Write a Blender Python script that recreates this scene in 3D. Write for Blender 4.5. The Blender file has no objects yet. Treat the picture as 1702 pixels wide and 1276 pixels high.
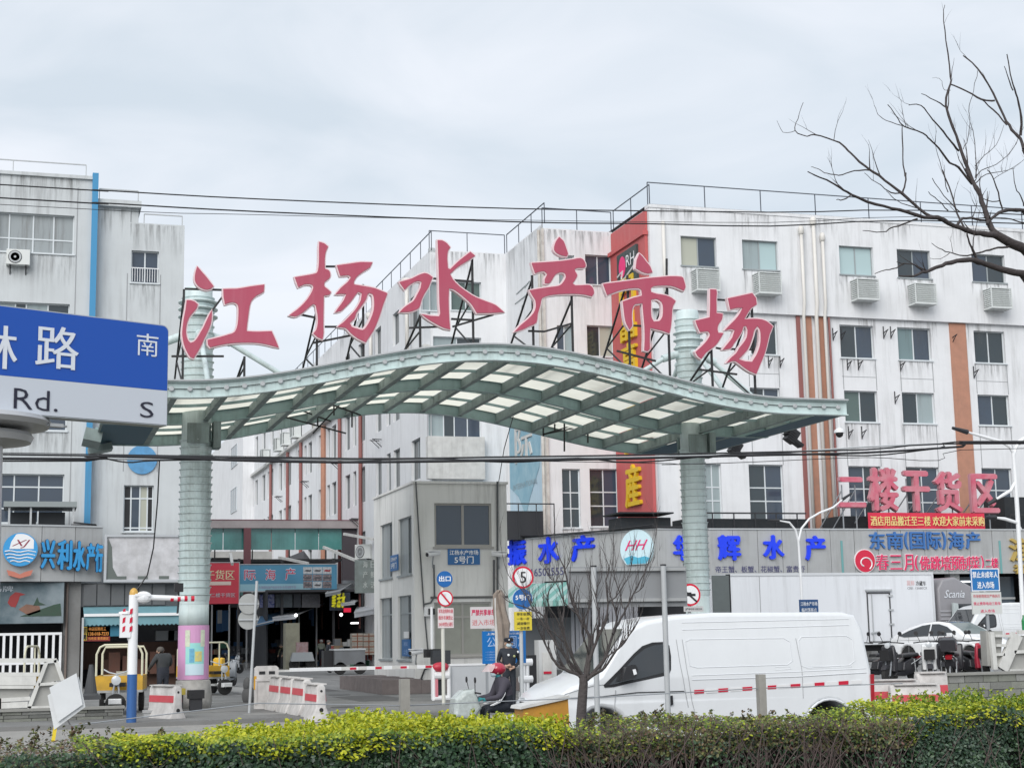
import bpy, math, random
import numpy as np
from math import sin, cos, tan, atan, atan2, pi, radians, sqrt
from mathutils import Vector, Matrix
from mathutils.geometry import tessellate_polygon
random.seed(7)
C = bpy.context.scene.collection
S = bpy.context.scene
# ---------------------------------------------------------------- camera
# World: X runs along the market frontage, Y into the market, Z up.
FPX, CX, CY = 2600.0, 851.0, 638.0          # focal length and centre in pixels of the 1702 px wide photograph
EYE, PITCH, ROLL, YAW = 1.9, atan(417/2600), .0185, atan(.31)
_fh = Vector((sin(YAW), cos(YAW), 0)); _rh = Vector((cos(YAW), -sin(YAW), 0)); _up = Vector((0, 0, 1))
_F = _fh*cos(PITCH)+_up*sin(PITCH); _U0 = _up*cos(PITCH)-_fh*sin(PITCH)
_R = _rh*cos(ROLL)-_U0*sin(ROLL); _U = _U0*cos(ROLL)+_rh*sin(ROLL)
CAM = Vector((0, 0, EYE))
cd = bpy.data.cameras.new('camera'); cam = bpy.data.objects.new('camera', cd); C.objects.link(cam)
cd.sensor_width = 36; cd.sensor_fit = 'HORIZONTAL'; cd.lens = FPX/1702*36; cd.clip_end = 3000; cd.clip_start = .1
m = Matrix.Identity(4)
for i in range(3):
    m[i][0] = _R[i]; m[i][1] = _U[i]; m[i][2] = -_F[i]; m[i][3] = CAM[i]
cam.matrix_world = m
S.camera = cam
# ---------------------------------------------------------------- sky, sun, exposure
SUN_EL, SUN_AZ = radians(34), radians(215)     # high veiled sun behind the camera's left shoulder
W = bpy.data.worlds.new('World'); S.world = W; W.use_nodes = True
nt = W.node_tree; nt.nodes.clear()
def N(t, typ, **k):
    n = t.nodes.new(typ)
    for a, b in k.items(): setattr(n, a, b)
    return n
wo = N(nt, 'ShaderNodeOutputWorld'); bg = N(nt, 'ShaderNodeBackground')
sky = N(nt, 'ShaderNodeTexSky', sky_type='NISHITA', sun_disc=False, sun_elevation=SUN_EL, sun_rotation=SUN_AZ)
tc = N(nt, 'ShaderNodeTexCoord'); mp = N(nt, 'ShaderNodeMapping'); mp.inputs['Scale'].default_value = (1.0, 1.0, 2.6)
nt.links.new(tc.outputs['Generated'], mp.inputs['Vector'])
no = N(nt, 'ShaderNodeTexNoise'); no.inputs['Scale'].default_value = 4.2; no.inputs['Detail'].default_value = 6; no.inputs['Roughness'].default_value = .48; no.inputs['Distortion'].default_value = .7
nt.links.new(mp.outputs[0], no.inputs['Vector'])
cr = N(nt, 'ShaderNodeValToRGB'); cr.color_ramp.elements[0].position = .34; cr.color_ramp.elements[1].position = .68
cr.color_ramp.elements[0].color = (4.8, 5.35, 5.9, 1); cr.color_ramp.elements[1].color = (6.3, 6.55, 7.0, 1)
nt.links.new(no.outputs[0], cr.inputs[0])
mx = N(nt, 'ShaderNodeMix', data_type='RGBA'); mx.inputs[0].default_value = .93
nt.links.new(sky.outputs[0], mx.inputs[6]); nt.links.new(cr.outputs[0], mx.inputs[7])
nt.links.new(mx.outputs[2], bg.inputs[0]); bg.inputs[1].default_value = .1
nt.links.new(bg.outputs[0], wo.inputs[0])
sl = bpy.data.lights.new('sun', 'SUN'); sl.energy = 1.75; sl.angle = radians(48); sl.color = (1, .97, .94)
so = bpy.data.objects.new('sun', sl); C.objects.link(so)
_sd = Vector((sin(SUN_AZ)*cos(SUN_EL), cos(SUN_AZ)*cos(SUN_EL), sin(SUN_EL)))
so.rotation_euler = _sd.to_track_quat('Z', 'Y').to_euler(); so.location = (0, -20, 60)
S.view_settings.view_transform = 'Standard'; S.view_settings.look = 'None'
S.view_settings.exposure = 0.55; S.view_settings.gamma = 1; S.view_settings.use_curve_mapping = False
# ---------------------------------------------------------------- pixel <-> place helpers
def ray(px, py): return (_R*(px-CX)-_U*(py-CY))/FPX+_F
def PY(px, py, Y): d = ray(px, py); return CAM+d*(Y/d.y)
def PXp(px, py, X): d = ray(px, py); return CAM+d*(X/d.x)
def PZ(px, py, Z): d = ray(px, py); return CAM+d*((Z-EYE)/d.z)
class Fr:
    """an upright plane: origin o, u = the viewer's right along it, inward depth d, height z"""
    def __init__(s, o, ang=0.0):
        s.o = Vector((o[0], o[1], 0)); s.u = Vector((cos(ang), sin(ang), 0)); s.i = Vector((-sin(ang), cos(ang), 0)); s.ang = ang
    def P(s, u, d, z): return s.o+s.u*u+s.i*d+Vector((0, 0, z))
    def px(s, px, py, d=0):
        r = ray(px, py); t = ((s.o+s.i*d-CAM).dot(s.i))/r.dot(s.i); p = CAM+r*t
        return (p-s.o).dot(s.u), p.z
    def rect(s, x0, y0, x1, y1, d=0):
        a = s.px(x0, y0, d); b = s.px(x1, y1, d); c = s.px(x0, y1, d); e = s.px(x1, y0, d)
        return (a[0]+c[0])/2, (b[0]+e[0])/2, (c[1]+b[1])/2, (a[1]+e[1])/2
def FY(Y): return Fr((0, Y), 0)
def FX(X): return Fr((X, 0), -pi/2)       # plane facing -X; u = -Y
# ---------------------------------------------------------------- materials
MATS = {}
def M(name, col, rough=.6, metal=0, noise=0, ns=3, streak=0, bump=0, bs=30, spec=.5, dirt=(.12, .11, .10), emit=0, trans=0, island=None, fine=0):
    if name in MATS: return MATS[name]
    m = bpy.data.materials.new(name); m.use_nodes = True; t = m.node_tree
    b = t.nodes['Principled BSDF']; b.inputs['Roughness'].default_value = rough; b.inputs['Metallic'].default_value = metal
    b.inputs['Specular IOR Level'].default_value = spec
    b.inputs['Base Color'].default_value = (*col, 1); m.diffuse_color = (*col, 1)
    cur = None
    def mixc(fac, a, bb):
        x = N(t, 'ShaderNodeMix', data_type='RGBA')
        t.links.new(fac, x.inputs[0])
        if a is None: x.inputs[6].default_value = (*col, 1)
        else: t.links.new(a, x.inputs[6])
        if isinstance(bb, tuple): x.inputs[7].default_value = (*bb, 1)
        else: t.links.new(bb, x.inputs[7])
        return x.outputs[2]
    geo = N(t, 'ShaderNodeNewGeometry')
    def rng(src, a, bb, lo, hi):
        r = N(t, 'ShaderNodeMapRange'); r.inputs[1].default_value = a; r.inputs[2].default_value = bb
        r.inputs[3].default_value = lo; r.inputs[4].default_value = hi; t.links.new(src, r.inputs[0]); return r.outputs[0]
    if island:
        cr_ = N(t, 'ShaderNodeValToRGB'); el = cr_.color_ramp.elements
        while len(el) < len(island): el.new(.5)
        for k, c_ in enumerate(island): el[k].position = k/(len(island)-1); el[k].color = (*c_, 1)
        t.links.new(geo.outputs['Random Per Island'], cr_.inputs[0]); cur = cr_.outputs[0]
    if noise:
        n = N(t, 'ShaderNodeTexNoise'); n.inputs['Scale'].default_value = ns; n.inputs['Detail'].default_value = 6; n.inputs['Roughness'].default_value = .6
        t.links.new(geo.outputs['Position'], n.inputs['Vector'])
        cur = mixc(rng(n.outputs[0], .35, .75, 0, noise), cur, tuple(c*.35+d*.3 for c, d in zip(col, dirt)))
    if streak:
        v = N(t, 'ShaderNodeMapping'); v.inputs['Scale'].default_value = (2.2, 2.2, .16); t.links.new(geo.outputs['Position'], v.inputs[0])
        n = N(t, 'ShaderNodeTexNoise'); n.inputs['Scale'].default_value = 1.6; n.inputs['Detail'].default_value = 7; n.inputs['Roughness'].default_value = .7
        t.links.new(v.outputs[0], n.inputs['Vector'])
        n2 = N(t, 'ShaderNodeTexNoise'); n2.inputs['Scale'].default_value = .35; n2.inputs['Detail'].default_value = 4; t.links.new(geo.outputs['Position'], n2.inputs['Vector'])
        mu = N(t, 'ShaderNodeMath', operation='MULTIPLY'); t.links.new(rng(n.outputs[0], .47, .70, 0, 1), mu.inputs[0]); t.links.new(rng(n2.outputs[0], .38, .62, .12, 1), mu.inputs[1])
        mu2 = N(t, 'ShaderNodeMath', operation='MULTIPLY'); t.links.new(mu.outputs[0], mu2.inputs[0]); mu2.inputs[1].default_value = streak
        cur = mixc(mu2.outputs[0], cur, dirt)
    if fine:
        n = N(t, 'ShaderNodeTexNoise'); n.inputs['Scale'].default_value = 90; n.inputs['Detail'].default_value = 3
        t.links.new(geo.outputs['Position'], n.inputs['Vector'])
        cur = mixc(rng(n.outputs[0], .4, .7, 0, fine), cur, tuple(min(1, c*1.9+.05) for c in col))
    if cur is not None: t.links.new(cur, b.inputs['Base Color'])
    if bump:
        n = N(t, 'ShaderNodeTexNoise'); n.inputs['Scale'].default_value = bs; n.inputs['Detail'].default_value = 4; t.links.new(geo.outputs['Position'], n.inputs['Vector'])
        bp = N(t, 'ShaderNodeBump'); bp.inputs['Strength'].default_value = bump; bp.inputs['Distance'].default_value = .02
        t.links.new(n.outputs[0], bp.inputs['Height']); t.links.new(bp.outputs[0], b.inputs['Normal'])
    if emit:
        b.inputs['Emission Color'].default_value = (*col, 1); b.inputs['Emission Strength'].default_value = emit
    if trans:
        tr = N(t, 'ShaderNodeBsdfTranslucent'); mxs = N(t, 'ShaderNodeMixShader'); mxs.inputs[0].default_value = trans
        if cur is not None: t.links.new(cur, tr.inputs[0])
        else: tr.inputs[0].default_value = (*col, 1)
        t.links.new(b.outputs[0], mxs.inputs[1]); t.links.new(tr.outputs[0], mxs.inputs[2]); t.links.new(mxs.outputs[0], t.nodes['Material Output'].inputs[0])
    MATS[name] = m
    return m
def STAIN():
    if 'rain_stain' in MATS: return MATS['rain_stain']
    m = M('rain_stain', (.10, .10, .095), .9); t = m.node_tree; b = t.nodes['Principled BSDF']; tcn = N(t, 'ShaderNodeTexCoord'); sx = N(t, 'ShaderNodeSeparateXYZ'); t.links.new(tcn.outputs['Generated'], sx.inputs[0])
    geo = N(t, 'ShaderNodeNewGeometry'); v = N(t, 'ShaderNodeMapping'); v.inputs['Scale'].default_value = (7, 7, .55); t.links.new(geo.outputs['Position'], v.inputs[0])
    n = N(t, 'ShaderNodeTexNoise'); n.inputs['Scale'].default_value = 1; n.inputs['Detail'].default_value = 7; n.inputs['Roughness'].default_value = .65; t.links.new(v.outputs[0], n.inputs['Vector'])
    r = N(t, 'ShaderNodeMapRange'); r.inputs[1].default_value = .46; r.inputs[2].default_value = .72; t.links.new(n.outputs[0], r.inputs[0])
    p = N(t, 'ShaderNodeMath', operation='POWER'); t.links.new(sx.outputs[2], p.inputs[0]); p.inputs[1].default_value = 1.4
    mu = N(t, 'ShaderNodeMath', operation='MULTIPLY'); t.links.new(r.outputs[0], mu.inputs[0]); t.links.new(p.outputs[0], mu.inputs[1]); m2 = N(t, 'ShaderNodeMath', operation='MULTIPLY'); t.links.new(mu.outputs[0], m2.inputs[0]); m2.inputs[1].default_value = .6
    tr = N(t, 'ShaderNodeBsdfTransparent'); x = N(t, 'ShaderNodeMixShader'); t.links.new(m2.outputs[0], x.inputs[0]); t.links.new(tr.outputs[0], x.inputs[1]); t.links.new(b.outputs[0], x.inputs[2]); t.links.new(x.outputs[0], t.nodes['Material Output'].inputs[0]); return m
def GL(name, col, rough=.08, alpha=.35):
    """see-through glass: part coloured, part transparent"""
    if name in MATS: return MATS[name]
    m = M(name, col, rough); t = m.node_tree; b = t.nodes['Principled BSDF']
    tr = N(t, 'ShaderNodeBsdfTransparent'); tr.inputs[0].default_value = (*[.6+.4*c for c in col], 1)
    x = N(t, 'ShaderNodeMixShader'); x.inputs[0].default_value = 1-alpha
    t.links.new(b.outputs[0], x.inputs[1]); t.links.new(tr.outputs[0], x.inputs[2]); t.links.new(x.outputs[0], t.nodes['Material Output'].inputs[0])
    return m
# ---------------------------------------------------------------- text outlines (Blender's built-in font)
_TX = {}
def text_geo(s, bold=0.0, solid=True, italic=0):
    k = (s, bold, solid, italic)
    if k in _TX: return _TX[k]
    cu = bpy.data.curves.new('t', 'FONT'); cu.body = s; cu.size = 1; cu.resolution_u = 3 if len(s) < 3 else 2; cu.offset = bold; cu.shear = italic
    if solid: cu.extrude = .5
    o = bpy.data.objects.new('t', cu); C.objects.link(o)
    dg = bpy.context.evaluated_depsgraph_get(); me = bpy.data.meshes.new_from_object(o.evaluated_get(dg))
    v = np.zeros(len(me.vertices)*3); me.vertices.foreach_get('co', v); v = v.reshape(-1, 3)
    f = [tuple(p.vertices) for p in me.polygons]
    mn, mxx = v.min(0), v.max(0)
    v[:, 0] = (v[:, 0]-mn[0])/(mxx[0]-mn[0]+1e-9); v[:, 1] = (v[:, 1]-mn[1])/(mxx[1]-mn[1]+1e-9)
    if solid: v[:, 2] = v[:, 2]+.5
    bpy.data.objects.remove(o); bpy.data.curves.remove(cu); bpy.data.meshes.remove(me)
    _TX[k] = (v, f); return _TX[k]
# ---------------------------------------------------------------- mesh builder
class MB:
    def __init__(s): s.v = []; s.f = []; s.mi = []; s.m = 0
    def add(s, vs, fs):
        b = len(s.v); s.v.extend([tuple(v) for v in vs]); s.f.extend([tuple(i+b for i in f) for f in fs]); s.mi.extend([s.m]*len(fs)); return s
    def quad(s, a, b, c, d): return s.add([a, b, c, d], [(0, 1, 2, 3)])
    BF = [(0, 3, 2, 1), (4, 5, 6, 7), (0, 1, 5, 4), (1, 2, 6, 5), (2, 3, 7, 6), (3, 0, 4, 7)]
    def box(s, x0, x1, y0, y1, z0, z1):
        return s.add([(x0, y0, z0), (x1, y0, z0), (x1, y1, z0), (x0, y1, z0), (x0, y0, z1), (x1, y0, z1), (x1, y1, z1), (x0, y1, z1)], MB.BF)
    def fbox(s, fr, u0, u1, d0, d1, z0, z1):
        return s.add([fr.P(u, d, z) for z in (z0, z1) for u, d in ((u0, d0), (u1, d0), (u1, d1), (u0, d1))], MB.BF)
    def obox(s, c, size, rot=None):
        c = Vector(c); h = [x/2 for x in size]; R = rot if rot else Matrix.Identity(3)
        return s.add([c+R@Vector((a*h[0], b*h[1], g*h[2])) for g in (-1, 1) for a, b in ((-1, -1), (1, -1), (1, 1), (-1, 1))], MB.BF)
    def bar(s, a, b, w, h=None):
        """square bar from a to b"""
        a = Vector(a); b = Vector(b); h = h or w; d = b-a
        if d.length < 1e-6: return s
        q = d.to_track_quat('X', 'Z').to_matrix()
        return s.obox((a+b)/2, (d.length, w, h), q)
    def tube(s, pts, r, n=6, cap=True):
        pts = [Vector(p) for p in pts]; rs = r if isinstance(r, (list, tuple)) else [r]*len(pts)
        ref = None; base = len(s.v); K = len(pts)
        for i, p in enumerate(pts):
            d = (pts[min(i+1, K-1)]-pts[max(i-1, 0)])
            if d.length < 1e-9: d = Vector((0, 0, 1))
            d.normalize()
            if ref is None:
                ref = Vector((0, 0, 1)) if abs(d.z) < .9 else Vector((1, 0, 0))
            a = d.cross(ref); 
            if a.length < 1e-6: a = d.orthogonal()
            a.normalize(); b = a.cross(d); ref = b
            for k in range(n):
                t = 2*pi*k/n; s.v.append(tuple(p+(a*cos(t)+b*sin(t))*rs[i]))
        fs = []
        for i in range(K-1):
            for k in range(n):
                k2 = (k+1) % n; fs.append((base+i*n+k, base+i*n+k2, base+(i+1)*n+k2, base+(i+1)*n+k))
        if cap: fs.append(tuple(base+k for k in range(n))[::-1]); fs.append(tuple(base+(K-1)*n+k for k in range(n)))
        s.f.extend(fs); s.mi.extend([s.m]*len(fs)); return s
    def lathe(s, prof, c, n=24, axis='z'):
        c = Vector(c); base = len(s.v)
        for r, h in prof:
            for k in range(n):
                t = 2*pi*k/n
                q = {'z': Vector((r*cos(t), r*sin(t), h)), 'y': Vector((r*cos(t), h, r*sin(t))), 'x': Vector((h, r*cos(t), r*sin(t)))}[axis]
                s.v.append(tuple(c+q))
        fs = []
        for i in range(len(prof)-1):
            for k in range(n):
                k2 = (k+1) % n; fs.append((base+i*n+k, base+i*n+k2, base+(i+1)*n+k2, base+(i+1)*n+k))
        fs.append(tuple(base+k for k in range(n))[::-1]); fs.append(tuple(base+(len(prof)-1)*n+k for k in range(n)))
        s.f.extend(fs); s.mi.extend([s.m]*len(fs)); return s
    def cyl(s, a, b, r, n=16, r2=None): return s.tube([a, b], [r, r2 if r2 is not None else r], n)
    def ball(s, c, r, n=12, k=8):
        rr = r if isinstance(r, (list, tuple)) else (r, r, r); vs = []; fs = []
        for i in range(k+1):
            th = pi*i/k
            for j in range(n):
                ph = 2*pi*j/n; vs.append((c[0]+rr[0]*sin(th)*cos(ph), c[1]+rr[1]*sin(th)*sin(ph), c[2]+rr[2]*cos(th)))
        for i in range(k):
            for j in range(n): fs.append((i*n+j, (i+1)*n+j, (i+1)*n+(j+1) % n, i*n+(j+1) % n))
        return s.add(vs, fs)
    def poly(s, pts, fn, d0, d1, holes=()):
        """plate: 2D outline (+holes) mapped by fn(u, z, d), from depth d0 (front) to d1"""
        loops = [list(pts)]+[list(h) for h in holes]; flat = [p for l in loops for p in l]
        tri = tessellate_polygon([[Vector((p[0], p[1], 0)) for p in l] for l in loops]); n = len(flat)
        vs = [fn(p[0], p[1], d0) for p in flat]+[fn(p[0], p[1], d1) for p in flat]
        fs = []
        for t in tri:
            a, b, c = [flat[i] for i in t]
            ccw = (b[0]-a[0])*(c[1]-a[1])-(b[1]-a[1])*(c[0]-a[0]) > 0
            t = tuple(t) if ccw else tuple(t)[::-1]
            fs.append(t); fs.append(tuple(i+n for i in t[::-1]))
        k = 0
        for l in loops:
            m_ = len(l); ar = sum(l[i][0]*l[(i+1) % m_][1]-l[(i+1) % m_][0]*l[i][1] for i in range(m_))
            for i in range(m_):
                a, b = k+i, k+(i+1) % m_
                q = (a, a+n, b+n, b) if (ar > 0) == (k == 0) else (b, b+n, a+n, a)
                fs.append(q)
            k += m_
        return s.add(vs, fs)
    def fpoly(s, fr, pts, d0, d1, holes=()): return s.poly(pts, lambda u, z, d: fr.P(u, d, z), d0, d1, holes)
    def text(s, fr, txt, u0, u1, z0, z1, d0, d1=None, bold=0.0, italic=0):
        """text filling a rectangle of the plane fr; front face at depth d0, back at d1 (flat print when None)"""
        v, f = text_geo(txt, 0.0 if bold > 0 else bold, d1 is not None, italic); b = bold*(z1-z0)*.9
        sh = [(0, 0)] if b <= 0 else [(-b, 0), (b, 0), (0, b*.7), (0, -b*.7)] if bold > .022 else [(-b, 0), (b, 0)]
        u0 += b; u1 -= b
        for k, (du, dz) in enumerate(sh):
            e = -.0012*k
            s.add([fr.P(u0+du+(u1-u0)*p[0], d0+e if d1 is None else d1+e*.3+(d0+e-d1)*p[2], z0+dz+(z1-z0)*p[1]) for p in v], f)
        return s
    def rloft(s, prof, y0, y1, rnd=.06, warp=None, k=3):
        """closed outline (x,z) swept over y with rounded edges"""
        n = len(prof); ar = sum(prof[i][0]*prof[(i+1) % n][1]-prof[(i+1) % n][0]*prof[i][1] for i in range(n)); sg = 1 if ar > 0 else -1
        def inset(a):
            out = []
            for i in range(n):
                p0, p1, p2 = prof[i-1], prof[i], prof[(i+1) % n]
                e1 = (p1[0]-p0[0], p1[1]-p0[1]); e2 = (p2[0]-p1[0], p2[1]-p1[1])
                l1 = math.hypot(*e1) or 1; l2 = math.hypot(*e2) or 1
                nx = -(e1[1]/l1+e2[1]/l2); nz = (e1[0]/l1+e2[0]/l2); l = math.hypot(nx, nz) or 1
                out.append((p1[0]+sg*nx/l*a, p1[1]+sg*nz/l*a))
            return out
        lev = [(y0+rnd*(1-cos(t)), rnd*(1-sin(t))) for t in [pi/2*i/k for i in range(k+1)]]
        lev += [(y1-(y-y0), a) for y, a in lev[::-1]]
        rows = []
        for y, a in lev:
            row = []
            for x, z in inset(a):
                p = (x, y, z); row.append(warp(p) if warp else p)
            rows.append(row)
        vs = [p for r in rows for p in r]; fs = []
        for i in range(len(rows)-1):
            for j in range(n):
                j2 = (j+1) % n; q = (i*n+j, i*n+j2, (i+1)*n+j2, (i+1)*n+j); fs.append(q if sg < 0 else q[::-1])
        tri = tessellate_polygon([[Vector((p[0], p[2], 0)) for p in rows[0]]])
        L = (len(rows)-1)*n
        for t in tri: fs.append(tuple(t)); fs.append(tuple(i+L for i in t[::-1]))
        return s.add(vs, fs)
    def build(s, name, mats, parent=None, smooth=False, label=None, kind=None):
        me = bpy.data.meshes.new(name)
        off = Vector((0, 0, 0)); q = parent
        while q is not None: off += q.location; q = q.parent
        v = np.array(s.v, dtype=float).reshape(-1, 3)-np.array(off)
        me.from_pydata(v.tolist(), [], s.f)
        if not isinstance(mats, (list, tuple)): mats = [mats]
        for m_ in mats: me.materials.append(m_)
        if len(mats) > 1: me.polygons.foreach_set('material_index', s.mi)
        if smooth:
            me.polygons.foreach_set('use_smooth', [True]*len(me.polygons))
            if smooth != 'full': me.set_sharp_from_angle(angle=radians(smooth if smooth is not True else 38))
        me.update()
        o = bpy.data.objects.new(name, me); C.objects.link(o)
        if parent is not None: o.parent = parent
        if label: o['label'] = label
        if kind: o['kind'] = kind
        return o
def T(name, label, cat, loc=(0, 0, 0), group=None, kind=None):
    o = bpy.data.objects.new(name, None); C.objects.link(o); o.location = loc; o['label'] = label; o['category'] = cat
    o.empty_display_size = .2
    if group: o['group'] = group
    return o
def tag(o, label, cat, group=None):
    o['label'] = label; o['category'] = cat
    if group: o['group'] = group
    return o
def dup(root, loc, rz=0, label=None, sc=None):
    r = root.copy(); C.objects.link(r); r.location = loc; r.rotation_euler = (0, 0, rz)
    if label: r['label'] = label
    if sc: r.scale = sc
    def rec(a, b):
        for ch in a.children:
            c = ch.copy(); C.objects.link(c); c.parent = b; rec(ch, c)
    rec(root, r); return r
def copy_piece(o, loc, sc=None, rz=0):
    c = o.copy(); C.objects.link(c); c.location = loc
    if sc: c.scale = sc
    if rz: c.rotation_euler = (0, 0, rz)
    return c
def setpiv(o):
    """move a single mesh's origin to its base centre"""
    me = o.data; n = len(me.vertices); v = np.zeros(n*3); me.vertices.foreach_get('co', v); v = v.reshape(-1, 3)
    mn, mx_ = v.min(0), v.max(0); p = np.array([(mn[0]+mx_[0])/2, (mn[1]+mx_[1])/2, mn[2]]); v -= p
    me.vertices.foreach_set('co', v.ravel()); o.location = tuple(p); me.update(); return o
# ================================================================ materials used widely
wall = M('painted_wall', (.74, .75, .765), .75, noise=.14, ns=.9, streak=.4, bump=.15, bs=6, dirt=(.25, .25, .24))
wallL = M('painted_wall_left', (.56, .59, .60), .75, noise=.2, ns=.6, streak=.45, bump=.15, bs=6, dirt=(.22, .22, .22))
wall_d = M('wall_joint_dark', (.3, .31, .32), .8)
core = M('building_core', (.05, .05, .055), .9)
frame_w = M('window_frame_white', (.62, .66, .68), .4)
frame_g = M('window_frame_grey', (.3, .33, .34), .45)
glass = M('window_glass', (.028, .042, .05), .07, spec=.8, noise=.4, ns=.9)
glass2 = M('window_glass_blue', (.05, .07, .10), .08, spec=.7, noise=.4, ns=.9)
curtain = M('curtained_glass', (.30, .36, .37), .15, spec=.6, streak=.5)
pipe_w = M('white_pipe', (.68, .66, .62), .5, streak=.3)
pipe_r = M('redbrown_pipe', (.26, .10, .09), .5)
orange = M('orange_render', (.46, .23, .155), .7, streak=.5, noise=.3)
dark = M('dark_steel', (.025, .026, .03), .5)
steel = M('grey_steel', (.33, .35, .37), .45, metal=.3)
galv = M('galvanised', (.45, .47, .48), .45, noise=.2, ns=4)
white = M('white_paint', (.78, .79, .80), .4)
dwhite = M('dirty_white', (.62, .62, .60), .6, noise=.4, ns=2.5, streak=.3)
red = M('sign_red', (.55, .035, .05), .5)
blue = M('sign_blue', (.02, .13, .42), .45)
yellow = M('sign_yellow', (.72, .55, .03), .5)
black = M('black', (.015, .015, .017), .45)
rubber = M('tyre_rubber', (.02, .02, .02), .85)
fasciam = M('fascia_panel', (.42, .43, .43), .5, metal=.15, streak=.35, noise=.15, ns=2)
# ================================================================ ground
def flat(name, x0, x1, y0, y1, z, m, cell=None):
    mb = MB(); mb.quad((x0, y0, z), (x1, y0, z), (x1, y1, z), (x0, y1, z)); o = mb.build(name, m); o['kind'] = 'structure'; return o
asph = M('asphalt', (.09, .092, .095), .85, noise=.8, ns=.5, bump=.3, bs=60, fine=.25)
conc = M('yard_concrete', (.22, .22, .215), .8, noise=.95, ns=.35, fine=.15, bump=.25, bs=25, dirt=(.06, .06, .06))
pave = M('pavement_slab', (.33, .32, .30), .8, noise=.35, ns=1.5, bump=.2)
flat('ground', -600, 900, -200, 1500, -.30, M('earth', (.14, .13, .11), .9, noise=.3))
flat('road', -200, 300, 14.4, 31.0, -.15, asph)
mb = MB(); mb.box(-200, 300, 31, 31.16, -.3, -.01); mb.build('kerb', M('kerbstone', (.36, .36, .35), .8, noise=.3))['kind'] = 'structure'
mb = MB(); mb.box(-200, 300, 31.16, 37.5, -.3, -.015)
mb.build('pavement', pave)['kind'] = 'structure'
mb = MB(); mb.box(-200, 300, 37.5, 160, -.3, .085); mb.build('market_yard', conc)['kind'] = 'structure'
mb = MB(); mb.box(20.4, 90, 34.9, 69.9, .087, .5); mb.build('parking_platform', conc)['kind'] = 'structure'
mb = MB(); mb.box(-60, 90, 12.3, 14.4, -.3, -.06); mb.build('planting_bed', M('soil', (.07, .055, .04), .95, bump=.6, bs=12))['kind'] = 'structure'
# slab joints in the yard that the photograph shows as thin dark lines
mb = MB()
for y in (41.5, 47.5): mb.box(-10, 26, y, y+.03, .085, .089)
for x in (1, 7, 13, 19): mb.box(x, x+.03, 37.5, 70, .085, .089)
mb.build('yard_joint', M('joint', (.07, .07, .07), .9))['kind'] = 'structure'
pm = M('asphalt_patch', (.10, .10, .10), .9, noise=.5, ns=1.5, fine=.2)
for k, (a, b, c, d, z) in enumerate(((5.2, 8.6, 39.2, 40.1, .089), (9.3, 10.9, 45.5, 49.8, .089), (7.2, 8.0, 50, 66, .089), (8.8, 10.6, 55, 58, .089), (-2, 26, 27.2, 27.6, -.146), (6.5, 9.0, 33.5, 34.6, -.011), (2.0, 3.4, 35.2, 36.8, -.011))):
    flat('ground_patch', a, b, c, d, z, pm if k % 2 else M('concrete_patch', (.30, .30, .29), .85, noise=.6, ns=2))
for k in range(2):
    mb = MB(); mb.lathe([(.36, .086), (.36, .092)], (8.2+k*1.6, 42.2+k*9, 0), 24); o = mb.build('manhole_cover', M('cast_iron', (.05, .05, .05), .6, bump=.8, bs=40)); o['kind'] = 'structure'
pv = None
for i in range(26):
    mb = MB(); mb.box(-9+i*1.3, -9+i*1.3+1.28, 31.18, 31.6, -.014, -.006); mb.build('kerb_slab', M('kerb_slab', (.38, .37, .35), .8, noise=.5, ns=2))['kind'] = 'structure'
# ================================================================ wall and window helpers
def wallgrid(mb, fr, u0, u1, z0, z1, holes, dep=.3, d=0.0):
    us = sorted({u0, u1, *[h[0] for h in holes], *[h[1] for h in holes]}); zs = sorted({z0, z1, *[h[2] for h in holes], *[h[3] for h in holes]})
    us = [u for u in us if u0-1e-6 <= u <= u1+1e-6]; zs = [z for z in zs if z0-1e-6 <= z <= z1+1e-6]
    for i in range(len(us)-1):
        for j in range(len(zs)-1):
            a, b, c, e = us[i], us[i+1], zs[j], zs[j+1]; mu, mz = (a+b)/2, (c+e)/2
            if any(h[0] < mu < h[1] and h[2] < mz < h[3] for h in holes): continue
            mb.quad(fr.P(a, d, c), fr.P(b, d, c), fr.P(b, d, e), fr.P(a, d, e))
    for h in holes:
        a, b, c, e = h; k = d+dep
        mb.quad(fr.P(a, d, c), fr.P(a, k, c), fr.P(b, k, c), fr.P(b, d, c))
        mb.quad(fr.P(a, d, e), fr.P(b, d, e), fr.P(b, k, e), fr.P(a, k, e))
        mb.quad(fr.P(a, d, c), fr.P(a, d, e), fr.P(a, k, e), fr.P(a, k, c))
        mb.quad(fr.P(b, d, c), fr.P(b, k, c), fr.P(b, k, e), fr.P(b, d, e))
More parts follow.
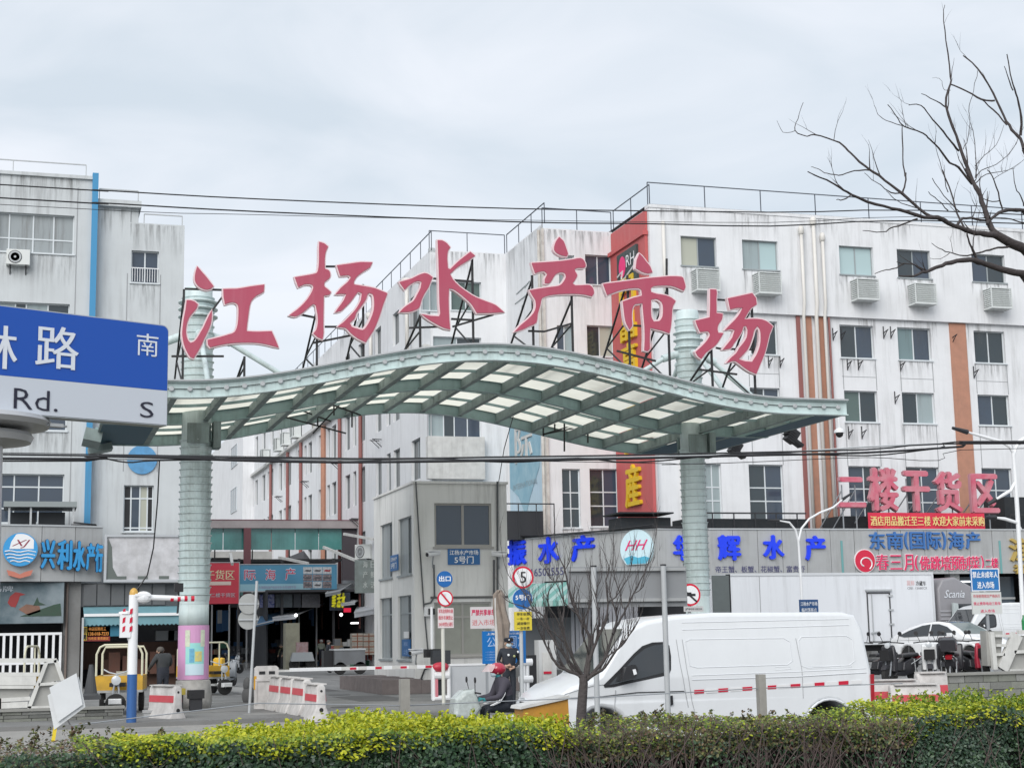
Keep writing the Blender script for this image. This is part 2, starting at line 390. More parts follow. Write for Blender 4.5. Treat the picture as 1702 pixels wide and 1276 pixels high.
def window(parent, fr, r, cols=(.5,), rows=(), fm=None, gm=None, d=.19, fw=.05, sill=True, single=False):
    u0, u1, z0, z1 = r; fm = fm or frame_w; mb = MB(); w, h = u1-u0, z1-z0
    mb.fbox(fr, u0, u0+fw, d-.03, d+.04, z0, z1); mb.fbox(fr, u1-fw, u1, d-.03, d+.04, z0, z1)
    mb.fbox(fr, u0+fw, u1-fw, d-.03, d+.04, z0, z0+fw); mb.fbox(fr, u0+fw, u1-fw, d-.03, d+.04, z1-fw, z1)
    if sill: mb.fbox(fr, u0-.06, u1+.06, -.06, .12, z0-.07, z0-.004)
    us = [u0]+[u0+w*c for c in cols]+[u1]; zs = [z0]+[z0+h*c for c in rows]+[z1]
    for u in us[1:-1]: mb.fbox(fr, u-fw*.6, u+fw*.6, d-.025, d+.035, z0+fw, z1-fw)
    for z in zs[1:-1]: mb.fbox(fr, u0+fw, u1-fw, d-.022, d+.032, z-fw*.6, z+fw*.6)
    wn = mb.build('window', fm, parent)
    for i in range(len(us)-1):
        for j in range(len(zs)-1):
            g = gm
            if g is None: g = random.choice([glass, glass, glass2, curtain]) 
            elif isinstance(g, (list, tuple)): g = g[i % len(g)]
            p = MB(); p.fbox(fr, us[i]+fw*.5, us[i+1]-fw*.5, d+.005, d+.015, zs[j]+fw*.5, zs[j+1]-fw*.5); p.build('pane', g, wn)
    return wn
def railing(parent, fr, u0, u1, z, h=1.0, step=2.2, d=.15, mt=None, rails=(1.0,)):
    mb = MB(); n = max(1, round(abs(u1-u0)/step)); r = .022
    for i in range(n+1):
        u = u0+(u1-u0)*i/n; mb.bar(fr.P(u, d, z), fr.P(u, d, z+h), .04)
    for k in rails: mb.bar(fr.P(u0, d, z+h*k), fr.P(u1, d, z+h*k), .045)
    return mb.build('roof_railing', mt or M('rail_dark', (.07, .08, .10), .5), parent)
# ================================================================ RIGHT BUILDING
V1, V2, V3 = 70.0, 74.95, 81.7
X1, X2, X3 = 28.9, 25.07, 20.71
RB = T('market_hall', 'long white four storey market hall with stepped corner behind the right half of the gate', 'building', (40, 80, 0))
LEDGE = 17.6
f1 = FY(V1); f2 = FY(V2); f3 = FY(V3)
# --- block 1: front facade
top_holes = []; row3 = []; row2 = []; row1 = []
for a in ((1129, 391, 1188, 446), (1231, 398, 1290, 452), (1392, 409, 1448, 462), (1488, 415, 1543, 467), (1612, 426, 1667, 476)):
    top_holes.append(f1.rect(*a))
zt = (19.85, 21.35)
top_holes = [(a, b, zt[0], zt[1]) for a, b, _, _ in top_holes]
for a in ((1247, 521, 1292, 572), (1396, 530, 1452, 583), (1492, 535, 1547, 585), (1619, 542, 1670, 591)):
    q = f1.rect(*a); row3.append((q[0], q[1], 15.55, 17.25))
for a in ((1247, 641, 1297, 690), (1404, 646, 1459, 698), (1500, 650, 1554, 700), (1626, 655, 1678, 705)):
    q = f1.rect(*a); row2.append((q[0], q[1], 12.25, 13.85))
for a in ((1172, 768, 1200, 865), (1246, 770, 1303, 865), (1412, 771, 1466, 868), (1508, 771, 1563, 868), (1634, 774, 1684, 868)):
    q = f1.rect(*a); row1.append((q[0], q[1], 7.0, 10.0))
extra = [(51.5, 53.3), (56, 57.8), (61, 62.8)]
for a, b in extra:
    top_holes.append((a, b, *zt)); row3.append((a, b, 15.55, 17.25)); row2.append((a, b, 12.25, 13.85)); row1.append((a, b, 7, 10))
mb = MB()
wallgrid(mb, f1, X1, 66, LEDGE, 22.7, top_holes, .5, -.22)
wallgrid(mb, f1, X1, 66, .3, LEDGE, row3+row2+row1, .3, 0)
mb.quad(f1.P(X1, -.22, LEDGE), f1.P(66, -.22, LEDGE), f1.P(66, 0, LEDGE), f1.P(X1, 0, LEDGE))
mb.fbox(f1, X1-.02, 66, -.26, .3, 22.7, 22.86)
mb.build('wall', wall, RB)
# other walls (boxes; front faces lie behind the window reveals)
mb = MB()
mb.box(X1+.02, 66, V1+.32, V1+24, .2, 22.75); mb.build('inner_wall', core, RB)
mb = MB(); mb.quad((X1, V1-.22, 22.88), (66, V1-.22, 22.88), (66, V1+24, 22.88), (X1, V1+24, 22.88)); mb.quad((X2, V2, 22.72), (X1, V2, 22.72), (X1, V1+24, 22.72), (X2, V1+24, 22.72)); mb.build('roof', galv, RB)
for k, h in enumerate(top_holes):
    gm = [[M('beige_blind', (.42, .43, .36), .3), glass2], [curtain, M('pale_blue_curtain', (.40, .52, .53), .3)], [M('pale_blue_curtain', (.40, .52, .53), .3)]*2, [glass, glass2], [glass2, glass]][k % 5]
    window(RB, Fr((0, V1-.22)), h, fm=frame_g, gm=gm)
for k, h in enumerate(row3): window(RB, f1, h, gm=[[glass], [glass, glass2], [M('pale_teal_glass', (.17, .24, .25), .1), glass2], [glass]][k % 4])
for k, h in enumerate(row2): window(RB, f1, h, gm=[[glass, glass2], [M('greenish_glass', (.10, .14, .13), .1), glass], [glass, curtain], [glass2, glass], [curtain, glass]][k % 5])
for k, h in enumerate(row1): window(RB, f1, h, cols=(.5,), rows=(.40, .62), gm=[[curtain], [glass, glass2], [glass2, glass], [glass, glass2], [glass2]][k % 5])
# vertical panel joints and pilasters
mb = MB()
for u in [h[i] for h in row2 for i in (0, 1)]:
    for a, b in ((10.0, 12.15), (13.9, 15.45)): mb.fbox(f1, u-.02, u+.02, -.006, .02, a, b)
for u0, u1 in [(h[0]-.0, h[1]) for h in row3]:
    mb.fbox(f1, u0, u1, -.006, .01, 14.55, 14.58)
mb.build('panel_joint', wall_d, RB)
# orange stripe bundles and pipes
for (pxa, pxb, mt, zz, d) in ((1323, 1329, pipe_r, (6.6, LEDGE), .10), (1339, 1349, orange, (6.6, LEDGE), .03), (1358, 1374, orange, (6.6, LEDGE), .05), (1577, 1604, orange, (6.6, LEDGE), .06)):
    a, b = f1.px(pxa, 545)[0], f1.px(pxb, 545)[0]
    mb = MB(); mb.fbox(f1, a, b, -d, -.005, zz[0], zz[1]-.02); mb.build('orange_stripe', mt, RB)
for pxa, r, mt, zt_ in ((1333, .085, pipe_w, 21.9), (1354, .10, pipe_w, 22.4), (1376, .06, pipe_r, LEDGE), (1368, .085, pipe_w, 21.6)):
    a = f1.px(pxa, 545)[0]; mb = MB(); mb.tube([f1.P(a, -.40, zt_), f1.P(a, -.40, 18.2), f1.P(a, -.24, 17.5), f1.P(a, -.24, 6.6)] if zt_ > 18 else [f1.P(a, -.15, LEDGE-.05), f1.P(a, -.15, 6.6)], r, 8)
    if zt_ > 18: mb.lathe([(r, -.15), (r*1.7, -.1), (r*1.7, .15), (r*1.2, .3)], f1.P(a, -.40, zt_), 10)
    mb.build('drain_pipe', mt, RB, smooth=True)
mb = MB(); a = f1.px(1088, 400)[0]; mb.tube([f1.P(a+.35, -.33, 22.0), f1.P(a+.35, -.33, 17.4)], .09, 8); mb.tube([f1.P(a+1, -.1, 10.5), f1.P(a+1, -.1, 6.6)], .08, 8); mb.build('drain_pipe', pipe_w, RB, smooth=True)
# --- block 1 side wall, block 2, its side wall, block 3
fs1 = FX(X1); fs2 = FX(X2)
mb = MB(); wallgrid(mb, fs1, -V2, -(V1-.22), .2, 22.7, [], 0, 0); mb.build('side_wall', wall, RB)
h2 = [f2.rect(973, 424, 1016, 473), (f2.rect(976, 541, 1020, 592)), f2.rect(935, 779, 965, 877), f2.rect(981, 779, 1028, 875)]
h2[1] = (h2[1][0], h2[1][1], h2[1][2], h2[1][3]); h2[3] = (h2[3][0], X1-.06, h2[3][2], h2[3][3]); h2[0] = (h2[0][0], X1-.1, h2[0][2], h2[0][3])
h2b = [f2.rect(926, 541, 953, 592), f2.rect(929, 424, 955, 473), (26.2, 27.9, 12.3, 14.3)]
mb = MB(); wallgrid(mb, f2, X2, X1, .2, 22.75, h2+h2b, .3); mb.build('wall', wall, RB)
window(RB, f2, h2[0], gm=[glass2], fm=frame_w); window(RB, f2, h2[1], gm=[glass, M('beige_blind', (.42, .43, .36), .3)])
window(RB, f2, h2[2], rows=(.33, .6), gm=[glass]); window(RB, f2, h2[3], rows=(.36, .6), gm=[glass, glass2])
window(RB, f2, h2b[0], gm=[glass2, curtain]); window(RB, f2, h2b[1], gm=[curtain]); window(RB, f2, h2b[2])
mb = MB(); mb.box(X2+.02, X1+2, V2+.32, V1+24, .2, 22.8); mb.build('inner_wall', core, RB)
mb = MB(); wallgrid(mb, fs2, -V3, -V2, .2, 23.0, [], 0, 0); mb.build('side_wall', wall, RB)
h3 = [f3.rect(702, 468, 735, 516), f3.rect(750, 468, 800, 516), f3.rect(712, 688, 800, 727), f3.rect(720, 560, 800, 600)]
mb = MB(); wallgrid(mb, f3, X3, X2, .2, 23.0, h3, .3)
mb.build('wall', wall, RB)
window(RB, f3, h3[0], cols=(), gm=[curtain]); window(RB, f3, h3[1], gm=[M('greenish_glass', (.10, .14, .13), .1)]); window(RB, f3, h3[2], cols=(.3, .5, .75), gm=[curtain, glass, glass2, glass2]); window(RB, f3, h3[3])
# bay under the block 3 window (projecting white box)
a = f3.rect(708, 727, 802, 797); mb = MB(); mb.fbox(f3, a[0], a[1], -.5, .0, a[2], a[3]); mb.build('bay_apron', dwhite, RB)
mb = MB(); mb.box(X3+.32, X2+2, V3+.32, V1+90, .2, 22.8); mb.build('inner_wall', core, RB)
mb = MB(); mb.box(X3-.02, X3+.3, V3-.02, V3+.3, 22.9, 23.1); mb.quad((X3, V3, 22.93), (X2, V3, 22.93), (X2, 160, 22.93), (X3, 160, 22.93)); mb.build('roof', galv, RB)
# --- long alley wall
fs3 = FX(X3); YE = 152.0; ah = []
ys = [V3+2.6+5.0*k for k in range(14)]
for k, y in enumerate(ys):
    w_ = 1.7 if k % 3 else 2.1
    if y+w_ > YE-1: break
    for z0, z1 in ((19.2, 21.2), (14.6, 17.0), (10.6, 12.9), (6.2, 8.7)): ah.append((-(y+w_), -y, z0, z1))
    if k % 2:
        for z0, z1 in ((14.6, 17.0), (10.6, 12.9)): ah.append((-(y+w_+1.9), -(y+w_+.8), z0, z1))
mb = MB(); wallgrid(mb, fs3, -YE, -V3, .2, 22.95, ah, .3); mb.build('alley_wall', wall, RB)
for h in ah: window(RB, fs3, h, gm=[glass, curtain] if random.random() < .3 else [glass], fm=frame_g, sill=False)
mb = MB(); mb.fbox(fs3, -YE, -V3-.2, -.35, 0, LEDGE-.1, LEDGE+.12); mb.build('ledge', dwhite, RB)
for k, (px_, mt) in enumerate(((453, pipe_r), (481, pipe_r), (503, pipe_r), (541, orange), (568, pipe_r), (603, pipe_r))):
    r_ = ray(px_, 760); t_ = X3/r_.x; y = r_.y*t_
    mb = MB(); mb.tube([(X3-.16, y, 17.4), (X3-.16, y, 2.5)], .13 if mt is pipe_r else .2, 8); mb.build('drain_pipe', mt, RB, smooth=True)
for y in (86, 96, 117): mb = MB(); mb.tube([(X3-.3, y, 22), (X3-.3, y, 17.7)], .12, 8); mb.lathe([(.12, -.2), (.3, 0), (.3, .3)], (X3-.3, y, 22), 8); mb.build('drain_pipe', pipe_w, RB, smooth=True)
# far stepped end of the alley wall
e = Fr((0, YE)); xe = e.px(403, 850)[0]
mb = MB(); mb.box(xe, X3+3, YE, YE+34, .2, 22.9); mb.build('far_wall', wall, RB)
for z0, z1 in ((14.6, 17), (19.2, 21.3), (9.8, 12.2)):
    window(RB, FX(xe-.05), (-(YE+9), -(YE+4), z0, z1), d=0, cols=(.33, .66), gm=[glass], sill=False)
# roof railings
railing(RB, f1, X1, 66, 22.86, 1.15, 3.1, -.1)
railing(RB, fs1, -V2, -V1+.1, 22.8, 1.1, 2.4, .1)
railing(RB, f2, X2, X1, 22.75, 1.1, 1.9, .1)
railing(RB, fs2, -V3, -V2, 23.0, 1.1, 2.2, .1)
railing(RB, f3, X3, X2, 23.0, 1.1, 2.2, .1)
railing(RB, fs3, -YE, -V3, 22.95, 1.1, 2.5, .1)
# air-conditioner bracket pairs left on the wall
brm = M('bracket_black', (.03, .03, .035), .6)
for (px_, py_) in ((1384, 555), (1398, 555), (1277, 600), (1296, 600), (1408, 604), (1426, 604), (1496, 606), (1480, 552), (1582, 560), (1468, 552), (1410, 718), (1432, 718), (1487, 660), (1618, 618)):
    u, z = f1.px(px_, py_); mb = MB()
    mb.bar(f1.P(u, -.02, z+.3), f1.P(u, -.02, z-.35), .04); mb.bar(f1.P(u, -.02, z-.05), f1.P(u, -.5, z+.05), .04); mb.bar(f1.P(u, -.02, z-.3), f1.P(u, -.42, z+.02), .03)
    mb.build('wall_bracket', brm, RB)
for k in range(9):
    y = V3+6+k*6.6; z = 14.0 if k % 2 else 9.6
    mb = MB()
    for dy in (0, .7): mb.bar((X3, y+dy, z), (X3-.6, y+dy, z+.02), .05); mb.bar((X3, y+dy, z-.45), (X3-.5, y+dy, z), .04)
    mb.build('wall_bracket', brm, RB)
def stain(parent, fr, u0, u1, z1, L, d):
    mb = MB(); mb.quad(fr.P(u0, d, z1-L), fr.P(u1, d, z1-L), fr.P(u1, d, z1), fr.P(u0, d, z1)); mb.build('rain_stain', STAIN(), parent)
rst = random.Random(9)
for h in top_holes: stain(RB, f1, h[0]-.1, h[1]+.1, h[2]-.08, 2.0, -.224)
for h in row3+row2+row1: stain(RB, f1, h[0]-.1, h[1]+.1, h[2]-.08, rst.uniform(1.0, 1.5), -.004)
for k in range(9): u = X1+.6+k*4.3+rst.uniform(-1, 1); stain(RB, f1, u, u+rst.uniform(1.2, 3.2), 22.68, rst.uniform(.8, 1.6), -.225)
for k in range(10): u = X1+.4+k*3.6+rst.uniform(-1, 1); stain(RB, f1, u, u+rst.uniform(.8, 2.6), LEDGE-.01, rst.uniform(1.0, 2.2), -.0045)
for h in h2[:2]+h2b[:2]+h2[2:]: stain(RB, f2, h[0]-.05, h[1]+.05, h[2]-.08, 1.2, -.004)
stain(RB, f2, X2+.2, X1-.2, 22.7, 1.5, -.004); stain(RB, f3, X3+.1, X2-.1, 22.95, 1.8, -.004); stain(RB, fs2, -V3+.2, -V2-.2, 22.95, 2.2, -.004)
for k in range(10): u = -YE+6+k*6.3; stain(RB, fs3, u, u+rst.uniform(2, 4), 22.9, rst.uniform(1, 2), -.004); stain(RB, fs3, u, u+rst.uniform(2, 4), LEDGE-.12, rst.uniform(1, 2.5), -.004)
# ---- louvred air-conditioner cages under the top windows
cage_m = M('cage_grey_white', (.60, .63, .62), .5, streak=.3)
def ac_cage(loc, rz, label):
    r = T('ac_cage', label, 'ac cage', (0, 0, 0), 'louvred air conditioner cages on the right building'); w, d, h = 1.25, .75, .95
    mb = MB(); mb.box(-w/2, w/2, -d, 0, -.1, 0); mb.box(-w/2, w/2, -d, 0, h, h+.05); 
    for x in (-w/2, w/2-.05): mb.box(x, x+.05, -d, -d+.05, 0, h)
    mb.box(-w/2+.08, w/2-.08, -d+.14, -.02, 0, h); mb.build('casing', cage_m, r)
    s0 = None
    for k in range(9):
        z = .06+k*.1
        if s0 is None:
            mb = MB(); mb.obox((0, -d+.03, 0), (w-.1, .05, .06), Matrix.Rotation(radians(35), 3, 'X')); mb.obox((-w/2+.02, -d/2-.02, 0), (.05, d-.1, .06), Matrix.Rotation(radians(35), 3, 'Y')); s0 = mb.build('louvre', cage_m, r); s0.location.z = z
        else: c = copy_piece(s0, (0, 0, z)); c.parent = r
    r.location = loc; r.rotation_euler.z = rz; return r
cg = [(1168, 471, 'louvred air conditioner cage under the beige-blind top window of the right building'), (1270, 476, 'louvred air conditioner cage under the second top-floor window, above the last red roof character'),
      (1432, 486, 'louvred air conditioner cage under the pale blue curtained top window right of the pipe bundle'), (1527, 493, 'louvred air conditioner cage just left of the orange stripe line on the right building'), (1652, 500, 'rightmost louvred air conditioner cage, behind the lowest bare branch')]
for px_, py_, lb in cg:
    u, z = f1.px(px_, py_+14, -.22); ac_cage((u, V1-.23, z), 0, lb)
for k, (px_, py_) in enumerate(((448, 750), (471, 735), (483, 722), (500, 706), (393, 0))):
    if py_ == 0: continue
    r_ = ray(px_, py_); t_ = X3/r_.x; y = r_.y*t_
    ac_cage((X3-.05, y, 17.95), -pi/2, ['louvred air conditioner cage furthest along the alley wall ledge', 'second furthest louvred cage on the alley wall ledge', 'third louvred cage along the alley wall ledge, counted from the far end', 'louvred cage on the alley wall ledge nearest the gate'][k])
for (px_, py_) in ():
    pass
# ---- red corner panel with yellow characters, logo board
RP = T('corner_advert', 'tall faded red panel with yellow characters on the right building corner', 'advertising panel', (X1-.1, V1+2, 6))
redp = M('faded_red_panel', (.52, .10, .10), .6, noise=.25, ns=1, streak=.15, dirt=(.6, .4, .38))
mb = MB(); mb.fbox(fs1, -V2+.12, -V1-.02, -.18, -.02, 7.0, 21.4); mb.fbox(fs1, -V2+.12, -V1-.02, -.12, -.02, 21.55, 22.6); mb.fbox(fs1, -V2+.05, -V1+.05, -.3, -.02, 21.35, 21.55); mb.build('panel', redp, RP)
fsp = FX(X1-.18)
ylw = M('yellow_letter', (.70, .47, .02), .45)
def side_char(ch, z0, z1, u0=None, u1=None, mt=None, mat_side=None):
    mb = MB(); mb.text(fsp, ch, u0, u1, z0, z1, -.16, .0, .03); return mb.build('character', mt, RP)
uu = (-V1-3.35, -V1-1.35)
for ch, z0, z1 in (('日', 18.3, 19.7), ('晶', 16.5, 17.9), ('高', 14.6, 16.3), ('尚', 12.7, 14.3), ('海', 10.75, 12.4), ('産', 8.1, 10.15)):
    side_char(ch, z0, z1, uu[0], uu[1], ylw)
lb = fsp.rect(1035, 412, 1060, 474) 
ua, ub = -V1-3.6, -V1-.9
mb = MB(); mb.fbox(fsp, ua, ub, -.12, 0, 19.35, 21.1); bd = mb.build('logo_board', M('board_dark', (.04, .06, .06), .5), RP)
mb = MB(); mb.fpoly(fsp, [(ua+.75+.45*cos(t), 20.35+.55*sin(t)) for t in [2*pi*k/20 for k in range(20)]], -.14, -.121); mb.build('pink_disc', M('hot_pink', (.8, .04, .2), .5), bd)
mb = MB(); mb.tube([fsp.P(ua+.15, -.16, 19.95), fsp.P(ua+.9, -.16, 20.1), fsp.P(ua+.7, -.16, 19.75), fsp.P(ua+.9, -.16, 19.6), fsp.P(ua+2.5, -.16, 20.05)], .05, 6)
mb.text(fsp, 'RH', ua+1.35, ua+2.5, 20.2, 20.8, -.15); mb.build('lettering', white, bd)
# ---- faded blue banner on block 2 side wall
SB = T('faded_banner', 'faded peeling pale blue banner with white characters on the hall side wall', 'banner', (X2-.1, V2+3, 8))
mb = MB(); r_ = (-V3+.3, -V2-.5, 7.2, 13.6); mb.fbox(fs2, r_[0], r_[1], -.06, -.01, r_[2], r_[3])
m_ = M('faded_blue', (.42, .55, .62), .7, noise=.9, ns=.5, dirt=(.9, 1.2, 1.5), streak=.2); mb.build('sheet', m_, SB)
fb = FX(X2-.07)
mb = MB(); mb.fpoly(fb, [(r_[0]+.1, 13.5), (r_[0]+.1, 9.8), (r_[0]+1.6, 9.2), (r_[0]+2.8, 8.1), (r_[0]+3.6, 9.0), (r_[1]-.7, 10.4), (r_[1]-.2, 13.5)], -.01, -.002); mb.build('blue_patch', M('faded_blue_deep', (.20, .38, .48), .7, noise=.7, ns=1.3, dirt=(1, 1.3, 1.4)), SB)
mb = MB(); mb.text(fb, '际', r_[0]+1.2, r_[0]+4.2, 11.0, 12.9, -.06, -.012, .02); mb.build('character', dwhite, SB)
mb = MB(); mb.text(fb, 'INTERNATIONAL', r_[0]+.7, r_[0]+4.9, 9.6, 9.9, -.02); mb.build('lettering', M('faded_ink', (.25, .32, .36), .7), SB)
mb = MB(); mb.box(X2-.12, X2+.02, V2-.1, V2+.12, 6.8, 22.7); mb.tube([(X2-.14, V2+.3, 22.7), (X2-.14, V2+.3, 6.9)], .1, 8); mb.build('corner_pipe', M('rusty_white', (.6, .58, .54), .6, noise=.6, ns=3, dirt=(.3, .15, .1)), RB)
mb = MB()
for (a, b) in (((858, 489), (877, 471)), ((856, 505), (879, 487)), ((868, 507), (866, 525)), ((869, 509), (860, 535)), ((880, 467), (872, 478))):
    p = PXp(*a, X2-.02); q = PXp(*b, X2-.02); mb.bar(p, q, .04)
mb.build('letter_residue', M('residue', (.35, .38, .38), .8), RB)
# ================================================================ LEFT BUILDING
LB = T('office_block', 'grey white four storey office block with a thin blue stripe, left of the gate', 'building', (-2, 78, 0))
XL, XB, XR = -26.0, f1.px(147, 600)[0], 6.36
def lr(*a): return f1.rect(*a)
ztl = lr(0, 355, 123, 427)
hl = [(ztl[1]-3.6, ztl[1], 18.85, 20.6), lr(0, 497, 117, 530), lr(8, 789, 106, 868), lr(219, 414, 265, 467), lr(206, 805, 256, 882)]
hl[1] = (hl[0][0], hl[0][1]-.1, 14.95, 16.6); hl[2] = (hl[0][0]+.4, hl[2][1], 7.0, 9.1)
hl += [(hl[0][0], hl[0][1]-.1, 11.0, 12.7)]
for u in (-7, -13, -19):
    for z in ((18.85, 20.6), (14.95, 16.6), (11, 12.7), (7, 9.1)): hl.append((u-1.6, u+1.9, *z))
mb = MB(); wallgrid(mb, f1, XL, XB, .2, 22.3, [h for h in hl if h[1] < XB], .3)
mb.fbox(f1, XL, XB, -.12, .3, 22.3, 22.45)
mb.build('wall', wallL, LB)
mb = MB(); wallgrid(mb, f1, XB, XR, .2, 20.55, [h for h in hl if h[1] > XB], .3, .35)
xs_ = f1.px(218, 362)[0]; wallgrid(mb, f1, XB, xs_, 20.55, 21.2, [], 0, .35)
mb.quad((XR, V1+.35, .2), (XR, V1+16, .2), (XR, V1+16, 20.55), (XR, V1+.35, 20.55)); mb.quad((xs_, V1+.35, 20.55), (xs_, V1+16, 20.55), (xs_, V1+16, 21.2), (xs_, V1+.35, 21.2))
mb.build('wall', wallL, LB)
mb = MB(); mb.box(XB+.1, xs_+.45, V1+.1, V1+6, 21.2, 21.5); mb.box(xs_+.02, xs_+.35, V1+.4, V1+5, 20.56, 21.2); mb.build('roof_slab', wallL, LB)
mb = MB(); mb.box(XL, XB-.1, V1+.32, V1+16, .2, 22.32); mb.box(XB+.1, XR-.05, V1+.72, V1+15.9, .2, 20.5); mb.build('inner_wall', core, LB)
mb = MB(); mb.fbox(f1, XB-.02, XB+.24, -.15, .5, 6.2, 22.6); mb.build('blue_stripe', M('stripe_blue', (.05, .26, .48), .5, streak=.3), LB)
frp = Fr((0, V1+.35))
window(LB, f1, hl[0], cols=(.24, .52, .76), rows=(.36,), gm=M('grey_curtain', (.30, .33, .34), .3, streak=.8)); window(LB, f1, hl[1], cols=(.35, .48, .74), gm=[curtain, glass]); window(LB, f1, hl[5], cols=(.5,))
window(LB, f1, hl[2], cols=(.33, .66), rows=(.3, .74), gm=glass2)
window(LB, frp, hl[3], gm=glass2); window(LB, frp, hl[4], cols=(.25, .55, .8), rows=(.08, .72), gm=[black, glass2, M('beige_blind', (.42, .43, .36), .3)])
for h in hl[6:]: window(LB, f1, h, cols=(.25, .5, .75))
mb = MB(); u0, u1, z0, z1 = hl[3]
for k in range(11): mb.fbox(frp, u0+.06+k*(u1-u0-.12)/10-.012, u0+.06+k*(u1-u0-.12)/10+.012, .03, .05, z0+.05, z0+.65)
mb.fbox(frp, u0, u1, .02, .06, z0+.65, z0+.69); mb.build('window_rail', white, LB)
mb = MB(); a = lr(209, 735, 259, 880)
for u in (a[0]-.12, a[1]+.05): mb.fbox(frp, u, u+.04, -.008, .01, 9.3, 18.2 if u < a[1] else 18.2)
mb.fbox(f1, hl[0][1]+.1, hl[0][1]+.14, -.008, .01, 6.8, 21.9)
mb.build('panel_joint', wall_d, LB)
c_ = frp.px(236, 764); mb = MB(); mb.lathe([(.64, -.08), (.64, -.02), (.6, 0)], frp.P(c_[0], 0, c_[1]), 28, 'y'); mb.build('blue_roundel', M('roundel_blue', (.10, .32, .58), .5, noise=.5, ns=4), LB)
railing(LB, f1, XL, XB-.3, 22.45, .55, 3.2, .1, galv); railing(LB, f1, XB+.3, xs_+.3, 21.5, .45, 2, .1, galv); railing(LB, frp, xs_+.6, XR-.1, 20.55, .45, 1.4, .1, galv)
mb = MB(); mb.tube([f1.P(hl[0][0]+.15, -.15, 21.7), f1.P(hl[0][0]+.15, -.15, 10)], .09, 8); mb.build('drain_pipe', pipe_w, LB)
for h in hl: stain(LB, f1 if h[1] < XB else frp, h[0]-.1, h[1]+.1, h[2]-.08, 1.6, -.004)
for k in range(6): stain(LB, f1, XB-3.5-k*3.4, XB-1.5-k*3.4+1, 22.28, 1.7, -.004)
stain(LB, frp, XB+.4, xs_-.1, 21.15, 1.6, -.004); stain(LB, frp, xs_, XR-.1, 20.5, 1.8, -.004)
# split air conditioners
def split_ac(loc, label, rz=0, s=1.0, group='outdoor air conditioner units'):
    r = T('air_conditioner', label, 'air conditioner', (0, 0, 0), group)
    mb = MB(); mb.rloft([(-.45, 0), (.45, 0), (.45, .62), (-.45, .62)], -.36, 0, .03); mb.build('casing', M('ac_white', (.66, .68, .66), .4), r)
    mb = MB(); mb.lathe([(.26, -.372), (.26, -.355)], (-.12, 0, .31), 24, 'y'); f_ = mb.build('fan_grille', black, r)
    mb = MB()
    for k in range(4): mb.lathe([(.05+.06*k, -.378), (.056+.06*k, -.373)], (-.12, 0, .31), 20, 'y')
    mb.lathe([(.045, -.385), (.045, -.37)], (-.12, 0, .31), 12, 'y'); mb.build('fan_hub', galv, f_)
    mb = MB()
    for x in (-.3, .3): mb.bar((x, 0, -.02), (x, -.38, -.02), .04); mb.bar((x, 0, -.3), (x, -.3, -.03), .035); mb.bar((x, 0, 0), (x, 0, -.34), .04)
    mb.build('bracket', brm, r); r.location = loc; r.rotation_euler.z = rz; r.scale = (s, s, s); return r
u, z = f1.px(30, 443); split_ac((u, V1, z), 'white air conditioner under the curtained top window, above the street sign', 0, 1.1)
# ================================================================ THE GATE
YF, YM, YBk = 39.5, 44.58, 49.6
GX0, GX1, GXC = 1.8, 22.25, 11.95
def gz(x): return 8.56+.62*cos(max(-1, min(1, (x-GXC)/8.6))*pi)
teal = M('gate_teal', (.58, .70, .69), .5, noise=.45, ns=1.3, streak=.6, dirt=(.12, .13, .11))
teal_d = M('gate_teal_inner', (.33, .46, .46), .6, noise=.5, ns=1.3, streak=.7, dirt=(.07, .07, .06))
rust = M('gate_rib_grime', (.28, .35, .34), .7, noise=.6, ns=2, streak=.7, dirt=(.05, .05, .045))
GT = T('market_gate', 'pale teal steel market gate with wavy canopy on two ribbed columns', 'gate', (12, 44.6, 0))
NX = 72; xs = [GX0+(GX1-GX0)*i/NX for i in range(NX+1)]
def wavy(name, Y, zlo, zhi, th, mt, xa=GX0, xb=GX1, flange=.0):
    mb = MB(); q = [x for x in xs if xa-1e-6 <= x <= xb+1e-6]
    def strip(y0, y1, a, b):
        base = len(mb.v)
        for x in q: 
            z = gz(x)
            for y, zz in ((y0, a), (y1, a), (y1, b), (y0, b)): mb.v.append((x, y, z+zz))
        n = len(q); fs = []
        for i in range(n-1):
            for k in range(4):
                k2 = (k+1) % 4; fs.append((base+4*i+k, base+4*i+k2, base+4*i+4+k2, base+4*i+4+k))
        fs.append(tuple(base+k for k in (3, 2, 1, 0))); fs.append(tuple(base+4*(n-1)+k for k in range(4)))
        # orient outward
        fs = [f[::-1] for f in fs]
        mb.f.extend(fs); mb.mi.extend([0]*len(fs))
    strip(Y, Y+th, zlo, zhi)
    if flange: strip(Y-flange, Y+th+flange, zlo-.03, zlo); strip(Y-flange, Y+th+flange, zhi, zhi+.03)
    return mb.build(name, mt, GT)
fas = wavy('front_fascia', YF, 0.0, .36, .05, teal, flange=.09)
wavy('gutter_edge', YF-.14, .39, .43, .3, galv)
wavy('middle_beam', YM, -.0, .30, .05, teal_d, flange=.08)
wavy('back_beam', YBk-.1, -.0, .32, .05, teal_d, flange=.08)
# bolts with their wire
b0 = None
for k in range(44):
    x = 2.4+k*.455; z = gz(x)+.2
    if b0 is None:
        mb = MB(); mb.lathe([(.05, -.045), (.07, -.02), (.068, .02)], (0, 0, 0), 10, 'y'); b0 = mb.build('bolt_cap', galv, fas, smooth=True)
        b0.location = Vector((x, YF-.02, z))
    else: copy_piece(b0, Vector((x, YF-.02, z))).parent = fas
mb = MB(); mb.tube([(2.4+k*.455, YF-.03, gz(2.4+k*.455)+.2) for k in range(44)], .01, 4); mb.build('wire', dark, fas)
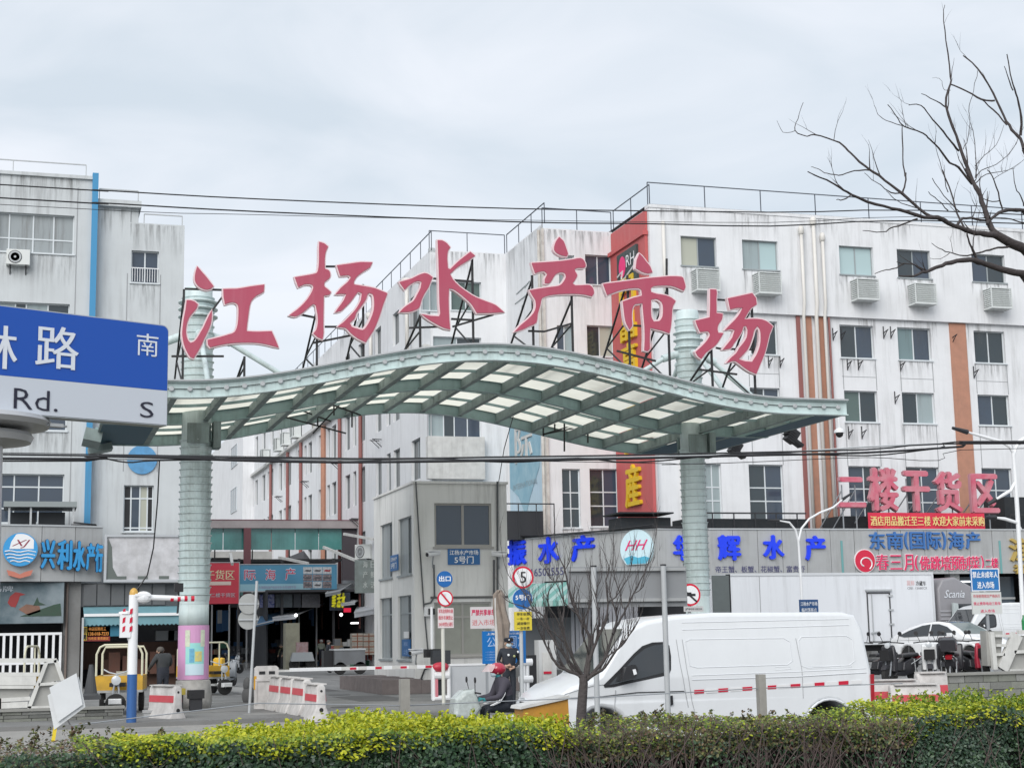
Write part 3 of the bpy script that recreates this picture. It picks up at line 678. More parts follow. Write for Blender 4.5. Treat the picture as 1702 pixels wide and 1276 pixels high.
# cross ribs
ribx = [GX0+.1]+[3.4+k*1.262 for k in range(15)]+[GX1-.06]
for x in ribx:
    z = gz(x); mb = MB()
    mb.box(x-.02, x+.02, YF+.05, YM, z+.03, z+.30); mb.box(x-.02, x+.02, YM+.06, YBk-.1, z+.03, z+.30)
    mb.box(x-.08, x+.08, YF+.06, YM-.01, z+.0, z+.03); mb.box(x-.08, x+.08, YM+.07, YBk-.11, z+.0, z+.03); mb.build('cross_rib', rust, GT)
# purlins
for f_ in (1/3, 2/3):
    for ya, yb in ((YF, YM), (YM, YBk)):
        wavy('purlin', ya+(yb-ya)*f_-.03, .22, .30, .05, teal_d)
# translucent roof sheets, one per field
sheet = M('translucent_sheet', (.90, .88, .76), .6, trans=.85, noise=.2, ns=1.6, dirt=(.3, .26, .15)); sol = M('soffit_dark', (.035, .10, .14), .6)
for i in range(len(ribx)-1):
    a, b = ribx[i]+.02, ribx[i+1]-.02
    for ya, yb in ((YF, YM), (YM, YBk)):
        for k in range(3):
            y0 = ya+(yb-ya)*k/3+.03; y1 = ya+(yb-ya)*(k+1)/3-.0
            mb = MB(); n = 3
            for j in range(n):
                p, q = a+(b-a)*j/n, a+(b-a)*(j+1)/n
                mb.quad((p, y0, gz(p)+.31), (q, y0, gz(q)+.31), (q, y1, gz(q)+.31), (p, y1, gz(p)+.31))
            mb.build('roof_sheet', sheet, GT)
mb = MB()
for a, b, ya in ((ribx[-2], GX1, YM), (ribx[-3], ribx[-2], YM), (ribx[-2]+.3, GX1, YF+.1), (GX0, ribx[1], YM)):
    yb = YBk-.12 if ya == YM else YM-.02
    mb.box(a+.09, b-.09, ya+.08, yb, gz((a+b)/2)-.005, gz((a+b)/2)+.01)
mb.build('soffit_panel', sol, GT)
mb = MB(); mb.obox((GX0-.1, YBk-2.2, 7.85), (.5, 1.8, .35), Matrix.Rotation(.2, 3, 'Y')); mb.obox((GX0+.2, YBk-.6, 7.72), (.7, .8, .2), Matrix.Rotation(-.25, 3, 'Y')); mb.build('broken_gutter_end', rust, GT)
# hanging light-truss (black rods) under the canopy
def px3(a, Y): return PY(a[0], a[1], Y)
mb = MB()
for a, b, Y in (((760+142, 560+162), (1057, 675), YBk-.8), ((902, 722), (1057, 690), YBk-.8), ((903, 700), (903, 725), YBk-.8), ((922, 690), (922, 715), YBk-.8), ((961, 678), (961, 700), YBk-.8), ((995, 660), (995, 690), YBk-.8),
                ((938, 684), (938, 750), YBk-1.5), ((977, 670), (977, 736), YBk-1.5), ((1019, 650), (1019, 720), YBk-1.5), ((470, 692), (575, 720), YBk-1), ((512, 658), (600, 690), YBk-2), ((520, 720), (590, 645), YBk-1), ((528, 668), (528, 708), YBk-1), ((585, 640), (585, 710), YBk-1), ((498, 681), (550, 700), YBk-1), ((555, 660), (555, 690), YBk-1)):
    mb.bar(px3(a, Y), px3(b, Y), .045)
mb.build('rod_truss', black, GT)
# columns
ring = M('column_teal', (.60, .70, .70), .45, noise=.35, ns=1.5, streak=.6, dirt=(.13, .15, .13))
def column(x, y, r, ztop, zpost, label_base):
    """ribbed column as parts: shaft, a ring for every band, strut clamps"""
    zc = gz(x)
    mb = MB(); mb.lathe([(r*.95, zpost), (r*.95, ztop-.35)], (x, y, 0), 28); c = mb.build('column_shaft', ring, GT, smooth=True)
    rg = None; z = zpost+.1; sp = .205
    while z < ztop-.3:
        if not (zc-.55 < z < zc+.35):
            if rg is None:
                mb = MB(); mb.lathe([(r*.93, -.015), (r*.97, .0), (r*1.01, .13), (r*1.085, .165), (r*1.085, .18), (r*.93, .188)], (0, 0, 0), 28); rg = mb.build('ring', ring, c, smooth=30)
                rg.location = Vector((x, y, z))
            else: copy_piece(rg, Vector((x, y, z))).parent = c
        z += sp
    mb = MB(); mb.lathe([(r*.93, ztop-.36), (r*.93, ztop-.02), (r*.85, ztop+.03), (0.01, ztop+.05)], (x, y, 0), 28); mb.build('cap', ring, c, smooth=True)
    # stays
    for dx, dy in ((1, 0), (-1, 0), (0, 1), (0, -1)):
        e = (x+dx*3.3, y+dy*3.3); ze = gz(e[0])+.35; mb = MB(); z0 = ztop-1.35
        mb.tube([(x+dx*r*.9, y+dy*r*.9, z0), (x+dx*(r+.5), y+dy*(r+.5), z0-.17*((z0-ze)/2.2+.3))], .12, 10)
        mb.tube([(x+dx*(r+.3), y+dy*(r+.3), z0-.1*((z0-ze)/2.2)), (e[0], e[1], ze)], .075, 10); mb.build('stay', ring, GT, smooth=True)
    mb = MB()
    for s in (-1, 1): mb.box(x-.3, x+.3, y+s*.45-.02, y+s*.45+.02, zc-.62, zc-.06)
    mb.box(x+r, x+r+.2, y-.5, y+.1, zc-.75, zc); mb.build('bearing_plate', rust, GT)
    return c
PLX, PRX = PY(324, 900, YM).x, PY(1156, 900, YM).x
cL = column(PLX, YM, .435, 11.85, 2.9, 'l'); cR = column(PRX, YM, .385, 11.85, 2.9, 'r')
mb = MB()   # flared discs at the left column head
for z in (11.0, 11.22, 11.42): mb.lathe([(.42, 0), (.56, .02), (.56, .05), (.42, .09)], (PLX, YM, z), 28)
mb.build('head_disc', ring, cL, smooth=30)
mb = MB()
for z in (10.65, 10.9, 11.12): mb.lathe([(.38, 0), (.47, .02), (.47, .05), (.38, .09)], (PRX, YM, z), 28)
mb.build('head_disc', ring, cR, smooth=30)
# plain lower sleeves and concrete feet
mb = MB(); mb.lathe([(.41, 2.3), (.41, 2.95)], (PLX, YM, 0), 28); mb.lathe([(.37, .5), (.37, 2.95)], (PRX, YM, 0), 28); mb.build('lower_sleeve', ring, GT, smooth=True)
mb = MB()
rr = random.Random(3)
prof = [(.50, .05), (.52, .3), (.49, .6), (.47, .82), (.40, .86)]
mb.lathe(prof, (PLX, YM, 0), 20); mb.lathe(prof, (PRX, YM, 0), 20); mb.v = [(a+rr.uniform(-.015, .015), b+rr.uniform(-.015, .015), c) for a, b, c in mb.v]
mb.build('concrete_foot', M('rough_concrete', (.42, .41, .39), .9, noise=.7, ns=3.5, bump=.7, bs=12, dirt=(.12, .11, .10)), GT, smooth=30)
# poster wrapped round the left column
PST = T('column_poster', 'pink advertising wrap with green gift box around the left gate column', 'poster', (PLX, YM, .86))
def wrap(z0, z1, a0, a1, mt, name, r=.43, par=PST, n=16):
    mb = MB()
    for k in range(n):
        t0, t1 = a0+(a1-a0)*k/n, a0+(a1-a0)*(k+1)/n
        P = lambda t, z: (PLX+r*sin(t), YM-r*cos(t), z)
        mb.quad(P(t0, z0), P(t1, z0), P(t1, z1), P(t0, z1))
    return mb.build(name, mt, par, smooth=True)
wrap(.86, 2.33, 0, 2*pi, M('poster_pink', (.60, .30, .52), .5, noise=.4, ns=2.5, dirt=(1.4, .9, 1.3)), 'wrap', .425, n=28)
wrap(1.05, 1.85, -.62, .62, M('poster_mint', (.33, .68, .60), .5, noise=.5, ns=7, dirt=(.4, 1.2, 1.8)), 'gift_box_print', .429)
wrap(.98, 1.28, -.62, .62, M('poster_paleblue', (.55, .70, .78), .5), 'gift_base_print', .432)
for a in (-.65, .35): wrap(1.75, 2.2, a, a+.32, M('poster_leaf', (.66, .72, .56), .5, noise=.5, ns=8), 'ribbon_print', .434, n=4)
wrap(1.35, 1.62, .0, .45, M('poster_yellow', (.75, .62, .15), .5, noise=.6, ns=14, dirt=(.1, .6, 1.2)), 'fish_print', .436, n=6)
wrap(1.32, 1.70, -.35, -.05, M('poster_blue', (.15, .45, .65), .5, noise=.5, ns=12), 'pattern_print', .437, n=6)
# ---------------------------------------------------------------- roof characters
YC = 39.75; fc = FY(YC)
CH = {
'江': (290, 430, 7.09, [[(268,88),(320,150),(385,225),(460,322),(430,350),(380,362),(330,350),(275,315),(245,265),(240,210),(250,150)],
 [(145,487),(185,488),(240,505),(275,535),(262,580),(225,625),(180,680),(150,750),(135,830),(140,900),(160,960),(190,990),(230,975),(270,930),(310,860),(345,800),(390,700),(440,602),(440,680),(425,770),(390,860),(345,950),(320,1010),(270,1100),(225,1172),(185,1155),(140,1080),(110,1000),(92,900),(95,820),(110,700),(130,600)],
 [(575,355),(735,352),(900,325),(1058,303),(1052,385),(970,430),(910,490),(885,560),(868,680),(850,830),(870,853),(1000,858),(1145,852),(1180,930),(1228,1045),(1120,1015),(1000,992),(880,985),(700,990),(560,1010),(420,1042),(395,1010),(390,955),(520,925),(640,890),(710,860),(745,770),(755,640),(750,550),(710,515),(650,515),(595,535),(580,450)]], []),
'杨': (470, 390, 6.38, [[(388,75),(440,92),(480,125),(455,180),(445,260),(445,360),(490,378),(505,430),(490,465),(445,500),(440,545),(475,575),(512,608),(495,635),(435,645),(432,800),(430,960),(432,1040),(422,1108),(370,1085),(325,1045),(355,1010),(372,940),(370,850),(350,745),(320,735),(260,785),(190,840),(130,865),(68,855),(150,795),(230,720),(290,640),(325,560),(300,525),(230,525),(165,555),(128,450),(250,430),(340,412),(372,385),(385,280),(385,160)],
 [(575,325),(700,308),(830,290),(950,292),(925,345),(860,385),(790,440),(752,500),(755,527),(860,545),(980,568),(1110,620),(1065,740),(1020,880),(960,1020),(880,1140),(800,1100),(720,1040),(665,985),(580,975),(640,930),(720,850),(780,780),(830,690),(840,620),(800,605),(770,640),(720,710),(670,760),(620,805),(555,822),(600,760),(650,690),(675,628),(620,625),(560,630),(620,560),(690,500),(725,450),(700,428),(610,435)]],
 [(1, [(915,615),(955,630),(970,700),(965,800),(930,900),(890,970),(850,1010),(790,995),(730,975),(710,935),(760,890),(780,830),(830,760),(880,690),(895,640)])]),
'水': (650, 390, 7.505, [[(105,590),(170,572),(260,545),(340,505),(420,478),(480,500),(520,530),(500,570),(470,650),(425,720),(385,800),(365,870),(345,915),(290,942),(220,962),(108,965),(160,910),(230,860),(285,820),(330,740),(370,660),(382,590),(350,575),(290,590),(220,635),(170,685)],
 [(582,68),(640,72),(700,110),(738,155),(710,200),(700,300),(710,420),(740,430),(800,370),(860,315),(930,260),(990,213),(1048,262),(980,310),(900,360),(820,410),(735,490),(770,555),(850,640),(960,720),(1060,780),(1200,835),(1310,880),(1412,965),(1240,975),(1070,975),(1045,930),(1000,860),(920,785),(840,720),(770,675),(722,670),(718,800),(722,960),(728,1080),(738,1180),(660,1160),(560,1110),(460,1050),(380,990),(500,1012),(600,1018),(615,980),(605,850),(600,600),(592,300)]], []),
'产': (845, 385, 7.0875, [[(600,62),(650,110),(680,190),(703,260),(690,290),(630,280),(570,250),(540,210),(548,150),(570,100)],
 [(275,368),(420,360),(620,345),(760,325),(850,310),(895,345),(912,400),(890,425),(820,425),(780,440),(790,475),(812,510),(790,560),(755,610),(790,632),(900,628),(960,630),(1000,670),(1008,730),(985,760),(900,740),(760,730),(600,735),(480,750),(410,775),(390,800),(375,870),(345,970),(330,1070),(250,1110),(170,1150),(70,1180),(140,1105),(230,1030),(295,960),(325,890),(320,810),(290,760),(250,690),(360,670),(500,650),(600,635),(650,590),(680,530),(660,485),(610,478),(560,500),(530,540),(500,590),(470,610),(430,605),(430,560),(460,500),(430,468),(380,468),(315,488)]], []),
'市': (990, 410, 6.72, [[(490,75),(525,110),(570,170),(610,220),(635,285),(590,298),(520,280),(450,240),(460,150)],
 [(85,415),(200,400),(400,375),(560,352),(700,340),(830,330),(960,335),(985,370),(1005,450),(985,490),(920,460),(840,435),(740,432),(650,440),(615,470),(620,505),(680,525),(780,540),(850,570),(895,605),(865,660),(855,720),(850,800),(840,900),(825,965),(740,935),(610,905),(605,1020),(605,1140),(580,1165),(545,1155),(550,1050),(548,900),(535,750),(525,630),(440,640),(410,700),(405,800),(410,880),(380,925),(345,860),(325,780),(305,610),(420,570),(520,545),(515,490),(480,462),(380,465),(260,490),(130,540)]],
 [(1, [(620,590),(680,580),(740,620),(755,690),(748,780),(710,830),(650,835),(625,790),(618,700)])]),
'场': (1140, 470, 7.975, [[(325,85),(405,90),(412,130),(405,220),(408,400),(490,410),(480,480),(430,555),(420,620),(430,660),(500,665),(450,750),(400,820),(340,870),(270,920),(240,960),(205,1005),(160,970),(130,915),(190,860),(260,790),(310,720),(320,680),(290,640),(190,650),(150,560),(130,500),(240,475),(320,455),(325,300)],
 [(560,205),(700,175),(880,135),(930,200),(940,285),(870,330),(820,400),(775,480),(900,475),(1010,485),(1090,520),(1155,575),(1110,680),(1075,830),(1040,950),(990,1070),(935,1205),(850,1170),(760,1110),(660,1035),(600,1040),(540,1060),(600,990),(670,930),(710,860),(760,800),(810,720),(820,620),(800,570),(765,575),(745,640),(700,720),(640,800),(590,870),(490,885),(560,800),(620,720),(650,625),(600,610),(520,625),(580,560),(660,480),(720,400),(755,330),(680,330),(590,350)]],
 [(1, [(950,570),(985,620),(995,720),(985,830),(940,950),(880,1045),(790,1040),(700,1010),(760,950),(820,880),(860,790),(890,700),(910,620)])])}
TR = {'江': [(307, 478), (408, 590)], '杨': [(529, 505), (606, 470)], '水': [(701, 520), (788, 425)], '产': [(888, 455), (954, 490)], '市': [(1047, 455), (1113, 470)], '场': [(1187, 575), (1254, 495)]}
RAIL = {'江': [((307, 480), (372, 482)), ((372, 490), (350, 520)), ((285, 592), (372, 592))], '杨': [((535, 443), (558, 443)), ((500, 523), (525, 528)), ((540, 543), (565, 543)), ((520, 570), (585, 557))], '水': [((720, 463), (787, 468)), ((750, 530), (787, 532)), ((680, 545), (730, 543)), ((752, 543), (820, 523))],
        '产': [((878, 550), (905, 551)), ((905, 551), (952, 537))], '市': [((1053, 541), (1070, 542)), ((1025, 583), (1090, 600)), ((1108, 430), (1108, 470))], '场': [((1191, 498), (1210, 499)), ((1190, 578), (1200, 580)), ((1212, 580), (1255, 581)), ((1162, 614), (1225, 622))]}
rose = M('rose_letter_face', (.42, .065, .115), .5, noise=.2, ns=1.2, streak=.15, dirt=(.6, .3, .35)); rim = M('letter_rim', (.76, .60, .62), .5)
MEAN = {'江': 'first big rose red roof character (river), above the left column', '杨': 'second big rose red roof character (poplar), with a cross stroke at left', '水': 'third big rose red roof character (water), at the top of the canopy curve',
        '产': 'fourth big rose red roof character (product), with a dot over two bars', '市': 'fifth big rose red roof character (market), in front of the red corner panel', '场': 'last big rose red roof character (ground), lowest and furthest right'}
def offset(poly, a):
    n = len(poly); ar = sum(poly[i][0]*poly[(i+1) % n][1]-poly[(i+1) % n][0]*poly[i][1] for i in range(n)); sg = 1 if ar > 0 else -1; out = []
    for i in range(n):
        p0, p1, p2 = poly[i-1], poly[i], poly[(i+1) % n]; e1 = (p1[0]-p0[0], p1[1]-p0[1]); e2 = (p2[0]-p1[0], p2[1]-p1[1]); l1 = math.hypot(*e1) or 1; l2 = math.hypot(*e2) or 1
        nx = e1[1]/l1+e2[1]/l2; nz = -(e1[0]/l1+e2[0]/l2); l = math.hypot(nx, nz) or 1; out.append((p1[0]+sg*nx/l*a, p1[1]+sg*nz/l*a))
    return out
blk = M('scaffold_black', (.02, .02, .022), .6, noise=.3, ns=3)
def smooth_poly(p):
    """one round of corner-keeping subdivision"""
    out = []; n = len(p)
    for i in range(n):
        p0, p1, p2, p3 = p[i-1], p[i], p[(i+1) % n], p[(i+2) % n]; out.append(p1)
        def ang(a, b, c):
            v = (b[0]-a[0], b[1]-a[1]); w = (c[0]-b[0], c[1]-b[1]); l = math.hypot(*v)*math.hypot(*w) or 1
            return (v[0]*w[0]+v[1]*w[1])/l
        mx_, my_ = (p1[0]+p2[0])/2, (p1[1]+p2[1])/2
        if ang(p0, p1, p2) > .5 and ang(p1, p2, p3) > .5:
            mx_ = (-p0[0]+9*p1[0]+9*p2[0]-p3[0])/16; my_ = (-p0[1]+9*p1[1]+9*p2[1]-p3[1])/16
        out.append((mx_, my_))
    return out
for ch, (ox, oy, sc_, strokes, holes) in CH.items():
    bx = fc.px(TR[ch][0][0], 600)[0]
    R_ = T('roof_character', MEAN[ch], 'sign character', (bx, YC, gz(bx)+.43), 'large rose red roof characters on the gate')
    conv = lambda L: [fc.px(ox+a/sc_, oy+b/sc_) for a, b in smooth_poly(L)]
    for k, st in enumerate(strokes):
        P_ = conv(st); H = [conv(h) for i, h in holes if i == k]
        mb = MB(); mb.fpoly(fc, P_, 0, .02, [h for h in H]); s_ = mb.build('stroke', rose, R_)
        mb = MB(); mb.fpoly(fc, offset(P_, .035), .022, .16, [offset(h, -.05) for h in H]); mb.build('stroke_rim', rim, s_)
    mb = MB()
    for px_, py_ in TR[ch]:
        u, z = fc.px(px_, py_); zb = gz(u)+.40; y0 = YC+.2
        mb.bar((u, y0, zb), (u, y0, z), .055)
        yb = YC+3.1; H_ = z-zb
        mb.bar((u, y0, zb+H_*.95), (u, yb, zb), .045)
        mb.bar((u, y0, zb+H_*.55), (u, y0+(yb-y0)*.62, zb+H_*.36), .035); mb.bar((u, y0, zb), (u, y0+(yb-y0)*.62, zb+H_*.36), .035)
        mb.bar((u, y0, zb+.03), (u, yb, zb+.03), .05)
    for a, b in RAIL[ch]:
        p = fc.px(*a, d=.22); q = fc.px(*b, d=.22); mb.bar(fc.P(p[0], .22, p[1]), fc.P(q[0], .22, q[1]), .05)
    mb.build('support_truss', blk, R_)
# things hung from the canopy
def hung_spot(p, label):
    r = T('floodlight', label, 'floodlight', p, 'black floodlights under the right end of the canopy'); x, y, z = p
    mb = MB(); mb.tube([(x, y, z+.55), (x, y, z+.42)], .03, 6); mb.tube([(x-.17, y, z+.1), (x-.17, y, z+.4), (x+.17, y, z+.4), (x+.17, y, z+.1)], .02, 6); mb.build('bracket', black, r)
    mb = MB(); R2 = Matrix.Rotation(.6, 3, 'Y'); mb.obox((x, y, z+.05), (.32, .34, .42), R2); mb.obox((x+.14, y, z-.16), (.42, .36, .10), R2)
    for k in range(4): mb.obox((x-.10+k*.02, y, z+.22-.1*k), (.40, .38, .03), R2)
    mb.build('lamp_body', black, r)
p = PY(1316, 727, 44.6); hung_spot(p, 'black floodlight hanging under the canopy tip, right of the right column'); p = PY(1222, 747, 48.5); hung_spot(p, 'smaller looking black floodlight hanging at the canopy back edge beside the right column')
p = PY(1395, 716, 43.5)
DC = T('dome_camera', 'white dome camera on a drop pole under the canopy tip', 'security camera', p)
mb = MB(); mb.tube([p, p+Vector((0, 0, .62))], .025, 6); mb.lathe([(.05, .1), (.16, .02), (.17, -.06), (.05, -.07)], p, 14); mb.build('housing', white, DC, smooth=True)
mb = MB(); mb.ball(p+Vector((0, 0, -.09)), .12); mb.build('dome', black, DC, smooth=True)
# ================================================================ GROUND FLOOR SHOPS, RIGHT
YS = 66.0; fsR = FY(YS)
RS = T('shop_row', 'ground floor shop row with grey panel fascia under the white hall', 'shop front', (40, YS, .1))
xa = fsR.px(1092, 900)[0]
dk = M('shop_dark', (.03, .033, .04), .8, noise=.4, ns=1)
# fascia: straight part plus a part running back to the side wall
zt, zb_ = 6.5, 4.42
fsegs = [(Fr((xa, YS), 0), 0, 66-xa)]
aL = PY(845, 905, V2-.2); ang = atan2(YS-(V2-1.0), xa-aL.x); L_ = math.hypot(xa-aL.x, YS-(V2-1.0)); fo = Fr((aL.x, V2-1.0), ang)
def fascia(parent, fr, u0, u1, z0, z1, step=1.25, mt=fasciam, cap=True):
    n = max(1, round((u1-u0)/step)); w = (u1-u0)/n
    for i in range(n):
        mb = MB(); a = u0+i*w+.012; b = u0+(i+1)*w-.012
        mb.fbox(fr, a, b, .0+.004*(i % 2), .05, z0, z1); mb.build('fascia_panel', mt, parent)
    mb = MB(); mb.fbox(fr, u0, u1, .051, .3, z0+.01, z1-.01); mb.build('fascia_core', dk, parent)
    if cap: mb = MB(); mb.fbox(fr, u0, u1, -.04, .34, z1+.004, z1+.07); mb.build('fascia_cap', galv, parent)
fascia(RS, fsegs[0][0], 0, 66-xa, zb_, zt)
fascia(RS, fo, 0, L_-.02, zb_, zt, 1.3)
mb = MB(); mb.box(xa, 66, YS+.3, V1, 6.3, 6.45); mb.quad((aL.x, V2-1, 6.4), (xa, YS+.3, 6.4), (xa, V1, 6.4), (X1, V2, 6.4)); mb.build('canopy_top', M('tar_roof', (.05, .05, .055), .9), RS)
mb = MB(); mb.box(xa+.3, 66, V1-.02, V1+.25, .36, 6.3); mb.build('back_wall', dk, RS)
# lighter fascia field behind the round logo
a = fsR.rect(1017, 880, 1103, 935); 
# pilasters and shop openings between
for u in (29.2, 33.5, 38, 42.5, 47, 51.5, 56): mb = MB(); mb.box(u, u+.5, YS+.35, YS+.85, .36, 4.45); mb.build('pillar', M('pillar_grey', (.35, .35, .34), .7, noise=.3, ns=2), RS)
for k, u in enumerate((29.9, 34.2, 38.7, 43.2, 47.7)):
    mb = MB(); mb.box(u, u+3.4, YS+1.2, YS+1.3, .36, 4.3); w_ = mb.build('shop_window', M('shop_glass', (.05, .07, .09), .1), RS)
    mb = MB(); mb.box(u+1.65, u+1.73, YS+1.14, YS+1.2, .36, 4.3); mb.box(u, u+3.4, YS+1.15, YS+1.2, 3.2, 3.3); mb.build('mullion', galv, w_)
mb = MB(); mb.box(39.5, 44.5, YS-.1, YS-.04, 4.0, 4.08); mb.box(38.2, 40.8, YS+.2, YS+.26, 4.1, 4.16); mb.build('light_strip', M('lit_strip', (.85, .92, 1), .5, emit=1.0), RS)
# left oblique shop interior, lit dimly, with hanging strip curtain
mb = MB()
for k in range(16):
    u = L_*.36+k*.26; mb.fbox(fo, u, u+.2, .5+.03*(k % 2), .53+.03*(k % 2), 1.0, 4.35)
mb.build('strip_curtain', M('strip_curtain', (.30, .31, .34), .4, noise=.3, ns=4), RS)
mb = MB(); mb.fbox(fo, 0, L_, 2.2, 2.4, .1, 6.3); mb.build('inner_wall', dk, RS)
mb = MB(); mb.fbox(fo, -.2, L_*.36, .8, 1.0, .1, 2.7); mb.build('grille', M('grille', (.12, .13, .14), .5), RS)
# green striped awning on the oblique part
AW = T('striped_awning', 'green and white striped awning behind the speed limit sign', 'awning', fo.P(1, 0, 3.4))
for k in range(14):
    u = .1+k*.36; mb = MB(); mb.add([fo.P(u, 0, 4.35), fo.P(u+.35, 0, 4.35), fo.P(u+.35, -1.6, 3.45), fo.P(u, -1.6, 3.45)], [(0, 3, 2, 1)]); mb.add([fo.P(u, -1.6, 3.45), fo.P(u+.35, -1.6, 3.45), fo.P(u+.35, -1.62, 3.2), fo.P(u, -1.62, 3.2)], [(0, 3, 2, 1)])
    mb.build('stripe', M('awning_green', (.16, .36, .32), .6) if k % 2 else M('awning_pale', (.34, .48, .45), .6), AW)
# ---- raised letters
bl = M('vivid_blue_letter', (.01, .05, .82), .35); rimb = M('letter_side_blue', (.03, .06, .3), .5)
def letters(name, label, cat, fr, items, mt, bold=.03, dep=.12, back=None, group=None):
    """items: (char, px rect) -> one child mesh per character"""
    a = fr.rect(*items[0][1]); R_ = T(name, label, cat, fr.P(a[0], 0, a[2]), group)
    for ch, r in items:
        u0, u1, z0, z1 = fr.rect(*r); mb = MB(); mb.text(fr, ch, u0, u1, z0, z1, -dep, -.004, bold); o = mb.build('character', mt, R_)
        if back: mb = MB(); mb.text(fr, ch, u0-.012, u1+.012, z0-.012, z1+.012, -dep*.8, -.003, bold+.012); mb.build('outline', back, o)
    return R_
letters('shop_name', 'vivid blue raised shop characters left of the round logo board', 'shop sign', fo, [('振', (845, 898, 876, 938)), ('水', (896, 893, 931, 935)), ('产', (951, 890, 990, 931))], bl, .05)
letters('shop_name', 'vivid blue raised shop characters spread behind the right gate column', 'shop sign', fsR, [('华', (1118, 890, 1148, 930)), ('辉', (1192, 890, 1230, 930)), ('水', (1267, 890, 1302, 928)), ('产', (1337, 891, 1371, 930))], bl, .05)
ink = M('dark_ink', (.06, .06, .16), .6)
def printed(parent, fr, s, r, mt, name='lettering', bold=.01, d=-.012, italic=0):
    u0, u1, z0, z1 = fr.rect(*r); mb = MB(); mb.text(fr, s, u0, u1, z0, z1, d, None, bold, italic); return mb.build(name, mt, parent)
printed(RS, fo, '13816502555', (862, 944, 937, 957), ink, bold=.015)
printed(RS, fsR, '帝王蟹、板蟹、花椒蟹、富贵虾', (1189, 940, 1338, 951), ink, bold=.01)
LG = T('round_logo', 'white round logo board with pink script letters and a blue wave', 'logo board', fsR.P(*[fsR.px(1060, 930)[0], 0, fsR.px(1060, 930)[1]]))
cu, cz = fo.px(1060, 913); fl = fo
rad = (fo.px(1087, 913)[0]-fo.px(1033, 913)[0])/2; 
cu, cz = fo.px(1060, 912)
disc = [(cu+rad*cos(t), cz+rad*.93*sin(t)) for t in [radians(-52)+radians(284)*k/32 for k in range(33)]]
mb = MB(); mb.fpoly(fo, disc, -.10, -.01); mb.build('board', M('logo_white', (.62, .80, .86), .4), LG)
mb = MB(); mb.fpoly(fo, [(cu-rad*.78, cz-rad*.42), (cu-rad*.3, cz-rad*.30), (cu+.1, cz-rad*.42), (cu+rad*.5, cz-rad*.36), (cu+rad*.8, cz-rad*.45), (cu+rad*.6, cz-rad*.70), (cu-rad*.6, cz-rad*.70)], -.115, -.101); mb.build('wave', M('wave_blue', (.10, .45, .62), .4), LG)
mb = MB(); mb.text(fo, 'HH', cu-rad*.7, cu+rad*.72, cz-rad*.05, cz+rad*.42, -.12, None, .01, .5); mb.build('script', M('hot_pink', (.8, .04, .2), .5), LG)
# second tenant: two text rows
bl2 = M('mid_blue_letter', (.05, .16, .42), .4); rd2 = M('crimson_letter', (.72, .03, .13), .4)
letters('shop_name', 'mid blue raised character row above the red row on the grey fascia', 'shop sign', fsR, [(c, (x0, 884, x1, 912)) for c, x0, x1 in (('东', 1444, 1470), ('南', 1473, 1500), ('(', 1502, 1508), ('国', 1511, 1536), ('际', 1539, 1563), (')', 1565, 1571), ('海', 1575, 1601), ('产', 1604, 1628))], bl2, .025, .1)
letters('shop_name', 'crimson raised character row with white edges beside the red round emblem', 'shop sign', fsR, [('春', (1455, 921, 1476, 947)), ('三', (1478, 922, 1498, 946)), ('月', (1501, 921, 1517, 948)), ('(', (1519, 923, 1525, 948))]+[(c, (x, 924, x+17, 947)) for c, x in (('佛', 1527), ('跳', 1545), ('墙', 1562), ('预', 1578), ('制', 1594), ('菜', 1611))]+[(')', (1629, 923, 1634, 946)), ('二', (1637, 930, 1645, 942)), ('楼', (1646, 927, 1658, 944))], rd2, .02, .08, M('white_edge', (.8, .72, .74), .5))
c_ = fsR.px(1436, 932); EM = T('round_emblem', 'red round emblem with a white swirl left of the crimson characters', 'emblem', fsR.P(c_[0], 0, c_[1]-.4))
mb = MB(); mb.lathe([(.56, -.1), (.56, -.02)], fsR.P(c_[0], 0, c_[1]), 28, 'y'); mb.build('disc', M('white_edge', (.8, .72, .74), .5), EM)
mb = MB(); mb.lathe([(.52, -.115), (.52, -.1)], fsR.P(c_[0], 0, c_[1]), 28, 'y'); mb.build('red_disc', M('emblem_red', (.62, .02, .06), .5), EM)
mb = MB(); mb.tube([fsR.P(c_[0]+.35*cos(t)*(1-t/9), -.12, c_[1]-.1+.3*sin(t)*(1-t/9)) for t in [k*.35-1 for k in range(16)]], .035, 5); mb.build('swirl', white, EM)
gold = M('gold_letter', (.55, .40, .12), .35, metal=.4)
letters('shop_name', 'gold raised characters at the right edge of the photograph', 'shop sign', fsR, [('渔', (1676, 895, 1716, 932)), ('福', (1683, 938, 1706, 953))], gold, .04, .14)
mb = MB(); 
for p_ in (1399, 1662): u = fsR.px(p_, 915)[0]; mb.fbox(fsR, u-.05, u+.05, -.03, -.001, zb_, zt-.5)
mb.build('divider_strip', M('teal_strip', (.15, .35, .35), .5), RS)
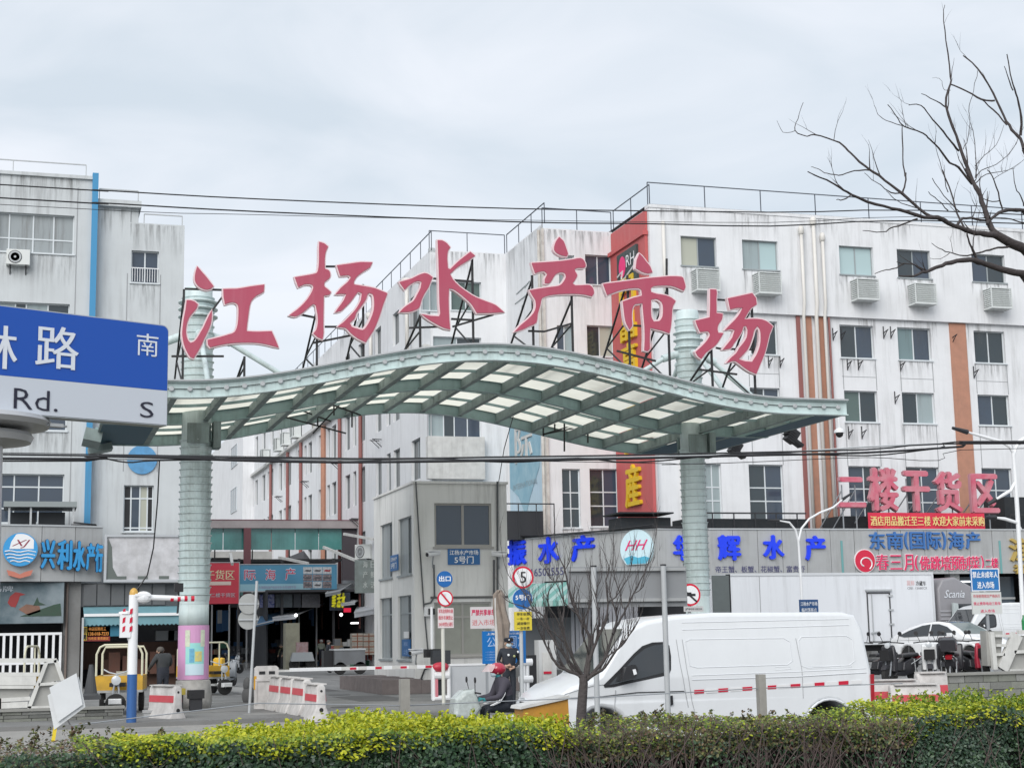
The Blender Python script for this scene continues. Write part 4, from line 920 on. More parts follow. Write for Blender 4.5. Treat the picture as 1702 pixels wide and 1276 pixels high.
# ---- big red rooftop characters over the fascia
fK = FY(66.6); bigr = M('pinkred_box_letter', (.56, .10, .16), .45, noise=.7, ns=1.6, dirt=(1.2, 1.0, 1.0)); side = M('letter_side_rose', (.50, .24, .28), .5)
BR = T('rooftop_sign', 'five big pinkish red box characters on posts above the fascia at right', 'rooftop sign', fK.P(fK.px(1390, 870)[0], 0, 6.6))
for ch, r in (('二', (1390, 795, 1434, 842)), ('楼', (1441, 780, 1489, 848)), ('干', (1498, 785, 1541, 849)), ('货', (1550, 786, 1594, 850)), ('区', (1611, 790, 1655, 851))):
    u0, u1, z0, z1 = fK.rect(*r); mb = MB(); mb.text(fK, ch, u0, u1, z0, z1, -.28, -.20, .035); o = mb.build('character', bigr, BR)
    mb = MB(); mb.text(fK, ch, u0-.03, u1+.03, z0-.03, z1+.03, -.20, 0, .04); mb.build('character_side', side, o)
    mb = MB()
    for u in (u0+.25*(u1-u0), u0+.75*(u1-u0)): mb.bar(fK.P(u, .1, 6.5), fK.P(u, .1, z1-.3), .05); mb.bar(fK.P(u, .1, z0+.8), fK.P(u-.6, 1.6, 6.5), .045)
    mb.build('sign_post', steel, BR)
BN = T('banner', 'red banner with yellow printed characters strung below the big red characters', 'banner', fK.P(fK.px(1443, 875)[0], -.4, 6.9))
fB = FY(66.2); u0, u1, z0, z1 = fB.rect(1443, 852, 1637, 880); mb = MB(); n = 24
for i in range(n):
    a, b = u0+(u1-u0)*i/n, u0+(u1-u0)*(i+1)/n; sa, sb = .05*sin(i*.9), .05*sin((i+1)*.9)
    mb.quad(fB.P(a, sa, z0), fB.P(b, sb, z0), fB.P(b, sb, z1), fB.P(a, sa, z1)); mb.quad(fB.P(a, sa+.01, z1), fB.P(b, sb+.01, z1), fB.P(b, sb+.01, z0), fB.P(a, sa+.01, z0))
mb.build('cloth', M('banner_red', (.62, .03, .07), .7), BN, smooth=True)
mb = MB(); h = (z1-z0); w = u1-u0; mb.text(fB, '酒店用品搬迁至三楼 欢迎大家前来采购', u0+.1*h, u1-.1*h, z0+.22*h, z1-.2*h, -.09, -.075, .015); mb.build('lettering', M('banner_yellow', (.75, .62, .25), .6), BN)
# rails, netting and odd structures on top of the shop row
mb = MB()
for x0, x1 in ((29.5, 35.5), (46.8, 62)):
    mb.box(x0, x1, 67.4, 67.46, 7.35, 7.42); n = int((x1-x0)/1.1)
    for k in range(n+1): mb.box(x0+k*1.1, x0+k*1.1+.05, 67.4, 67.45, 6.5, 7.35)
mb.build('roof_rail', dark, RS)
mb = MB(); mb.box(29.5, 35.8, 67.8, 69.6, 6.5, 7.15); mb.box(37.5, 45, 67.8, 69.6, 6.5, 7.3); mb.box(46.8, 62, 67.8, 69.6, 6.5, 8.3); mb.box(26.2, 28.7, 67.9, 69.5, 6.5, 7.2); mb.box(26.0, 28.7, 67.5, 69.7, 7.35, 7.42)
mb.build('roof_plant', M('black_netting', (.02, .025, .03), .9, noise=.5, ns=5), RS)
x_ = PY(860, 870, 73).x; mb = MB(); mb.box(x_-.5, x_+1.4, 73.2, 74.2, 6.5, 7.9); mb.box(x_-.9, x_+1.9, 72.9, 72.96, 8.2, 8.26)
for k in range(4): mb.box(x_-.9+k*.92, x_-.86+k*.92, 72.9, 72.95, 6.5, 8.2)
mb.build('roof_rail', dark, RS)
mb = MB(); mb.tube([fo.P(0, -.1, zt+.12), fo.P(L_, -.1, zt+.12), (xa+2, YS-.1, zt+.1)], .05, 6); mb.tube([fo.P(0, -.2, zt+.2), fo.P(L_*.5, -.25, zt+.05), fo.P(L_, -.2, zt+.22)], .03, 5); mb.build('cable_bundle', black, RS)
# ================================================================ GROUND FLOOR SHOPS, LEFT
LS = T('shop_row', 'ground floor shops with curved grey fascia under the office block at left', 'shop front', (0, YS, .1))
xr = fsR.px(171, 920)[0]; zl0, zl1 = 4.36, 6.55
# gently curved fascia out of short segments
segs = []; u = -14.0
pts = [(-14, 65.4), (-4, 65.2), (-1.2, 65.35), (.5, 65.6), (1.8, 65.95), (xr, 66.4)]
for i in range(len(pts)-1):
    (x0, y0), (x1, y1) = pts[i], pts[i+1]; fr = Fr((x0, y0), atan2(y1-y0, x1-x0)); L = math.hypot(x1-x0, y1-y0)
    fascia(LS, fr, 0, L, zl0+.0, zl1-.0, 1.5 if L > 4 else 1.9); segs.append((fr, L))
mb = MB(); mb.add([(x, y+.3, 6.4) for x, y in pts]+[(xr, V1, 6.4), (-14, V1, 6.4)], [tuple(range(8))[::-1]]); mb.build('canopy_top', MATS['tar_roof'], LS)
sky_l = M('sky_blue_letter', (.04, .30, .62), .35)
fr1 = segs[3][0]; fr2 = segs[4][0]; fr0 = segs[2][0]
letters('shop_name', 'sky blue raised characters on the curved fascia beside the round boat logo', 'shop sign', Fr((0, 65.46), .2), [('兴', (67, 897, 91, 944)), ('利', (94, 898, 119, 946)), ('水', (120, 900, 141, 948)), ('产', (142, 903, 157, 947)), ('行', (157, 904, 170, 950))], sky_l, .03, .14, M('navy_side', (.02, .04, .1), .5))
fL = Fr((-1, 65.36), .03); cu, cz = fL.px(34, 913); LG2 = T('round_logo', 'round white and blue logo board with script letters above striped waves, left edge', 'logo board', fL.P(cu, 0, cz-.7))
mb = MB(); mb.lathe([(.66, -.12), (.66, -.02)], fL.P(cu, 0, cz), 32, 'y'); mb.build('board', sky_l, LG2)
mb = MB(); mb.fpoly(fL, [(cu-.42+.0, cz+.02)]+[(cu+.62*cos(t), cz+.62*sin(t)) for t in [radians(2)+radians(105)*k/12 for k in range(13)]]+[(cu-.36, cz+.3)], -.135, -.121); mb.build('white_field', white, LG2)
mb = MB()
for k in range(4):
    z = cz-.08-k*.13; w_ = sqrt(max(.01, .6**2-(z-cz)**2)); mb.tube([fL.P(cu-w_+2*w_*t/8, -.13, z+.03*sin(t*1.3)) for t in range(9)], .025, 4)
mb.build('wave_line', white, LG2)
mb = MB(); mb.text(fL, 'XJ', cu-.34, cu+.36, cz+.05, cz+.38, -.14, None, .005, .45); mb.build('script', M('maroon', (.25, .02, .05), .5), LG2)
mb = MB(); mb.fpoly(fL, [(cu-.5, cz-.8), (cu-.2, cz-.88), (cu, cz-.98), (cu+.2, cz-.88), (cu+.5, cz-.8), (cu+.42, cz-1.02), (cu, cz-1.14), (cu-.42, cz-1.02)], -.1, -.02); mb.build('ribbon', M('salmon', (.50, .17, .12), .5), LG2)
# blank weathered billboard
fBB = FY(66.0); r = fBB.rect(172, 888, 322, 968); BB = T('blank_billboard', 'blank weathered white billboard with torn edges beside the blue shop name', 'billboard', fBB.P(r[0], 0, r[2]))
r = (xr+.05, r[1], 4.32, 6.25)
mb = MB(); mb.fbox(fBB, r[0]+.1, r[1]-.1, .02, .2, r[2]+.1, r[3]-.1); mb.build('sheet', M('weathered_sheet', (.58, .58, .60), .7, noise=.9, ns=1.8, streak=.5, bump=.4, bs=4, dirt=(.35, .34, .33)), BB)
mb = MB(); mb.fbox(fBB, r[0], r[1], -.05, .22, r[3]-.1, r[3]); mb.fbox(fBB, r[0], r[1], -.05, .22, r[2], r[2]+.1); mb.fbox(fBB, r[0], r[0]+.1, -.05, .22, r[2]+.101, r[3]-.101); mb.fbox(fBB, r[1]-.1, r[1], -.05, .22, r[2]+.101, r[3]-.101); mb.build('frame', M('aluminium', (.5, .52, .54), .4, metal=.4), BB)
mb = MB()
for k in range(5): mb.fbox(fBB, r[0]+.5+k*.85, r[0]+.9+k*.85, .0, .019, r[2]+.12, r[2]+.24)
mb.fpoly(fBB, [(r[0]+.11, r[2]+.12), (r[0]+.6, r[2]+.12), (r[0]+.35, r[2]+.6), (r[0]+.3, r[3]-.5), (r[0]+.15, r[3]-.15)], .01, .019); mb.build('torn_patch', M('torn_dark', (.12, .14, .13), .8), BB)
# walls, pilaster and openings below
fW = FY(66.35)
x130 = fW.px(133, 1050)[0]; x105 = fW.px(105, 1050)[0]
mb = MB(); mb.fbox(fW, x105, x130, 0, 3.2, .09, 4.36); mb.build('pilaster', M('pilaster_concrete', (.22, .22, .215), .85, noise=.5, ns=1.5, bump=.3), LS)
mb = MB(); mb.tube([fW.P(x105+.12, -.08, .1), fW.P(x105+.12, -.08, 4.3)], .05, 8); mb.build('drain_pipe', M('brown_pipe', (.2, .16, .14), .5), LS)
mb = MB(); mb.fbox(fW, x130, 6.4, .05, .2, 3.35, 4.3); mb.build('shutter_box', M('shutter_dark', (.07, .075, .08), .7), LS)
for k in range(6):
    mb = MB(); u = x130+.1+k*.55; mb.fbox(fW, u, u+.5, .0, .04, 3.4, 4.25); mb.build('shutter_panel', M('shutter_grey', (.11, .115, .12), .6, noise=.3), LS)
mb = MB(); mb.fbox(fW, -14, x105, 3.2, 3.4, .09, 4.36); mb.fbox(fW, x130, 6.4, 3.2, 3.4, .09, 4.36); mb.fbox(fW, 6.2, 6.4, 0, 3.2, .09, 4.36); mb.build('inner_wall', dk, LS)
mb = MB(); mb.fbox(fW, x130, 6.2, 2.9, 3.19, .8, 1.9); mb.fbox(fW, x130+1.0, 6.1, 1.4, 2.3, .09, 1.2); mb.build('shop_counter', M('brown_stock', (.10, .05, .035), .8, noise=.6, ns=2), LS)
for k, u in enumerate((x130+3.4, x130+3.9)): mb = MB(); mb.fbox(fW, u-.3, u+.45, 1.2, 1.6, 1.95, 2.35); mb.build('foam_box', M('foam_grey', (.22, .23, .24), .8), LS)
mb = MB(); mb.fbox(fW, x130+2.6, x130+4.1, 1.0, 1.06, 2.78, 2.82); mb.build('shelf', galv, LS)
for k in range(5): mb = MB(); mb.fbox(fW, x130+1.2+k*.55, x130+1.65+k*.55, .9, 1.3, .6, 1.5-(k % 3)*.15); mb.build('crate_stack', M('crate_brown', (.14, .06, .04), .7, noise=.5, ns=5), LS)
# blue-green awning over the shop
WA = T('shop_awning', 'pale blue green awning with scalloped edge over the dark fish shop at left', 'awning', fW.P(x130, 0, 2.8))
u0, u1 = x130+.1, 6.45; mb = MB(); n = 26
for i in range(n):
    a, b = u0+(u1-u0)*i/n, u0+(u1-u0)*(i+1)/n
    mb.quad(fW.P(a, .1, 3.35), fW.P(a, -1.1, 2.95), fW.P(b, -1.1, 2.95), fW.P(b, .1, 3.35))
    mb.add([fW.P(a, -1.1, 2.95), fW.P(a, -1.11, 2.62), fW.P((a+b)/2, -1.11, 2.56), fW.P(b, -1.11, 2.62), fW.P(b, -1.1, 2.95)], [(0, 1, 2, 3, 4)])
mb.build('canvas', M('awning_bluegreen', (.16, .33, .38), .7, noise=.5, ns=1.2), WA)
mb = MB(); mb.fbox(fW, u0, u1, -1.18, -1.08, 2.94, 3.05); mb.build('front_bar', white, WA)
# drape below left part, recruitment poster, side post
DP = fW; mb = MB(); mb.fbox(fW, x130+.12, x130+2.0, -.9, -.86, 2.15, 2.6); o = mb.build('awning_drape', M('drape_blue', (.03, .16, .24), .7), WA)
fP = FY(65.45); r = fP.rect(135, 1040, 183, 1065); PS = T('recruitment_poster', 'dark red recruitment poster with yellow characters hanging in the fish shop', 'poster', fP.P(r[0], 0, r[2]))
mb = MB(); mb.fbox(fP, *r[:2], 0, .03, *r[2:]); mb.build('board', M('poster_red', (.20, .02, .02), .5), PS); w = r[1]-r[0]; h = r[3]-r[2]
mb = MB(); mb.fbox(fP, r[0]+.03*w, r[0]+.2*w, -.01, -.001, r[2]+.05*h, r[3]-.03*h); mb.build('yellow_strip', M('poster_amber', (.6, .42, .05), .5), PS)
mb = MB(); mb.text(fP, '招', r[0]+.05*w, r[0]+.18*w, r[2]+.53*h, r[2]+.92*h, -.02, None, .03); mb.text(fP, '聘', r[0]+.05*w, r[0]+.18*w, r[2]+.1*h, r[2]+.48*h, -.02, None, .03); mb.build('lettering', black, PS)
mb = MB(); mb.text(fP, '本店招聘员工', r[0]+.25*w, r[0]+.86*w, r[2]+.7*h, r[2]+.95*h, -.01, None, .03); mb.text(fP, '138-018-7233', r[0]+.25*w, r[0]+.95*w, r[2]+.38*h, r[2]+.6*h, -.01, None, .03); mb.text(fP, '包吃住 薪资面议', r[0]+.25*w, r[0]+.95*w, r[2]+.08*h, r[2]+.28*h, -.01, None, .02); mb.build('lettering', M('poster_orange', (.75, .30, .06), .5), PS)
mb = MB(); mb.box(x130+.02, x130+.1, 65.1, 65.2, .09, 2.9); mb.build('door_post', galv, LS)
# bird mural and white gate
fM = FY(65.9); r = fM.rect(-60, 968, 106, 1036); MU = T('bird_mural', 'dark blue green printed mural with a red bird above the white bars', 'mural', fM.P(r[0], 0, r[2]))
mb = MB(); mb.fbox(fM, r[0]-6, r[1], 0, .06, r[2], r[3]); mb.build('board', M('mural_teal', (.035, .075, .095), .6, noise=.9, ns=.6, dirt=(.9, 1.0, 1.05)), MU)
bc = fM.px(25, 997)
mb = MB(); mb.fpoly(fM, [(bc[0]-.28, bc[1]-.1), (bc[0]-.2, bc[1]+.15), (bc[0], bc[1]+.32), (bc[0]+.15, bc[1]+.3), (bc[0]+.4, bc[1]+.22), (bc[0]+.18, bc[1]+.17), (bc[0]+.12, bc[1]-.05), (bc[0]+.02, bc[1]-.28), (bc[0]-.15, bc[1]-.25)], -.012, -.001); mb.build('bird_print', M('bird_red', (.28, .03, .03), .5), MU)
mb = MB(); c2 = fM.px(48, 1012); mb.fpoly(fM, [(c2[0]-.4, c2[1]), (c2[0]-.1, c2[1]+.2), (c2[0]+.4, c2[1]+.12), (c2[0]+.45, c2[1]-.1), (c2[0], c2[1]-.25)], -.012, -.001); mb.build('rock_print', M('rock_rust', (.24, .12, .08), .6, noise=.6, ns=4), MU)
mb = MB(); c2 = fM.px(64, 1000); mb.fpoly(fM, [(c2[0]-.2, c2[1]-.15), (c2[0]-.05, c2[1]+.2), (c2[0]+.02, c2[1]), (c2[0]+.3, c2[1]-.12)], -.012, -.001); c2 = fM.px(85, 1015); mb.fpoly(fM, [(c2[0]-1.2, c2[1]-.2), (c2[0]+.1, c2[1]+.25), (c2[0]+.35, c2[1]+.3), (c2[0]+.4, c2[1]-.2)], -.012, -.001); mb.build('hill_print', M('hill_green', (.03, .07, .045), .6, noise=.6, ns=4), MU)
printed(MU, fM, '鸟牌', (-14, 973, 22, 983), M('print_white', (.5, .55, .6), .6), bold=.02, d=-.015)
GF = T('white_bar_gate', 'white steel bar gate under the bird mural', 'gate', fM.P(r[0], .2, .1)); fG = FY(66.1)
zg0, zg1 = .1, 2.35
mb = MB()
for z in (zg0, 1.1, zg1-.1): mb.fbox(fG, -10, x105-.05, 0, .06, z, z+.1)
mb.build('rail', white, GF)
b_ = None
for k in range(24):
    u = x105-.15-k*.27
    if b_ is None:
        mb = MB(); mb.fbox(Fr((0, 66.1)), 0, .1, .01, .05, zg0+.1, zg1-.1); b_ = mb.build('bar', white, GF); base = Vector(b_.location); b_.location = (u, 0, 0)
    else: copy_piece(b_, (u, 0, 0)).parent = GF
# terrace structure over the left fascia
TS = T('terrace_shelter', 'dark flat shelter with black tanks above the curved left fascia', 'shelter', (-1, 67, 6.5))
a = FY(66.8); r = a.rect(6, 833, 128, 840)
mb = MB(); mb.fbox(a, r[0], r[1], 0, 2.2, r[2]-.05, r[3]); mb.build('roof', M('shelter_grey', (.25, .28, .28), .6), TS)
for px_ in (15, 51, 122): u = a.px(px_, 860)[0]; mb = MB(); mb.fbox(a, u-.04, u+.04, .1, .18, 6.5, r[2]); mb.build('post', galv, TS)
for q in ((17, 851, 60, 876), (64, 851, 108, 876)):
    t_ = a.rect(*q, 1.0); mb = MB(); mb.fbox(a, t_[0], t_[1], 1.0, 1.9, 6.45, t_[3]); mb.build('black_tank', M('tank_black', (.02, .025, .03), .4), TS)
mb = MB()
for p_, q in (((118, 872), (160, 872)), ((160, 872), (160, 882)), ((122, 868), (160, 872))): mb.bar(a.P(*[a.px(*p_)[0], 0, a.px(*p_)[1]]), a.P(*[a.px(*q)[0], 0, a.px(*q)[1]]), .06)
mb.build('bracket', dark, TS)
# ================================================================ ALLEY
# red and blue hoardings
def AY(y): return 100+(y-61.5)*1.5
fA = FY(100)
r = fA.rect(330, 935, 397, 1003); HB = T('red_hoarding', 'red sign board with pale yellow characters behind the left gate column', 'sign board', fA.P(r[0], 0, r[2]))
mb = MB(); mb.fbox(fA, r[0], r[1], 0, .12, r[2], r[3]); mb.build('board', M('hoarding_red', (.62, .05, .08), .5), HB)
mb = MB(); mb.fbox(fA, r[0]-.02, r[1]+.04, -.02, .1, r[3]+.002, r[3]+.05); mb.fbox(fA, r[1], r[1]+.05, -.02, .1, r[2], r[3]); mb.build('frame', galv, HB)
cream = M('cream_print', (.75, .66, .42), .5)
printed(HB, fA, '干货区', (341, 947, 390, 963), cream, bold=.02)
q = fA.rect(345, 966, 384, 972); mb = MB(); mb.fbox(fA, q[0], q[1], -.012, -.001, q[2], q[3]); mb.build('pill_print', M('pill', (.75, .62, .55), .5), HB)
printed(HB, fA, '二楼干货区', (350, 985, 391, 992), M('print_white', (.6, .6, .6), .6), bold=.01)
r = fA.rect(399, 938, 560, 981); HC = T('blue_hoarding', 'blue seafood sign board with red and white characters across the alley', 'sign board', fA.P(r[0], 0, r[2]))
mb = MB(); mb.fbox(fA, r[0], r[1], 0, .12, r[2], r[3]); mb.build('board', M('hoarding_blue', (.08, .27, .42), .5, noise=.2, ns=1), HC)
h = r[3]-r[2]; mb = MB(); mb.fbox(fA, r[0], r[1]-1.7, -.004, -.001, r[2]+.02, r[2]+.26*h); mb.build('pale_band', M('pale_band', (.28, .48, .56), .5), HC)
mb = MB(); mb.fbox(fA, r[0]-.02, r[1]+.02, -.03, .1, r[3]+.002, r[3]+.05); mb.fbox(fA, r[0]-.02, r[1]+.02, -.03, .1, r[2]-.06, r[2]-.002); mb.build('frame', galv, HC)
for ch, q in (('际', (406, 947, 425, 963)), ('海', (441, 946, 458, 963)), ('产', (474, 944, 491, 963))):
    u0, u1, z0, z1 = fA.rect(*q); mb = MB(); mb.text(fA, ch, u0-.02, u1+.02, z0-.02, z1+.02, -.008, None, .05); mb.m = 1; mb.text(fA, ch, u0, u1, z0, z1, -.016, None, .01); mb.build('character', [M('print_white2', (.65, .72, .8), .5), M('print_crimson', (.5, .02, .08), .5)], HC)
printed(HC, fA, '东海国际海产批发市场 各类海鲜干货', (430, 973, 492, 978), M('print_mauve', (.3, .25, .4), .6), bold=.005)
for k in range(9):
    x0 = 504+(k % 3)*16; y0 = 942+(k//3)*12; q = fA.rect(x0, y0, x0+15, y0+11); mb = MB(); mb.fbox(fA, q[0], q[1], -.014, -.002, q[2], q[3])
    fo_ = mb.build('fish_photo', M('photo_pale', (.55, .58, .6), .5, noise=.8, ns=9) if k in (0, 1, 2, 7) else M('photo_dark', (.06, .06, .07), .5, noise=.8, ns=9, dirt=(1.5, 1.2, 1.2)), HC)
    cz_ = (q[2]+q[3])/2; cu_ = (q[0]+q[1])/2; w_ = (q[1]-q[0])*.4; mb = MB(); mb.fpoly(fA, [(cu_-w_, cz_-.03), (cu_-w_*.3, cz_+.06), (cu_+w_*.5, cz_+.02), (cu_+w_, cz_+.07), (cu_+w_*.8, cz_-.08), (cu_-w_*.2, cz_-.08)], -.02, -.015); mb.build('fish_print', M('photo_red', (.3, .03, .04), .5) if k == 2 else M('photo_fish', (.2, .2, .22) if k not in (0, 1, 7) else (.08, .08, .09), .5), fo_)
for u in (fA.px(352, 960)[0], fA.px(402, 960)[0], fA.px(548, 960)[0]):
    pass
mb = MB()
for px_ in (346, 398, 470, 556): u = fA.px(px_, 1000)[0]; mb.box(u-.08, u+.08, 100.3, 100.46, .1, 7.0)
mb.build('hoarding_post', dark, HC)
# market stalls: two dark rows under hoardings with lean-to awnings
def stall_block(name, label, x0, x1, y0, y1, z1):
    R_ = T(name, label, 'stall', ((x0+x1)/2, y0, .09)); mb = MB()
    mb.box(x0, x1, y0+1.5, y1, z1-.15, z1); mb.build('roof', MATS['tar_roof'], R_)
    mb = MB(); mb.box(x0, x1, y1-.1, y1, .09, z1-.16); mb.box(x0, x0+.1, y0+1.5, y1-.1, .09, z1-.16); mb.box(x1-.1, x1, y0+1.5, y1-.1, .09, z1-.16); mb.build('wall', dk, R_); return R_
stall_block('market_stall', 'dark covered stalls below the blue hoarding on the left side of the alley', PY(300, 1050, 112).x, 14.0, 108, 119, 5.2)
stall_block('market_stall', 'dark covered stalls on the right side of the alley beside the gatehouse', 14.4, X3-.1, 98, 119, 5.0)
SI = M('stock_dark', (.05, .055, .06), .8, noise=.8, ns=3, dirt=(.6, .6, .7)); rs = random.Random(11)
def awn(name, label, pts, mt, drop=.3, poles=()):
    R_ = T(name, label, 'awning', pts[0], 'lean-to awnings in the market alley'); a, b, c, d = [Vector(p) for p in pts]   # a,b back edge; c,d front edge
    mb = MB(); mb.quad(a, b, c, d); mb.quad(a-Vector((0, 0, .03)), d-Vector((0, 0, .03)), c-Vector((0, 0, .03)), b-Vector((0, 0, .03))); mb.quad(d, c, c-Vector((0, 0, drop)), d-Vector((0, 0, drop))); mb.build('canvas', mt, R_)
    mb = MB(); mb.bar(d, c, .06); mb.bar(a, d, .05); mb.bar(b, c, .05)
    for p in poles: mb.bar(p, (p[0], p[1], .1), .06)
    mb.build('frame', galv, R_)
bt = M('tarp_blue', (.07, .16, .28), .6, noise=.4, ns=2); gt = M('tarp_grey', (.22, .24, .26), .6, noise=.4, ns=2); wt = M('tarp_white', (.45, .47, .5), .6, noise=.3, ns=2)
def q3(px_, py_, Y): return tuple(PY(px_, py_, AY(Y)))
awn('stall_awning', 'blue tarp awning sloping down to the left behind the round sign backs', (q3(510, 1003, 66), q3(432, 1024, 62), q3(425, 1038, 60.5), q3(455, 1031, 60.5)), bt, .12)
awn('stall_awning', 'long grey white awning rising to the right over the stall entrance', (q3(520, 1006, 68), q3(540, 1002, 66), q3(492, 1022, 60.6), q3(453, 1026, 60.6)), wt, .22)
awn('stall_awning', 'small grey awning in front of the yellow stall letters', (q3(560, 970, 66), q3(584, 969, 63), q3(566, 981, 60), q3(541, 986, 60)), gt, .2)
awn('stall_awning', 'pale awning right of the yellow stall letters', (q3(585, 985, 66), q3(610, 989, 66), q3(590, 1000, 60.3), q3(567, 1003, 60.3)), wt, .15)
awn('stall_awning', 'pale purple grey awning touching the gatehouse wall', (q3(600, 995, 66), q3(622, 990, 62), q3(622, 1012, 58.8), q3(589, 1018, 58.8)), wt, .3)
# dark fronts with goods under the hoardings
ORD = ['leftmost', 'second', 'third', 'fourth', 'fifth', 'sixth', 'seventh', 'rightmost']
for k in range(8):
    px_ = 362+k*20; y = rs.uniform(108.2, 109.4); x = PY(px_, 1090, y).x; h = rs.uniform(1.0, 2.4); mb = MB()
    for j in range(4): w = rs.uniform(.5, 1.0); x_o = rs.uniform(-.15, .15); mb.box(x+x_o, x+x_o+w, y+.1*j, y+.6+.1*j, .09+h*j/4+.004, .09+h*(j+1)/4)
    tag(setpiv(mb.build('goods_stack', SI)), '%s dark heap of stacked goods under the hoardings, counted from the left' % ORD[k], 'goods', 'dark stacked goods in the stalls')
fS = FY(101); r = fS.rect(432, 985, 540, 1012)
ST = T('stall_sign', 'strip of small dark and blue shop signs below the blue hoarding', 'shop sign', fS.P(r[0], 0, r[2]))
for k, (x0, x1, m_) in enumerate(((432, 456, M('sign_indigo', (.03, .06, .35), .5, noise=.8, ns=6, dirt=(3, 3, 3))), (458, 486, M('sign_slate', (.14, .17, .19), .5, noise=.6, ns=6)), (488, 500, M('sign_slate2', (.07, .08, .1), .5, noise=.6, ns=6)), (502, 532, M('sign_slate3', (.2, .2, .22), .5, noise=.8, ns=7)))):
    q = fS.rect(x0, 987, x1, 1009); mb = MB(); mb.fbox(fS, q[0], q[1], 0, .1, q[2], q[3]); mb.build('sign_panel', m_, ST)
mb = MB(); q = fS.rect(430, 984, 548, 987); mb.fbox(fS, q[0], q[1], -.05, .1, q[2], q[3]); mb.build('sign_rail', black, ST)
fY_ = Fr((PY(552, 1000, 100).x, 100), .5)
YL = T('stall_sign', 'dark stall sign with bright yellow slanted letters at the alley right side', 'shop sign', fY_.P(0, 0, 2.6))
mb = MB(); fZ = FY(99.2); q = fZ.rect(548, 984, 582, 1014); mb.fbox(fZ, q[0], q[1], 0, .1, q[2], q[3]); mb.build('board', M('board_navy', (.02, .03, .05), .5), YL)
for ch, x0 in (('鲜', 551), ('活', 559), ('水', 566)): qq = fZ.rect(x0, 985, x0+8, 1009); mb = MB(); mb.text(fZ, ch, *qq, -.01, None, .05, .2); mb.build('character', M('neon_yellow', (.75, .7, .02), .5, emit=.25), YL)
q = fZ.rect(571, 1010, 583, 1017); mb = MB(); mb.fbox(fZ, q[0], q[1], -.06, -.01, q[2], q[3]); mb.build('red_lamp', M('led_red', (.7, .02, .06), .5, emit=.5), YL)
# loose stock inside the stalls: boxes of several colours, parts of the stall rows
stock = [M('stock_white', (.42, .43, .43), .8, noise=.3), M('stock_blue', (.04, .12, .26), .6), M('stock_red', (.26, .05, .04), .6), M('stock_wood', (.22, .16, .10), .8), M('stock_green', (.05, .16, .10), .6), M('stock_grey', (.14, .15, .16), .7)]
st_roots = [o for o in C.objects if o.name.startswith('market_stall')]
for k in range(90):
    left = k % 2; px_ = rs.uniform(348, 548) if left else rs.uniform(545, 622); y = rs.uniform(106.5, 110) if left else rs.uniform(97.2, 99.5); z = rs.choice((.1, .1, .55, 1.0, 1.4)); p = PY(px_, 1080, y); w = rs.uniform(.3, .8)
    mb = MB(); mb.box(p.x, p.x+w, y, y+.5, z, z+rs.uniform(.25, .5)); mb.build('stock_box', rs.choice(stock), st_roots[0 if left else 1])
for k in range(22):
    px_ = rs.uniform(350, 545); y = rs.uniform(105, 108); p = PY(px_, 1040, y); mb = MB(); mb.box(p.x, p.x+rs.uniform(.1, .5), y, y+.08, 3.0+rs.uniform(-.6, .4), 3.9); mb.build('hanging_stock', rs.choice(stock), st_roots[0])
for k in range(7):
    y = 104.0; p = PY(352+k*29, 1040, y); mb = MB(); mb.bar((p.x, y, .1), (p.x, y, 4.2), .09); mb.build('stall_post', galv, st_roots[0])
# vertical faded green sign above, near gatehouse
fV = FY(92.0); q = fV.rect(590, 930, 626, 985); VS = T('vertical_sign', 'faded grey green torn sign board with characters left of the gatehouse', 'sign board', fV.P(q[0], 0, q[2]))
mb = MB(); mb.fbox(fV, q[0], q[1], 0, .12, q[2], q[3]); mb.build('board', M('faded_green_board', (.22, .26, .25), .7, noise=.8, ns=2, streak=.4), VS)
for i, ch in enumerate('海产水日鲜活'): 
    c0 = 603+(i//3)*13; y0 = 932+(i % 3)*17; qq = fV.rect(c0, y0, c0+8, y0+11); mb = MB(); mb.text(fV, ch, *qq, -.01, None, .02); mb.build('character', M('faded_char', (.42, .45, .43), .6), VS)
# split air conditioners left of the gatehouse
split_ac(q3(612, 929, 60.2), 'outdoor air conditioner above the torn green sign, left of the gatehouse', -1.0, 1.5)
split_ac(q3(604, 927, 63), 'second outdoor air conditioner half hidden behind the one at the gatehouse corner', -1.1, 1.5)
# lamps in the alley, bulbs
for k, (px_, py_, lb) in enumerate(((492, 1022, 'small lit white bulb under the long awning'), (567, 1021, 'lit white bulb below the red lamp of the yellow letter sign'), (616, 1021, 'warm lit bulb beside the gatehouse wall'))):
    p = PY(px_, py_, 98.4); mb = MB(); mb.ball(p, .11 if k < 2 else .14); o = mb.build('bulb', M('bulb_white', (1, 1, 1), .5, emit=1.4) if k < 2 else M('bulb_warm', (1, .6, .2), .5, emit=2)); setpiv(o); tag(o, lb, 'light bulb', 'lit bulbs in the alley')
mb = MB(); q = PY(583, 1035, 97.5); mb.box(q.x, q.x+.5, 97.5, 97.55, q.z-.05, q.z+.05); o = setpiv(mb.build('tube_light', M('bulb_white', (1, 1, 1), .5, emit=1.4))); tag(o, 'short lit tube light under the right alley awnings', 'tube light')
